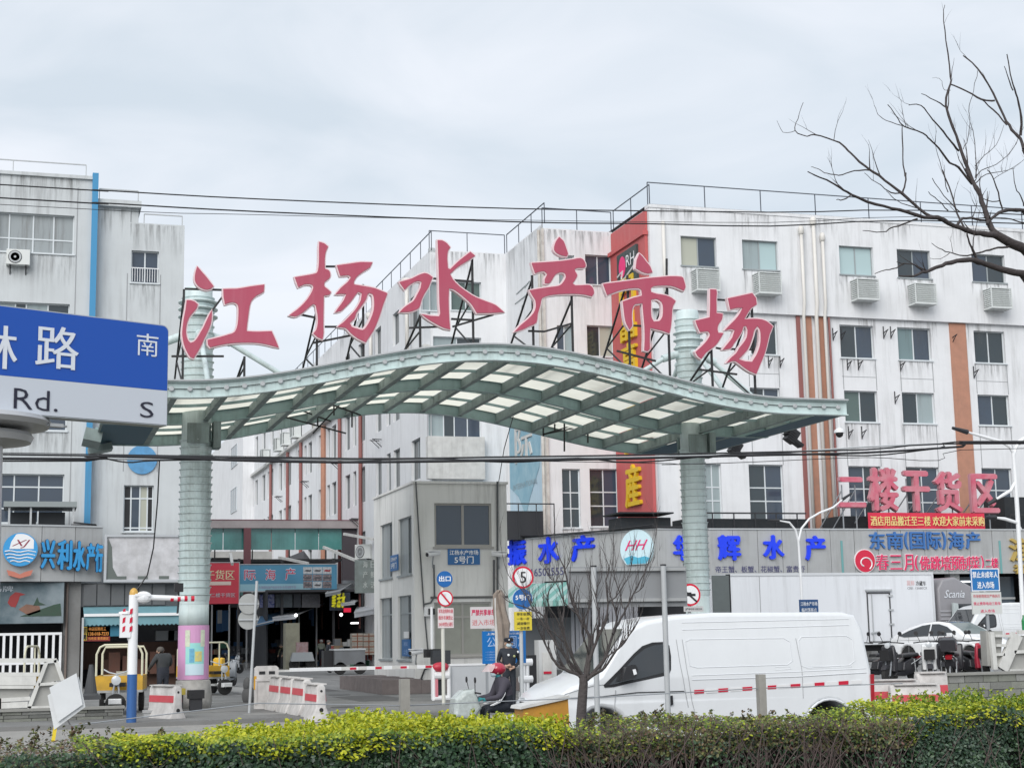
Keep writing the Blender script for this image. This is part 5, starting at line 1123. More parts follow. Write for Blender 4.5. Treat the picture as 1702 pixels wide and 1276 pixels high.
# footbridge with green glass
yb0, yb1 = 102.0, 106.0; zb0 = PXp(590, 914, X3).z; zb1 = PXp(590, 878, X3).z
FB = T('footbridge', 'covered footbridge with green glass crossing the alley between the buildings', 'footbridge', (13, yb0, zb0))
xl = -2
mb = MB(); mb.box(xl, X3+.2, yb0-.3, yb1+.3, zb1-.05, zb1+.45); mb.build('roof', M('bridge_roof', (.40, .36, .36), .7, noise=.4, ns=1), FB)
mb = MB(); mb.box(xl, X3+.2, yb0-.32, yb1+.32, zb1+.45, zb1+.5); mb.build('roof_edge', M('bridge_edge', (.18, .06, .08), .6), FB)
mb = MB(); mb.box(xl, X3-1, yb0, yb1, zb0-.75, zb0-.6); mb.build('deck', black, FB)
gg = M('green_glass', (.09, .30, .28), .1, noise=.8, ns=.5, streak=.4, dirt=(.02, .10, .10), spec=.8)
nx = 14
for k in range(nx):
    a, b = xl+(X3-1.0-xl)*k/nx, xl+(X3-1.0-xl)*(k+1)/nx; mb = MB(); mb.box(a+.02, b-.02, yb0, yb0+.03, zb0, zb1-.06); mb.build('glass_panel', gg, FB)
mb = MB(); mb.box(X3-1, X3-.05, yb0-.05, yb0+.1, zb0-2, zb1-.06); mb.build('end_panel', M('end_dark', (.07, .06, .07), .7), FB)
xc = PY(410, 900, yb0).x
mb = MB()
for k in range(9): x = xl+1.4+k*2.4; mb.box(x, x+.08, yb0, yb0+.1, zb0-.6, zb0-.005)
mb.build('deck_post', black, FB)
mb = MB(); mb.box(xc-.25, xc+.2, yb0-.6, yb0-.34, 4, zb1-.06); mb.build('support_column', M('column_maroon', (.16, .06, .07), .6), FB)
x2_ = PY(396, 930, yb0).x; mb = MB(); mb.box(x2_-.35, x2_+.2, yb0+1, yb0+1.4, 4, zb0-.75); mb.build('support_column', black, FB)
# low parapet building in the alley distance
mb = MB(); p = PY(340, 916, 120); q = PY(452, 916, 120); mb.box(p.x-8, q.x, 120, 140, .1, p.z); LBg = T('low_building', 'low dark glazed building closing the alley below the footbridge', 'building', ((p.x+q.x)/2, 120, .1)); mb.build('wall', M('low_wall', (.5, .5, .48), .8, noise=.5, ns=1), LBg)
for k in range(8): mb = MB(); w_ = (q.x-p.x+7)/8; mb.box(p.x-7+k*w_+.1, p.x-7+(k+1)*w_-.05, 119.9, 119.99, .5, p.z-1.0); mb.build('window', M('low_window', (.06, .12, .12), .2), LBg)
# shed roofs and tilted poles in the alley
mb = MB(); mb.add([q3(450, 937, 70), q3(505, 915, 74), q3(520, 935, 70), q3(505, 937, 66), q3(455, 938, 66)], [(0, 1, 2, 3, 4)]); mb.add([q3(450, 938, 70), q3(505, 918, 74), q3(520, 938, 70)], [(0, 2, 1)]); o = mb.build('shed_roof', MATS['tar_roof']); setpiv(o); tag(o, 'dark tilted sheet roof poking up behind the blue hoarding', 'roof')
mb = MB(); mb.add([q3(544, 908, 74), q3(575, 903, 70), q3(580, 938, 70), q3(548, 938, 74)], [(0, 3, 2, 1)]); mb.box(PY(348, 930, 103).x, PY(384, 930, 103).x, 103, 105, 6.6, 7.2); o = mb.build('shed_roof', MATS['tar_roof']); setpiv(o); tag(o, 'dark sheet sheds behind the hoardings', 'roof')
for k, (a, b, lb) in enumerate((((464, 926), (512, 936), 'thin pale pole tilted above the blue hoarding'), ((538, 909), (594, 932), 'long pale tilted pole above the right end of the blue hoarding'), ((572, 887), (622, 896), 'pale pole leaning toward the gatehouse upper window'), ((383, 920), (386, 937), 'short white post above the red hoarding'))):
    mb = MB(); mb.bar(PY(*a, 99), PY(*b, 96), .16); o = setpiv(mb.build('awning_pole', dwhite)); tag(o, lb, 'pole', 'pale awning poles in the alley')
# ================================================================ GATEHOUSE
gc = PZ(690, 1150, .1); GXa, GYa = gc.x, gc.y; GXb = PY(845, 1000, GYa).x; GYb = 57.5; GZ = 7.0
GH = T('gatehouse', 'two storey grey rendered gatehouse with blue number signs', 'gatehouse', ((GXa+GXb)/2, GYa, .1))
fg = FY(GYa); fgs = FX(GXa); ghm = M('gatehouse_render', (.74, .74, .72), .8, noise=.16, ns=.8, streak=.5, bump=.2, bs=12, dirt=(.2, .2, .18))
up_ = fg.rect(722, 836, 817, 908); lo = fg.rect(722, 1000, 817, 1089)
mb = MB(); wallgrid(mb, fg, GXa, GXb, .1, GZ, [up_, lo], .2)
sh = [fgs.rect(632, 851, 652, 924), fgs.rect(662, 841, 684, 917), fgs.rect(632, 1006, 652, 1091), fgs.rect(662, 1001, 684, 1092)]
sh = [(h[0], h[1], 4.0 if k < 2 else 1.15, 5.95 if k < 2 else 3.3) for k, h in enumerate(sh)]
wallgrid(mb, fgs, -GYb, -GYa, .1, GZ, sh, .2)
mb.quad((GXb, GYa, .1), (GXb, GYb, .1), (GXb, GYb, GZ), (GXb, GYa, GZ)); mb.quad((GXb, GYb, .1), (GXa, GYb, .1), (GXa, GYb, GZ), (GXb, GYb, GZ))
mb.build('wall', ghm, GH)
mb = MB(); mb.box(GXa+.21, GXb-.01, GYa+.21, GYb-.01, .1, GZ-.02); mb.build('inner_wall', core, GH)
mb = MB(); mb.box(GXa-.05, GXb+.05, GYa-.05, GYb+.05, GZ, GZ+.08); mb.build('roof', ghm, GH)
gw = M('gate_glass_blue', (.05, .07, .10), .12, spec=.7)
window(GH, fg, up_, gm=gw, fm=M('bronze_frame', (.36, .35, .33), .4), fw=.07, d=.08); window(GH, fg, lo, cols=(.5,), rows=(.72,), gm=[M('dusty_glass', (.33, .34, .30), .3, noise=.3, ns=2)]*2, fm=MATS['bronze_frame'], fw=.06, d=.08)
for k, h in enumerate(sh): window(GH, fgs, h, cols=(.6,), rows=() if k < 2 else (.72,), gm=[MATS['grey_curtain'], glass], fm=frame_g, fw=.04, d=.1)
mb = MB(); q = fg.rect(724, 926, 727, 1200); mb.box(GXa+.55, GXb-.02, GYa-.05, GYa-.001, 3.15, 3.22); mb.build('lintel', M('lintel', (.12, .12, .12), .7), GH)
ptm = M('plinth_brown', (.20, .17, .165), .85, noise=.6, ns=3, bump=.5)
n = 7
for k in range(n):
    y0 = GYa-.9+(GYb-GYa+.9)*k/n; mb = MB(); mb.box(GXa-1.3, GXa-.01, y0+.01, y0+(GYb-GYa+.9)/n-.01, .09, .55+.02*(k % 2)); mb.build('plinth_block', ptm, GH)
for k in range(5): mb = MB(); w_ = (GXb-GXa+.6)/5; mb.box(GXa-.01+.005+k*w_, GXa-.01+(k+1)*w_-.01, GYa-.9, GYa-.01, .09, .5+.02*(k % 2)); mb.build('plinth_block', ptm, GH)
# small window notice, side sign, front sign
def board(name, label, cat, fr, r, mt, lines=(), edge=None, depth=.04, d0=-.05, group=None):
    """flat sign board: rect r in px, lines: (text, (fx0,fx1,fz0,fz1) fractions, material, bold)"""
    u0, u1, z0, z1 = fr.rect(*r); R_ = T(name, label, cat, fr.P(u0, d0, z0), group)
    mb = MB(); mb.fbox(fr, u0, u1, d0, d0+depth, z0, z1); mb.build('board', mt, R_)
    if edge:
        e_ = .03*min(u1-u0, z1-z0)+.01; mb = MB()
        mb.fbox(fr, u0, u1, d0-.004, d0-.001, z0, z0+e_); mb.fbox(fr, u0, u1, d0-.004, d0-.001, z1-e_, z1); mb.fbox(fr, u0, u0+e_, d0-.004, d0-.001, z0+e_, z1-e_); mb.fbox(fr, u1-e_, u1, d0-.004, d0-.001, z0+e_, z1-e_); mb.build('border', edge, R_)
    for s_, q, m_, bo in lines:
        mb = MB(); mb.text(fr, s_, u0+(u1-u0)*q[0], u0+(u1-u0)*q[1], z0+(z1-z0)*q[2], z0+(z1-z0)*q[3], d0-.006, None, bo); mb.build('lettering', m_, R_)
    return R_
pw = M('print_pure_white', (.8, .82, .85), .5); gateblue = M('gate_sign_blue', (.03, .14, .36), .45)
board('gate_number_sign', 'blue sign with gate number five on the gatehouse front', 'sign', fg, (744, 912, 797, 938), gateblue, [('江杨水产市场', (.05, .95, .62, .92), pw, .03), ('5号门', (.2, .8, .08, .54), pw, .03)])
board('gate_number_sign', 'small blue gate number sign on the gatehouse side wall', 'sign', fgs, (651, 922, 663, 948), gateblue, [('江杨水产', (.08, .92, .6, .85), pw, .03), ('5号门', (.12, .88, .15, .5), pw, .03)])
board('window_notice', 'blue paper notice in the gatehouse side window', 'notice', fgs, (667, 1062, 680, 1090), gateblue, [('通知', (.25, .75, .6, .85), M('print_pale_blue', (.4, .55, .8), .5), .02), ('公告', (.25, .75, .1, .4), MATS['print_pale_blue'], .02)], d0=.02)
board('window_notice', 'small white paper above the blue notice in the gatehouse side window', 'notice', fgs, (670, 1049, 677, 1060), white, d0=.02)
# pipes and cables on the gatehouse
mb = MB(); 
for a, b in (((826, 800), (826, 1010)), ((820, 990), (820, 930))): mb.tube([fg.P(*[fg.px(*a)[0], -.06, fg.px(*a)[1]]), fg.P(*[fg.px(*b)[0], -.06, fg.px(*b)[1]])], .035, 6)
mb.tube([PY(691, 800, GYa-.05), PY(697, 900, GYa-.05), PY(704, 1003, GYa-.05), PY(712, 1090, GYa-.05)], .025, 5); mb.tube([PY(721, 938, GYa-.08), PY(722, 990, GYa-.08), PY(716, 1001, GYa-.08), PY(704, 1004, GYa-.08)], .03, 5)
mb.build('cable', M('cable_dark', (.08, .085, .09), .6), GH)
mb = MB(); mb.tube([PY(706, 1145, GYa-.06), PY(698, 1148, GYa-.06), PY(699, 1130, GYa-.06), PY(706, 1112, GYa-.06), PY(715, 1108, GYa-.06)], .03, 5); q = PY(699, 1135, GYa); mb.box(q.x-.05, q.x+.05, GYa-.1, GYa-.01, q.z-.1, q.z+.15); mb.build('cable', dark, GH)
def bullet_cam(p, dx, label):
    R_ = T('bullet_camera', label, 'security camera', p, 'white bullet cameras on the gatehouse'); p = Vector(p); d = Vector((dx, -.5, -.15)).normalized()
    mb = MB(); mb.tube([p-d*.26, p+d*.26], .085, 8); mb.obox(p+Vector((0, 0, .09)), (.5, .22, .03), Matrix.Rotation(atan2(-.5, dx), 3, 'Z')); mb.build('housing', white, R_)
    mb = MB(); mb.tube([p+d*.262, p+d*.28], .07, 8); mb.build('lens', black, R_)
    mb = MB(); mb.tube([p-Vector((0, 0, .08)), p-Vector((0, -.1, .3)), p-Vector((-.05, -.25, .45))], .025, 5); mb.build('bracket', steel, R_)
bullet_cam(PY(720, 920, GYa-.35), -1, 'white bullet camera left of the gatehouse number sign'); bullet_cam(PY(830, 921, GYa-.35), 1, 'white bullet camera at the right corner of the gatehouse front'); bullet_cam(PY(692, 1083, GYa-1.2), -1, 'low white bullet camera beside the gatehouse corner above the boom')
q = PY(711, 1016, GYa-.1); mb = MB(); mb.box(q.x-.12, q.x+.12, GYa-.25, GYa-.02, q.z-.15, q.z+.15); FLo = T('wall_floodlight', 'small white floodlight box on the gatehouse corner', 'floodlight', q); mb.build('housing', white, FLo); mb = MB(); mb.box(q.x-.02, q.x+.2, GYa-.3, GYa-.251, q.z-.1, q.z+.1); mb.build('lens', black, FLo)
# ================================================================ VEHICLES
vw = M('van_white_paint', (.72, .74, .755), .24, spec=.6, noise=.10, ns=1.2, streak=.12); carw = M('car_white_paint', (.80, .81, .82), .15, spec=.7)
seam = M('body_seam', (.34, .35, .36), .5); vg = M('vehicle_glass', (.02, .025, .03), .05, spec=.9, noise=.3, ns=2); rimm = M('alloy', (.4, .41, .42), .3, metal=.7)
def wheel(parent, x, y, z, r, w=.2, nm='wheel'):
    mb = MB(); mb.lathe([(r*.62, -w/2), (r*.93, -w/2), (r, -w*.35), (r, w*.35), (r*.93, w/2), (r*.62, w/2)], (x, y, z), 24, 'y'); o = mb.build(nm, rubber, parent, smooth=30)
    mb = MB(); mb.lathe([(r*.6, -w*.42), (r*.6, w*.42)], (x, y, z), 20, 'y')
    mb.lathe([(r*.14, -w*.5), (r*.14, w*.5)], (x, y, z), 10, 'y'); mb.build('rim', rimm, o); return o
def arch(cx, r, z0, z, n=10):
    """points of a wheel arch going right to left under the sill height z0"""
    a0 = math.asin(max(-1, min(1, (z0-z)/r))); return [(cx+r*cos(a), z+r*sin(a)) for a in [a0+(pi-2*a0)*k/n for k in range(n+1)]]
YV = 24.0; fv = FY(YV); ZR = -.15
VN = T('delivery_van', 'white high roof delivery van with red and white reflective side stripe, on the road', 'van', (8.0, YV, ZR), 'white delivery vans')
zr = 2.19; L0, L1 = 8.0, 13.74
wr = .36; wx1, wx2 = 8.85, 12.9
prof = [(L0+.02, .20), (L0-.02, .48), (L0, .78), (L0+.12, .92), (8.35, 1.07), (8.74, 1.19), (8.84, 1.25), (9.18, 1.72), (9.42, 1.97), (9.7, 2.09), (10.2, 2.17), (10.9, zr+.02), (13.3, zr), (13.55, zr-.06), (13.66, zr-.3), (13.74, 1.2), (13.76, .45), (13.7, .18)]
prof = prof+arch(wx2, .46, .16, .27)+arch(wx1, .46, .16, .27)
def warp(p):
    x, y, z = p; t = max(0, z-1.15)*.13; m_ = YV+1.0; nose = max(0, 8.7-x)*.22
    return (x, y+(t+nose*nose*.6+nose*.15)*(1 if y < m_ else -1)*min(1, abs(y-m_)/.3), z)
mb = MB(); mb.rloft(prof, YV, YV+2.0, .07, warp); mb.build('body', vw, VN, smooth=35)
def vpoly(pts, d, mt, name='side_window', par=VN, th=.012):
    P_ = [fv.px(*p) for p in pts]; mb = MB(); mb.poly(P_, lambda u, z, dd: warp((u, YV+dd, z)), -d, -d+th); return mb.build(name, mt, par)
w_ = vpoly([(1005, 1142), (1003, 1138), (1030, 1112), (1055, 1086), (1070, 1073), (1087, 1067), (1107, 1066), (1115, 1072), (1117, 1090), (1116, 1112), (1112, 1121), (1060, 1132), (1020, 1141)], .006, black, 'window_seal')
vpoly([(1012, 1138), (1035, 1114), (1058, 1090), (1073, 1078), (1088, 1072), (1104, 1070), (1111, 1075), (1113, 1092), (1112, 1108), (1108, 1116), (1060, 1128)], .010, vg, 'glass', w_)
vpoly([(1028, 1131), (1036, 1108), (1052, 1104), (1056, 1112), (1050, 1126)], .16, black, 'mirror_housing', VN, .15); vpoly([(1046, 1112), (1051, 1111), (1053, 1119), (1048, 1121)], .165, white, 'mirror_mark', VN)
# windscreen and bonnet line
mb = MB(); mb.add([(8.83, YV+.14, 1.265), (8.83, YV+1.86, 1.265), (9.38, YV+1.72, 1.95), (9.38, YV+.28, 1.95)], [(0, 3, 2, 1)]); mb.v = [(a-.025, b, c+.02) for a, b, c in mb.v]; mb.build('windscreen', vg, VN)
mb = MB(); mb.add([(7.985, YV+.35, .55), (7.985, YV+1.65, .55), (7.98, YV+1.65, .8), (7.98, YV+.35, .8)], [(0, 3, 2, 1)]); mb.build('grille', black, VN)
for y in (YV+.18, YV+1.55): mb = MB(); mb.box(8.04, 8.22, y, y+.26, .66, .86); mb.build('headlight', M('lamp_clear', (.55, .58, .6), .1, spec=.9), VN)
def vline(pts, r=.005, mt=seam, name='panel_seam', d=.003):
    mb = MB(); P_ = []; pts = [(a[0]+(b[0]-a[0])*t/6, a[1]+(b[1]-a[1])*t/6) for a, b in zip(pts, pts[1:]) for t in range(6)]+[pts[-1]]
    for p in pts: u, z = fv.px(*p); q = warp((u, YV, z)); P_.append((q[0], q[1]-d, q[2]))
    mb.tube(P_, r, 5); return mb.build(name, mt, VN)
vline([(1127, 1062), (1131, 1100), (1139, 1150), (1144, 1175)]); vline([(1137, 1062), (1142, 1110), (1150, 1165), (1154, 1180)]); vline([(1326, 1060), (1333, 1110), (1335, 1160)])
vline([(925, 1170), (940, 1153), (985, 1139), (1003, 1137)], .005); vline([(940, 1160), (1000, 1157), (1060, 1150), (1137, 1148)], .007, black); vline([(1023, 1146), (1021, 1185)], .006)
press = M('pressed_panel_edge', (.68, .70, .72), .3)
for pts in ([(1150, 1062), (1142, 1066), (1148, 1106), (1160, 1109), (1310, 1104), (1318, 1098), (1316, 1066), (1306, 1060), (1150, 1062)], [(1336, 1058), (1331, 1064), (1333, 1106), (1342, 1109), (1412, 1105), (1422, 1098), (1420, 1062), (1410, 1056), (1336, 1058)],
            [(1138, 1034), (1320, 1030), (1416, 1028)], [(1138, 1046), (1320, 1041), (1416, 1038)], [(1150, 1122), (1320, 1116), (1440, 1110)], [(1150, 1129), (1320, 1124), (1440, 1117)]):
    vline(pts, .009, press, 'pressed_line', -.001)
for pts in ([(1289, 1108), (1313, 1107), (1316, 1111), (1290, 1113)], [(1340, 1107), (1415, 1105), (1417, 1108), (1342, 1111)]): vline(pts, .006, press, 'pressed_line', -.001)
rr_ = M('reflector_red', (.55, .01, .04), .4); rw_ = M('reflector_white', (.72, .72, .72), .4)
for k in range(14):
    x0 = 1154+k*20; x1 = x0+(16 if k % 2 == 0 else 18)
    if k in (6,): x0 += 2
    y = lambda x: 1149-(x-1154)*.060
    vpoly([(x0, y(x0)+3.2), (x1, y(x1)+3.2), (x1, y(x1)-3), (x0, y(x0)-3)], .006, rr_ if k % 2 == 0 else rw_, 'reflector')
vpoly([(1112, 1156), (1117, 1155), (1118, 1170), (1113, 1172)], .03, black, 'door_handle', VN, .03)
mb = MB(); mb.tube([(wx2+.475*cos(t), YV-.012, .27+.475*sin(t)) for t in [radians(8)+radians(164)*k/12 for k in range(13)]], .022, 6); mb.build('arch_lip', press, VN)
vpoly([(1447, 1120), (1452, 1120), (1453, 1186), (1448, 1186)], .02, M('tail_lamp', (.35, .01, .02), .3), 'tail_light', VN, .1)
for x in (wx1, wx2):
    for y in (YV+.16, YV+1.84): wheel(VN, x, y, ZR+.36, .36)
mb = MB(); mb.box(8.3, 13.5, YV+.3, YV+1.7, .0, .4); mb.build('chassis', black, VN)
def shade(o): return o
v2 = dup(VN, (0, 0, 0), 0, 'second white delivery van parked behind the blue and white notice sign at the right edge')
p2 = PY(1588, 1100, 56.5); v2.location = (p2.x, 56.5, .5)
# ---- refrigerated box truck
YT = 60.0; ft = FY(YT); tx0, tx1 = PY(1213, 952, YT).x, PY(1549, 953, YT).x; tz0, tz1 = 1.28, 4.24
TK = T('box_truck', 'big white refrigerated box truck with grey cab parked along the shops', 'truck', ((tx0+tx1)/2, YT, .35))
bw = M('truck_box_white', (.72, .74, .77), .4, streak=.2)
mb = MB(); mb.box(tx0, tx1, YT, YT+2.5, tz0, tz1); mb.build('cargo_box', bw, TK)
mb = MB(); mb.box(tx0-.03, tx1+.03, YT-.03, YT+2.53, tz1-.08, tz1+.03); mb.box(tx1-.06, tx1+.04, YT-.035, YT+.1, tz0, tz1-.081); mb.box(tx0, tx1, YT-.03, YT+.05, tz0-.06, tz0+.06); mb.build('corner_rail', M('rail_white', (.6, .62, .64), .4), TK)
mb = MB(); mb.box(tx0, tx1-.2, YT+.5, YT+2, .95, tz0-.07); mb.build('chassis', black, TK)
for x in (tx0+1.4, tx0+2.7, tx1-1.0): 
    for y in (YT+.2, YT+2.25): wheel(TK, x, y, 1.0, .5, .3)
q = ft.rect(1442, 984, 1481, 1067); fr_ = M('door_frame_black', (.05, .05, .055), .5)
mb = MB(); a, b, c, d = q; mb.fbox(ft, a, a+.05, -.03, -.001, c, d); mb.fbox(ft, b-.05, b, -.03, -.001, c, d); mb.fbox(ft, a+.051, b-.051, -.03, -.001, d-.05, d); mb.fbox(ft, a+.051, b-.051, -.03, -.001, c, c+.05); dr = mb.build('side_door_frame', fr_, TK)
mb = MB(); mb.fbox(ft, a-.06, b+.06, -.12, -.001, d+.05, d+.13); mb.build('door_canopy', galv, dr)
mb = MB(); mb.bar(ft.P(a+.22, -.05, c+.05), ft.P(a+.22, -.05, d-.05), .035); mb.bar(ft.P(a+.1, -.07, c+.4), ft.P(a+.5, -.07, c+.45), .05); mb.build('lock_bar', galv, dr)
for k in range(4): z = c+.15+k*(d-c-.3)/3; mb = MB(); mb.fbox(ft, b-.12, b+.12, -.05, -.031, z-.04, z+.04); mb.build('hinge', galv, dr)
printed(TK, ft, '冷藏车', (1522, 965, 1539, 973), black, bold=.02, d=-.006); printed(TK, ft, '冀鲜', (1507, 964, 1520, 973), M('faint_pink', (.7, .45, .45), .5), d=-.006); printed(TK, ft, 'CR8 : 13A80CX', (1508, 975, 1541, 979), M('ink_grey', (.2, .2, .22), .5), d=-.006)
# open rear door and opening
mb = MB(); q0 = PY(1183, 955, YT).x; mb.box(q0, tx0-.05, YT-.02, YT+.04, tz0+.1, tz1-.05); mb.build('open_rear_door', M('door_inner_grey', (.12, .14, .14), .5, noise=.3), TK)
mb = MB(); mb.box(tx0-.06, tx0-.005, YT-.03, YT+.3, tz0, tz1); mb.build('door_gasket', black, TK)
# side door outline of the box rear part
mb = MB(); u = ft.px(1263, 1000)[0]; mb.fbox(ft, u, u+.03, -.01, -.001, tz0+.1, tz1-.1); mb.build('panel_joint', seam, TK)
cg_ = M('truck_cab_grey', (.26, .255, .27), .4, noise=.15); cx0 = tx1+.25; cx1 = cx0+2.35
cp = [(cx0, 1.0), (cx0, 3.55), (cx0+.25, 3.95), (cx0+.9, 4.05), (cx0+1.9, 3.55), (cx1-.12, 3.35), (cx1, 2.7), (cx1+.08, 1.9), (cx1+.08, .75), (cx1-.3, .65), (cx0+1.9, .8)]
mb = MB(); mb.rloft(cp[::-1], YT+.02, YT+2.45, .12); mb.build('cab', cg_, TK, smooth=35)
q = ft.rect(1580, 1003, 1628, 1028); mb = MB(); mb.fpoly(ft, [(q[0], q[2]+.1), (q[0]+.1, q[3]), (q[1], q[3]), (q[1], q[2]), (q[0]+.1, q[2])], -.012, .01); mb.build('side_window', vg, TK)
mb = MB(); mb.fpoly(ft, [(q[0]-.05, q[2]+.05), (q[0]-.02, q[3]+.05), (q[0]+.22, q[3]+.02), (q[0]+.25, q[2]+.1)], -.28, -.15); mb.build('mirror', M('mirror_grey', (.45, .5, .5), .3), TK)
for k in range(6): z = 2.55-k*.17; mb = MB(); mb.box(cx0+.06, cx0+.85, YT-.005, YT+.03, z, z+.07); mb.build('side_louvre', M('cab_light_grey', (.36, .36, .38), .5), TK)
printed(TK, ft, 'Scania', (1569, 980, 1603, 993), M('print_silver', (.65, .68, .72), .4), bold=.01, d=-.012, italic=.4)
mb = MB(); mb.box(cx1-.02, cx1+.09, YT+.25, YT+2.2, 1.9, 3.0); mb.build('windscreen', vg, TK)
wheel(TK, cx0+1.5, YT+.2, 1.0, .5, .3)
# ---- white car
def make_car():
    r = T('parked_car', 'white fastback car with dark glass roof parked in front of the truck', 'car')
    pr = [(0.02, .40), (-.02, .70), (.08, .98), (.30, 1.14), (.95, 1.42), (1.6, 1.585), (2.2, 1.62), (2.75, 1.55), (3.25, 1.32), (3.62, 1.10), (4.1, 1.02), (4.5, .90), (4.72, .68), (4.76, .45), (4.66, .24)]
    pr = pr+arch(3.82, .385, .22, .34)[::1]+arch(.92, .385, .22, .34)
    def wp(p):
        x, y, z = p; m_ = .96; s_ = 1 if y < m_ else -1; k = min(1, abs(y-m_)/.3); t = max(0, z-.98)*.42+max(0, x-3.9)**2*.28+max(0, .6-x)**2*.2
        return (x, y+t*s_*k, z)
    mb = MB(); mb.rloft(pr, 0, 1.92, .07, wp); mb.build('body', carw, r, smooth=35)
    def sp(pts, mt, nm, d=.008, th=.01, par=None):
        for side in (0, 1):
            mb = MB(); mb.poly(pts, lambda u, z, dd: wp((u, (dd if side == 0 else 1.92-dd), z)), -d, -d+th); o = mb.build(nm, mt, par or r)
        return o
    sp([(.50, 1.10), (.98, 1.30), (1.55, 1.47), (1.95, 1.52), (1.95, 1.08), (.8, 1.05)], vg, 'side_window'); sp([(2.02, 1.52), (2.35, 1.52), (2.75, 1.42), (3.25, 1.13), (3.1, 1.08), (2.02, 1.08)], vg, 'side_window')
    for x in (1.98, 3.18, 1.0): sp([(x-.006, .35), (x+.006, .35), (x+.006, 1.05), (x-.006, 1.05)], seam, 'door_seam', .003, .004)
    mb = MB()
    def strip(pp, y0, y1, up=.012):
        for i in range(len(pp)-1):
            a, b = pp[i], pp[i+1]
            mb.quad(*[tuple(Vector(wp((q[0], y, q[1])))+Vector((0, 0, up))) for q, y in ((a, y0), (b, y0), (b, y1), (a, y1))])
    strip([(2.62, 1.575), (2.75, 1.55), (3.25, 1.32), (3.56, 1.13)], .16, 1.76, .014); mb.build('windscreen', M('windscreen_glass', (.13, .17, .17), .06, spec=.9), r)
    mb = MB(); strip([(.98, 1.43), (1.6, 1.585), (2.2, 1.62), (2.58, 1.58)], .2, 1.72); mb.build('glass_roof', vg, r)
    for x in (.92, 3.82):
        for y in (.13, 1.79): wheel(r, x, y, .34, .34, .22)
    for y in (.12, 1.45): mb = MB(); mb.add([tuple(Vector(wp((x, yy, z)))+Vector((.012, 0, .015))) for x, z in ((4.25, .98), (4.55, .86), (4.66, .76), (4.3, .85)) for yy in (y, y+.35)], [(0, 1, 3, 2), (2, 3, 5, 4), (4, 5, 7, 6)]); mb.build('headlight', M('car_lamp', (.4, .42, .44), .1), r)
    mb = MB(); mb.box(3.02, 3.2, -.2, -.0, 1.06, 1.19); mb.box(3.02, 3.2, 1.92, 2.12, 1.06, 1.19); mb.build('door_mirror', carw, r)
    mb = MB(); mb.box(.6, 4.4, .15, 1.77, .15, .4); mb.build('underbody', black, r); return r
car = make_car(); p = PY(1470, 1100, 56.0); car.location = (p.x-.6, 54.6, .5); car.rotation_euler.z = radians(-72)
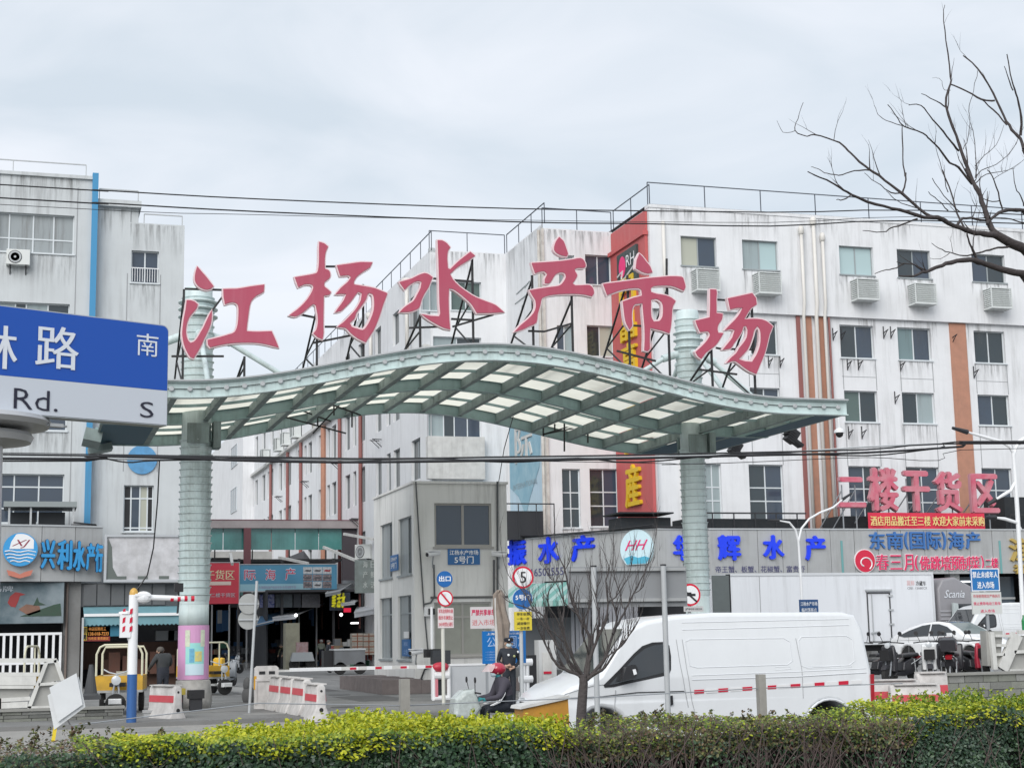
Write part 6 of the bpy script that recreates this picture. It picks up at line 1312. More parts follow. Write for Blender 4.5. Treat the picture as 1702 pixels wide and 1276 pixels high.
# ---- scooters
def make_scooter(mt, seatm=black, box=None, shield=None):
    r = T('scooter', 'x', 'scooter', (0, 0, 0))
    for x in (-.62, .62): wheel(r, x, 0, .23, .23, .1)
    mb = MB(); mb.rloft([(-.75, .42), (-.8, .62), (-.45, .66), (-.05, .55), (.0, .35), (.38, .33), (.42, .25), (-.1, .2), (-.45, .26)], -.13, .13, .04); mb.build('body', mt, r, smooth=40)
    mb = MB(); mb.rloft([(.40, .3), (.36, .55), (.42, .85), (.50, .98), (.56, .92), (.52, .6), (.55, .35)], -.18, .18, .05); mb.build('leg_shield', shield or mt, r, smooth=40)
    mb = MB(); mb.rloft([(-.82, .70), (-.75, .78), (-.3, .76), (.02, .74), (.05, .66), (-.4, .655)], -.14, .14, .04); mb.build('seat', seatm, r, smooth=40)
    mb = MB(); mb.tube([(.62, .07, .23), (.52, .07, .6), (.46, 0, .95), (.43, 0, 1.05)], .022, 6); mb.tube([(.62, -.07, .23), (.52, -.07, .6), (.46, 0, .95)], .022, 6); mb.build('fork', steel, r)
    mb = MB(); mb.tube([(.34, -.36, 1.02), (.42, -.2, 1.04), (.43, 0, 1.05), (.42, .2, 1.04), (.34, .36, 1.02)], .016, 6); mb.build('handlebar', black, r)
    for s_ in (-1, 1):
        mb = MB(); mb.tube([(.40, s_*.2, 1.05), (.42, s_*.27, 1.22)], .008, 5); mb.lathe([(.02, -.01), (.055, -.005), (.055, .01)], (.42, s_*.29, 1.26), 10, 'x'); mb.build('mirror', black, r)
    mb = MB(); mb.lathe([(.05, .0), (.075, .05), (.07, .09), (.02, .1)], (.48, 0, .97), 12, 'x'); mb.build('headlight', M('lamp_clear', (.55, .58, .6), .1, spec=.9), r)
    mb = MB(); mb.rloft([(.42, .42), (.5, .5), (.72, .5), (.84, .38), (.66, .47)], -.07, .07, .02); mb.build('mudguard', mt, r, smooth=40)
    mb = MB(); mb.tube([(-.7, 0, .45), (-.85, 0, .35), (-.86, 0, .25)], .02, 5); mb.bar((-.78, -.1, .55), (-.95, -.1, .62), .02); mb.bar((-.78, .1, .55), (-.95, .1, .62), .02); mb.tube([(-.1, .1, .25), (-.05, .22, .04)], .012, 5); mb.build('rear_rack', steel, r)
    mb = MB()
    for s_ in (-1, 1): mb.tube([(-.60, s_*.12, .24), (-.52, s_*.13, .62)], .022, 6); mb.tube([(-.35, s_*.14, .5), (-.75, s_*.15, .62), (-.98, s_*.12, .68)], .012, 5)
    mb.build('shock_absorber', galv, r); mb = MB(); mb.rloft([(-.98, .60), (-1.02, .68), (-.82, .72), (-.8, .62)], -.08, .08, .02); mb.build('tail_light', M('tail_lamp', (.35, .01, .02), .3), r)
    mb = MB(); mb.box(-.05, .36, -.16, .16, .345, .37); mb.build('footboard', rubber, r); mb = MB(); mb.rloft([(.52, .60), (.53, .84), (.76, .86), (.72, .60)], -.13, .13, .02); mb.build('front_basket', black, r)
    if box: mb = MB(); mb.rloft([(-1.0, .80), (-1.03, 1.08), (-.9, 1.14), (-.7, 1.12), (-.66, .80)], -.19, .19, .05); mb.build('storage_box', box, r, smooth=40)
    return r
blkp = M('scooter_black', (.03, .03, .035), .3); whp = M('scooter_white', (.65, .66, .66), .3)
GS = 'scooters parked beside the right stone wall'
s1 = make_scooter(blkp); s1['label'] = 'black scooter parked nearest the rear of the white van'; s1['group'] = GS
p = PY(1497, 1140, 35.4); s1.location = (p.x, 35.4, .5); s1.rotation_euler.z = radians(-150)
s2 = make_scooter(blkp, shield=whp); s2['label'] = 'black scooter with a white leg shield, second from the van'; s2['group'] = GS; p = PY(1545, 1140, 35.8); s2.location = (p.x, 35.8, .5); s2.rotation_euler.z = radians(-118)
s3 = make_scooter(blkp, box=blkp); s3['label'] = 'black scooter with a black storage box behind the short red and white barrier'; s3['group'] = GS; p = PY(1588, 1140, 35.6); s3.location = (p.x, 35.6, .5); s3.rotation_euler.z = radians(50)
s4 = make_scooter(blkp, shield=M('scooter_red', (.45, .03, .06), .35)); s4['label'] = 'black scooter with a red front beside the stone wall end'; s4['group'] = GS; p = PY(1622, 1130, 36.4); s4.location = (p.x, 36.4, .5); s4.rotation_euler.z = radians(-100)
s5 = dup(s1, (PY(1470, 1130, 36.4).x, 36.9, .5), radians(-165), 'black scooter half hidden directly behind the rear corner of the white van')
s6 = dup(s3, (PY(1608, 1130, 36.2).x, 37.2, .5), radians(-125), 'rearmost black scooter with box, between the red fronted one and the white car')
s7 = make_scooter(M('scooter_grey', (.2, .22, .24), .4), box=M('delivery_yellow', (.72, .42, .03), .5)); s7['label'] = 'scooter with a yellow delivery box behind the left gate column'; p = PZ(378, 1140, .1); s7.location = (p.x, p.y, .1); s7.rotation_euler.z = radians(60)
s8 = dup(s2, (PZ(398, 1120, .1).x-.3, PZ(398, 1120, .1).y+2, .1), radians(20), 'white fronted scooter parked behind the yellow box scooter')
# ---- cargo tricycles
def make_trike():
    r = T('cargo_tricycle', 'x', 'cargo tricycle', (0, 0, 0), 'cargo tricycles'); yl = M('trike_yellow', (.62, .36, .03), .5, noise=.5, ns=5); gr = M('trike_grey', (.42, .43, .42), .6, noise=.5, ns=4)
    wheel(r, 0, 1.0, .26, .26, .1)
    for x in (-.5, .5):
        mb = MB(); mb.lathe([(.17, -.07), (.27, -.06), (.27, .06), (.17, .07)], (x, -.9, .27), 18, 'x'); mb.build('wheel', rubber, r)
    mb = MB(); mb.box(-.6, .6, -1.5, .15, .52, .58); mb.build('cargo_floor', gr, r)
    for a in ((-.6, -.57, -1.5, .15), (.57, .6, -1.5, .15), (-.57, .57, -1.5, -1.47), (-.57, .57, .12, .15)): mb = MB(); mb.box(a[0], a[1], a[2], a[3], .58, .95); mb.build('side_panel', yl, r)
    mb = MB()
    mb.tube([(-.58, .13, .95), (-.58, .13, 1.5), (-.5, .13, 1.68), (-.38, .13, 1.74), (.38, .13, 1.74), (.5, .13, 1.68), (.58, .13, 1.5), (.58, .13, .95)], .03, 7); mb.tube([(-.22, .13, .95), (-.22, .13, 1.74)], .025, 6)
    mb.tube([(-.58, -1.45, .95), (-.58, -1.45, 1.5), (-.5, -1.45, 1.68), (.5, -1.45, 1.68), (.58, -1.45, 1.5), (.58, -1.45, .95)], .03, 7); mb.build('hoop_frame', M('hoop_cream', (.62, .60, .45), .5), r)
    mb = MB(); mb.tube([(.08, 1.0, .26), (.07, .92, .6), (0, .8, .98)], .025, 6); mb.tube([(-.08, 1.0, .26), (-.07, .92, .6), (0, .8, .98)], .025, 6); mb.build('fork', steel, r)
    mb = MB(); mb.tube([(-.34, .6, 1.12), (-.2, .76, 1.05), (0, .8, 1.0), (.2, .76, 1.05), (.34, .6, 1.12)], .018, 6); mb.build('handlebar', galv, r)
    mb = MB(); mb.lathe([(.05, -.08), (.12, 0), (.12, .06), (.03, .08)], (0, .92, .85), 16, 'y'); mb.build('headlight', M('lamp_clear', (.55, .58, .6), .1, spec=.9), r, smooth=40)
    mb = MB(); mb.rloft([(-.16, .26), (-.16, .4), (.16, .4), (.16, .26)], .72, 1.25, .03); mb.build('front_mudguard', whp, r)
    mb = MB(); mb.box(-.2, .2, .22, .6, .68, .78); mb.build('seat', black, r)
    mb = MB(); mb.box(-.3, .3, .16, .85, .3, .36); mb.build('footboard', gr, r); return r
t1 = make_trike(); t1['label'] = 'yellow cargo tricycle with cream hoop frame facing the road, behind the blue and white pole'
p = PZ(203, 1195, -.0); t1.location = (p.x, 42.6, .1); t1.rotation_euler.z = radians(172)
t2 = dup(t1, (PY(45, 1120, 46).x, 46.5, .1), radians(250), 'cargo tricycle with hoop frame behind the white steel barricade at left')
t3 = dup(t1, (PY(352, 1090, 55).x, 55, .1), radians(200), 'cargo tricycle half hidden behind the left gate column')
# cargo on the first tricycle
cgm = M('trike_cargo', (.50, .48, .40), .8, noise=.8, ns=5, dirt=(.3, .2, .05))
for k, (dx, dy, w, h) in enumerate(((-.3, .9, .4, .3), (.2, 1.0, .45, .45), (-.1, 1.4, .5, .35))):
    mb = MB(); mb.box(t1.location.x+dx-w/2, t1.location.x+dx+w/2, t1.location.y+dy-.2, t1.location.y+dy+.2, .69, .69+h); tag(setpiv(mb.build('carton', cgm)), ['small pale carton in the yellow tricycle bed, left', 'tall pale carton in the yellow tricycle bed, right', 'wide carton at the back of the yellow tricycle bed'][k], 'carton')
# ---- dumpster cart and small loader in the alley
p = PZ(585, 1120, .1); DX, DY = p.x, p.y
CT = T('waste_cart', 'grey wheeled metal skip cart left of the gatehouse', 'cart', (DX, DY, .1))
q0 = PY(556, 1079, DY); q1 = PY(607, 1103, DY); mb = MB(); mb.box(q0.x, q1.x, DY, DY+1.3, q1.z, q0.z); mb.build('skip', M('skip_grey', (.16, .17, .18), .6, noise=.5, ns=2), CT)
mb = MB(); mb.box(q0.x-.03, q1.x+.03, DY-.04, DY+1.34, q0.z-.05, q0.z+.03); mb.build('rim_bar', galv, CT)
for x in (q0.x+.3, q1.x-.25): wheel(CT, x, DY+.1, .42, .32, .2)
mb = MB(); mb.box(q0.x-.5, q0.x, DY+.3, DY+.9, .4, 1.3); mb.build('tractor_block', black, CT)
p = PZ(502, 1112, .1); LX, LY = p.x, p.y; q0 = PY(484, 1084, LY); q1 = PY(523, 1098, LY)
LD = T('flatbed_cart', 'flat grey cart with a stack of boxes beside the man in the vest', 'cart', (LX, LY, .1))
mb = MB(); mb.add([(q0.x, LY, q1.z), (q1.x, LY, q1.z), (q1.x, LY+1.6, q1.z), (q0.x, LY+1.6, q1.z), (q0.x+.15, LY+.3, q0.z), (q1.x-.1, LY+.3, q0.z), (q1.x-.1, LY+1.6, q0.z), (q0.x+.15, LY+1.6, q0.z)], MB.BF); mb.build('bonnet', M('cart_grey', (.3, .32, .33), .6), LD)
for x in (q0.x+.2, q1.x-.2): wheel(LD, x, LY+.2, .4, .3, .18)
mb = MB(); mb.box(q0.x+.4, q1.x-.3, LY+.6, LY+1.3, q0.z, q0.z+.6); mb.build('box_stack', M('box_red_white', (.4, .3, .3), .7, noise=.9, ns=6, dirt=(.5, .1, .1)), LD)
mb = MB(); q = PY(478, 1035, LY+.6); q2 = PY(490, 1100, LY+.6); mb.box(q.x-.1, q2.x+.3, LY+.7, LY+1.6, .1, q.z); o = mb.build('covered_load', M('khaki_cover', (.34, .33, .25), .8, noise=.5, ns=2, bump=.6, bs=5)); setpiv(o); tag(o, 'tall khaki covered load standing left of the flat grey cart', 'covered load')
# crates by the gatehouse
fCr = FY(96.5)
for k in range(4):
    for j in range(2):
        q = fCr.rect(585+j*19, 1052+k*9, 585+j*19+18, 1052+k*9+8.5); mb = MB(); mb.fbox(fCr, q[0], q[1], 0, .6, q[2], q[3]); o = mb.build('crate', M('crate_pale', (.42, .39, .34), .8, noise=.5, ns=4)); setpiv(o); tag(o, 'pale wooden crate, %s of its %s stack left of the gatehouse' % (['topmost', 'second from the top', 'third from the top', 'lowest'][k], ['left', 'right'][j]), 'crate', 'pale crates stacked left of the gatehouse')
        mb = MB(); mb.fbox(fCr, q[0], q[1], -.02, -.001, (q[2]+q[3])/2-.03, (q[2]+q[3])/2+.03); mb.fbox(fCr, (q[0]+q[1])/2-.03, (q[0]+q[1])/2+.03, -.04, -.021, q[2], q[3]); mb.build('strap', M('strap_rust', (.25, .10, .06), .7), o)
# ================================================================ PEOPLE
skinm = M('skin', (.46, .29, .21), .55)
def person(label, J, mats, extra=None, group=None, sc=1.0):
    """J: joints in the figure's own metres (facing -Y, feet at z=0); one continuous skinned body"""
    R_ = T('person', label, 'person', (0, 0, 0), group)
    V = ['pelvis', 'waist', 'chest', 'neck', 'head', 'crown', 'shL', 'elL', 'wrL', 'paL', 'shR', 'elR', 'wrR', 'paR', 'hipL', 'knL', 'anL', 'toL', 'hipR', 'knR', 'anR', 'toR']
    rad = dict(pelvis=(.155, .12), waist=(.15, .11), chest=(.17, .125), neck=(.055, .055), head=(.085, .095), crown=(.075, .085), sh=(.075, .07), el=(.05, .05), wr=(.032, .03), pa=(.035, .02), hip=(.095, .095), kn=(.065, .065), an=(.042, .045), to=(.045, .035))
    E_ = [('pelvis', 'waist', 1), ('waist', 'chest', 0), ('chest', 'neck', 0), ('neck', 'head', 3), ('head', 'crown', 3)]
    for s_ in 'LR': E_ += [('chest', 'sh'+s_, 0), ('sh'+s_, 'el'+s_, 0), ('el'+s_, 'wr'+s_, 0), ('wr'+s_, 'pa'+s_, 3), ('pelvis', 'hip'+s_, 1), ('hip'+s_, 'kn'+s_, 1), ('kn'+s_, 'an'+s_, 1), ('an'+s_, 'to'+s_, 2)]
    co = [Vector(J[v]) for v in V]; ed = [(V.index(a), V.index(b)) for a, b, _ in E_]; em = [c for _, _, c in E_]; rr = []
    for v in V: k = v if v in rad else v[:-1]; f = J.get('bulk', 1.0) if k in ('chest', 'waist', 'pelvis', 'sh', 'el') else 1; rr.append((rad[k][0]*f, rad[k][1]*f))
    for s_ in 'LR':   # fingers
        p = Vector(J['pa'+s_]); w = Vector(J['wr'+s_]); d = (p-w).normalized(); a = d.cross(Vector((1, 0, 0)) if abs(d.x) < .8 else Vector((0, 1, 0))).normalized()
        for k in range(5):
            o_ = a*(-.03+.02*k) if k < 4 else -a*.035; i0 = V.index('pa'+s_) if k < 4 else V.index('wr'+s_); ln = (.055, .065, .06, .05, .06)[k]
            q1 = p+o_+d*ln*.5 if k < 4 else w+o_*1.6+d*.045; q2 = p+o_+d*ln+Vector((0, 0, -.012)) if k < 4 else q1+d*.03
            n0 = len(co); co += [q1, q2]; rr += [(.009, .009), (.008, .008)]; ed += [(i0, n0), (n0, n0+1)]; em += [3, 3]
    me = bpy.data.meshes.new('body'); me.from_pydata([tuple(c) for c in co], ed, []); o = bpy.data.objects.new('body', me); C.objects.link(o)
    md = o.modifiers.new('s', 'SKIN'); md.use_smooth_shade = True
    for i, sv in enumerate(me.skin_vertices[0].data): sv.radius = rr[i]; sv.use_root = (i == 0)
    sb = o.modifiers.new('ss', 'SUBSURF'); sb.levels = 1; sb.render_levels = 1
    dg = bpy.context.evaluated_depsgraph_get(); m2 = bpy.data.meshes.new_from_object(o.evaluated_get(dg)); bpy.data.objects.remove(o); m2.name = 'body'
    for m_ in mats: m2.materials.append(m_)
    mid = []
    for pl in m2.polygons:
        c = pl.center; best = (9, 0)
        for (a, b), g in zip(ed, em):
            A, B = co[a], co[b]; t = max(0, min(1, (c-A).dot(B-A)/max(1e-9, (B-A).length_squared))); dd = (c-(A+(B-A)*t)).length-(rr[a][0]*(1-t)+rr[b][0]*t)*.8
            if dd < best[0]: best = (dd, g)
        mid.append(best[1])
    m2.polygons.foreach_set('material_index', mid); m2.polygons.foreach_set('use_smooth', [True]*len(mid)); m2.update()
    ob = bpy.data.objects.new('body', m2); C.objects.link(ob); ob.parent = R_
    h = Vector(J['head']); n_ = Vector(J.get('face', (0, -1, 0))).normalized(); sd = n_.cross(Vector((0, 0, 1))).normalized()
    if not J.get('noface'):
        mb = MB(); mb.ball(h+n_*.098+Vector((0, 0, .0)), (.016, .02, .024), 8, 6); mb.build('nose', skinm, R_, smooth=True)
        for s_ in (-1, 1):
            mb = MB(); mb.ball(h+n_*.088+sd*.033*s_+Vector((0, 0, .03)), .012, 8, 6); mb.build('eye', black, R_)
            mb = MB(); mb.ball(h+sd*.09*s_, (.02, .02, .032), 8, 6); mb.build('ear', skinm, R_, smooth=True)
        mb = MB(); mb.ball(h+n_*.09-Vector((0, 0, .042)), (.022, .012, .008), 8, 5); mb.build('mouth', M('lips', (.35, .13, .12), .5), R_)
    if extra: extra(R_, h, n_, sd)
    R_.scale = (sc,)*3; return R_
def standing(**k):
    J = dict(pelvis=(0, 0, .95), waist=(0, 0, 1.1), chest=(0, 0, 1.33), neck=(0, 0, 1.5), head=(0, -.01, 1.60), crown=(0, 0, 1.67), shL=(.19, 0, 1.43), elL=(.25, .02, 1.15), wrL=(.25, -.08, .92), paL=(.25, -.1, .84), shR=(-.19, 0, 1.43), elR=(-.25, .02, 1.15), wrR=(-.25, -.08, .92), paR=(-.25, -.1, .84),
             hipL=(.09, 0, .88), knL=(.1, -.02, .48), anL=(.1, 0, .09), toL=(.11, -.14, .04), hipR=(-.09, 0, .88), knR=(-.1, -.02, .48), anR=(-.1, 0, .09), toR=(-.11, -.14, .04))
    J.update(k); return J
navy = M('uniform_navy', (.012, .016, .025), .7); shoe = M('shoe_black', (.02, .02, .02), .5); maskm = M('mask_paleblue', (.55, .68, .72), .7)
def mask(R_, h, n_, sd, z=-.03): mb = MB(); mb.ball(h+n_*.055+Vector((0, 0, z)), (.07, .065, .055), 12, 8); mb.build('face_mask', maskm, R_, smooth=True)
def guard_x(R_, h, n_, sd):
    mask(R_, h, n_, sd); mb = MB(); mb.lathe([(.105, .05), (.118, .085), (.125, .12), (.09, .15), (.01, .155)], (h.x, h.y+.01, h.z), 18); mb.rloft([(-.07, .055), (.07, .055), (.07, .065), (-.07, .065)], h.y-.19, h.y-.08, .004); mb.v = [(a+(0), b, c) if i < 90 else (a+h.x, b, c+h.z) for i, (a, b, c) in enumerate(mb.v)]; mb.build('cap', navy, R_, smooth=30)
    mb = MB(); mb.lathe([(.018, 0), (.018, .01)], (h.x, h.y-.115, h.z+.1), 8, 'y'); mb.build('cap_badge', M('badge_white', (.7, .7, .7), .4), R_)
    for dx, z, m_ in ((.12, 1.30, M('badge_olive', (.4, .42, .2), .5)), (-.02, 1.33, white), (.22, 1.40, white)): mb = MB(); mb.ball((dx, -.135 if dx < .2 else -.06, z), (.03, .012, .03), 8, 5); mb.build('uniform_badge', m_, R_)
    mb = MB(); mb.lathe([(.158, 0), (.16, .01), (.16, .045), (.158, .055)], (0, 0, .99), 20); mb.v = [(a, b*.8, c) for a, b, c in mb.v]; mb.build('belt', black, R_)
g_ = person('guard in black uniform, cap and pale face mask standing beside the blue notice board', standing(elL=(.27, .05, 1.17), wrL=(.12, -.14, 1.02), paL=(.04, -.17, 1.0), elR=(-.27, .05, 1.17), wrR=(-.1, -.15, 1.06), paR=(-.02, -.18, 1.08), bulk=1.08), [navy, navy, shoe, skinm], guard_x)
p = PY(848, 1100, 37.5); g_.location = (p.x, 37.6, .09); g_.rotation_euler.z = radians(-12)
def hair(col=(.02, .018, .016)):
    def f(R_, h, n_, sd): mb = MB(); mb.ball(h-n_*.015+Vector((0, 0, .045)), (.10, .105, .085), 14, 8); mb.build('hair', M('hair', col, .8), R_, smooth=True)
    return f
dj = M('charcoal_jacket', (.045, .05, .055), .85, noise=.4, ns=12)
m1 = person('man in charcoal jacket seen from behind beside the yellow tricycle', standing(bulk=1.15, chest=(0, -.08, 1.31), neck=(0, -.14, 1.46), head=(0, -.17, 1.55), crown=(0, -.18, 1.62), elR=(-.3, -.12, 1.2), wrR=(-.26, -.34, 1.12), paR=(-.25, -.42, 1.11), elL=(.3, -.1, 1.18), wrL=(.25, -.3, 1.08), paL=(.24, -.38, 1.07)), [dj, M('dark_trousers', (.03, .035, .05), .8), shoe, skinm], hair((.10, .09, .08)))
p = PY(272, 1110, 43.6); m1.location = (p.x, 43.8, .09); m1.rotation_euler.z = radians(205)
def helmet_w(R_, h, n_, sd): mb = MB(); mb.ball(h+Vector((0, 0, .05)), (.12, .13, .10), 14, 8); mb.build('helmet', white, R_, smooth=True)
vest = M('pale_vest', (.45, .5, .42), .7, noise=.6, ns=6)
p = PZ(534, 1107, .1); m2 = person('man in white helmet and pale vest walking in the alley', standing(knL=(.1, -.16, .5), anL=(.1, -.05, .1), toL=(.1, -.18, .05), anR=(-.1, .18, .12), toR=(-.1, .05, .05)), [vest, M('dark_trousers', (.03, .035, .05), .8), shoe, skinm], helmet_w); m2.location = (p.x, p.y, .1)
p = PZ(430, 1108, .1); m3 = person('person in black standing behind the round sign backs', standing(), [navy, navy, shoe, skinm], hair()); m3.location = (p.x, p.y+1, .1)
p = PZ(548, 1118, .1); m4 = person('person in dark clothes beside the grey skip cart', standing(elL=(.28, -.1, 1.2), wrL=(.2, -.3, 1.15), paL=(.18, -.37, 1.14)), [navy, navy, shoe, skinm], hair()); m4.location = (p.x-.1, p.y-.2, .1); m4.rotation_euler.z = radians(100)
p = PZ(476, 1110, .1); m5 = person('person bending beside the khaki covered load', standing(chest=(0, -.25, 1.25), neck=(0, -.38, 1.35), head=(0, -.46, 1.38), crown=(0, -.52, 1.41), shL=(.18, -.3, 1.28), shR=(-.18, -.3, 1.28), elL=(.22, -.4, 1.05), wrL=(.2, -.5, .85), paL=(.2, -.52, .78), elR=(-.22, -.4, 1.05), wrR=(-.2, -.5, .85), paR=(-.2, -.52, .78)), [M('olive_coat', (.12, .12, .08), .8), navy, shoe, skinm], hair()); m5.location = (p.x, p.y, .1); m5.rotation_euler.z = radians(-60)
# rider on the road
p = PY(828, 1130, 28.0); RX, RY = p.x+.05, 28.0
sc0 = make_scooter(M('scooter_pearl', (.62, .64, .62), .3), box=None); sc0['label'] = 'pale scooter ridden past the hedge with a clear rain cover on its front'; sc0.location = (RX-.15, RY, -.15); sc0.rotation_euler.z = pi
mb = MB(); mb.rloft([(RX-.95, .45), (RX-.92, .78), (RX-.75, .93), (RX-.55, .95), (RX-.42, .6), (RX-.6, .4)], RY-.24, RY+.24, .08); o = mb.build('rain_cover', M('clear_cover', (.5, .55, .53), .15, noise=.5, ns=12, bump=.8, bs=10)); setpiv(o); tag(o, 'crumpled pale rain cover over the scooter front', 'rain cover')
jk = M('rider_jacket', (.055, .05, .068), .8, noise=.3, ns=10); tealg = M('teal_glove', (.03, .22, .24), .7)
def rider_x(R_, h, n_, sd):
    mask(R_, h, n_, sd); hr = M('helmet_red', (.42, .02, .05), .15, spec=.9)
    mb = MB(); mb.ball(h+Vector((0, .02, .065)), (.135, .16, .115), 18, 10); mb.build('helmet', hr, R_, smooth=True)
    mb = MB(); vs = []; n = 10
    for k in range(n+1):
        t = radians(-65+130*k/n)
        for z, r in ((.02, .21), (.09, .205), (.15, .15)): vs.append((h.x+r*sin(t), h.y+.01-r*cos(t)*1.15-(.05 if z < .05 else 0), h.z+z))
    fs = [(i*3+j, i*3+j+1, (i+1)*3+j+1, (i+1)*3+j) for i in range(n) for j in range(2)]; mb.add(vs, fs); mb.build('visor', GL('visor_clear', (.75, .62, .62), .1, .55), R_, smooth=True)
    mb = MB()
    for s_ in (-1, 1):
        for dx in (-.02, .015): mb.tube([(s_*(.235)+dx*.2, .02+dx, 1.0), (s_*.285, -.03+dx, .85), (s_*.29, -.12+dx, .72), (s_*.26, -.26+dx, .66)], .011, 5)
    mb.build('sleeve_stripe', white, R_)
Jr = dict(pelvis=(0, .12, .66), waist=(0, .08, .80), chest=(0, .02, 1.0), neck=(0, -.04, 1.15), head=(0, -.08, 1.24), crown=(0, -.08, 1.31), shL=(.19, .02, 1.07), elL=(.27, -.1, .80), wrL=(.28, -.38, .78), paL=(.28, -.46, .78), shR=(-.19, .02, 1.07), elR=(-.27, -.1, .80), wrR=(-.28, -.38, .78), paR=(-.28, -.46, .78),
          hipL=(.11, .08, .62), knL=(.15, -.32, .60), anL=(.13, -.30, .22), toL=(.13, -.42, .18), hipR=(-.11, .08, .62), knR=(-.15, -.32, .60), anR=(-.13, -.30, .22), toR=(-.13, -.42, .18), bulk=1.4)
rd = person('rider in red helmet, mask and dark striped jacket on the pale scooter', Jr, [jk, navy, shoe, tealg], rider_x, sc=1.0); rd.location = (RX, RY, -.03+.02); rd.rotation_euler.z = -pi/2
# cargo box trike behind the rider (orange side, white lid)
OB = T('cargo_trailer', 'orange cargo box with a white lid in front of the white van nose', 'cargo box', (PY(905, 1180, 21.5).x, 21.5, -.15)); fO = FY(21.3)
mb = MB(); P_ = [fO.px(*q) for q in ((870, 1212), (870, 1177), (944, 1160), (947, 1212))]; mb.fpoly(fO, P_, 0, .42); mb.build('box_body', M('box_orange', (.50, .24, .03), .5, noise=.4, ns=5), OB)
mb = MB(); P_ = [fO.px(*q) for q in ((864, 1178), (866, 1173), (944, 1155), (947, 1160))]; mb.fpoly(fO, P_, -.04, .46); mb.build('box_lid', dwhite, OB)
u0 = fO.px(872, 1200)[0]; mb = MB(); mb.box(u0, u0+.7, 21.35, 21.7, -.12, fO.px(868, 1211)[1]); mb.build('undercarriage', black, OB)
# ================================================================ STREET FURNITURE
# ---- near street name sign
A_ = CAM+ray(280, 620)*7.0; B_ = CAM+ray(0, 620)*6.5; ang = atan2(A_.y-B_.y, A_.x-B_.x); fN = Fr((B_.x, B_.y), ang)
SG = T('street_name_sign', 'large blue and white street name sign on a grey pole at the left edge', 'street sign', (B_.x-.3, B_.y-.2, -.15))
uR = fN.px(279, 620)[0]; zT = fN.px(279, 541)[1]; zM = (fN.px(278, 647)[1]+fN.px(0, 626)[1])/2; zB = fN.px(279, 708)[1]; uL = -1.3; c_ = .028
sgb = M('street_sign_blue', (.003, .075, .42), .35, spec=.5); sgw = M('street_sign_white', (.56, .60, .66), .4)
def rr(u0, u1, z0, z1, r, corners):
    P_ = []
    for (cu, cz, a0, on) in ((u1-r, z1-r, 0, 'tr' in corners), (u0+r, z1-r, 90, 'tl' in corners), (u0+r, z0+r, 180, 'bl' in corners), (u1-r, z0+r, 270, 'br' in corners)):
        if on: P_ += [(cu+r*cos(radians(a0+k*15)), cz+r*sin(radians(a0+k*15))) for k in range(7)]
        else: P_ += [(cu+r*(1 if a0 in (0, 270) else -1), cz+r*(1 if a0 in (0, 90) else -1))]
    return P_
mb = MB(); mb.fpoly(fN, rr(uL, uR, zB, zT, c_, ('tr', 'tl', 'bl')), .0, .07); mb.build('sign_body', M('sign_edge', (.45, .48, .5), .4, metal=.4), SG)
mb = MB(); mb.fpoly(fN, rr(uL+.006, uR-.004, zM, zT-.005, c_, ('tr', 'tl')), -.004, -.001); mb.build('blue_field', sgb, SG)
mb = MB(); mb.fpoly(fN, rr(uL+.006, uR-.004, zB+.005, zM-.001, .01, ()), -.004, -.001); mb.build('white_field', sgw, SG)
pk = M('street_print_white', (.70, .74, .80), .4); pb = M('street_print_black', (.012, .012, .03), .4)
for s_, q, m_, bo in (('林', (-46, 540, 28, 612), pk, .012), ('路', (58, 543, 130, 613), pk, .012), ('南', (226, 555, 262, 592), pk, 0), ('Rd.', (22, 648, 95, 682), pb, -.006), ('S', (232, 668, 254, 694), pb, -.004)):
    u0, u1, z0, z1 = fN.rect(*q); mb = MB(); mb.text(fN, s_, u0, u1, z0, z1, -.007, None, bo); mb.build('lettering', m_, SG)
# pole with flange discs and frame clip
pc = CAM+ray(-42, 720)*6.62; px_, py_ = pc.x, pc.y; z_f = (CAM+ray(0, 700)*6.6).z
plm = M('sign_pole_grey', (.50, .51, .52), .35, metal=.3)
mb = MB(); mb.lathe([(.165, -.15), (.125, z_f-.9), (.115, z_f-.08)], (px_, py_, 0), 24); mb.build('pole', plm, SG, smooth=35)
mb = MB(); mb.lathe([(.13, z_f-.10), (.23, z_f-.085), (.24, z_f-.06), (.23, z_f-.045), (.14, z_f-.04)], (px_, py_, 0), 32); mb.build('flange', plm, SG, smooth=35)
mb = MB(); mb.lathe([(.2, z_f-.03), (.30, z_f-.02), (.315, z_f-.0), (.30, z_f+.02), (.1, z_f+.03)], (px_, py_, 0), 32); mb.build('flange', plm, SG, smooth=35)
u0, z0 = fN.px(86, 702); mb = MB(); mb.fbox(fN, u0, u0+.06, .015, .05, z0-.014, z0+.0); mb.tube([fN.P(u0-.04, .03, z0-.008), fN.P(u0+.08, .03, z0-.008)], .006, 6); mb.build('clip', galv, SG)
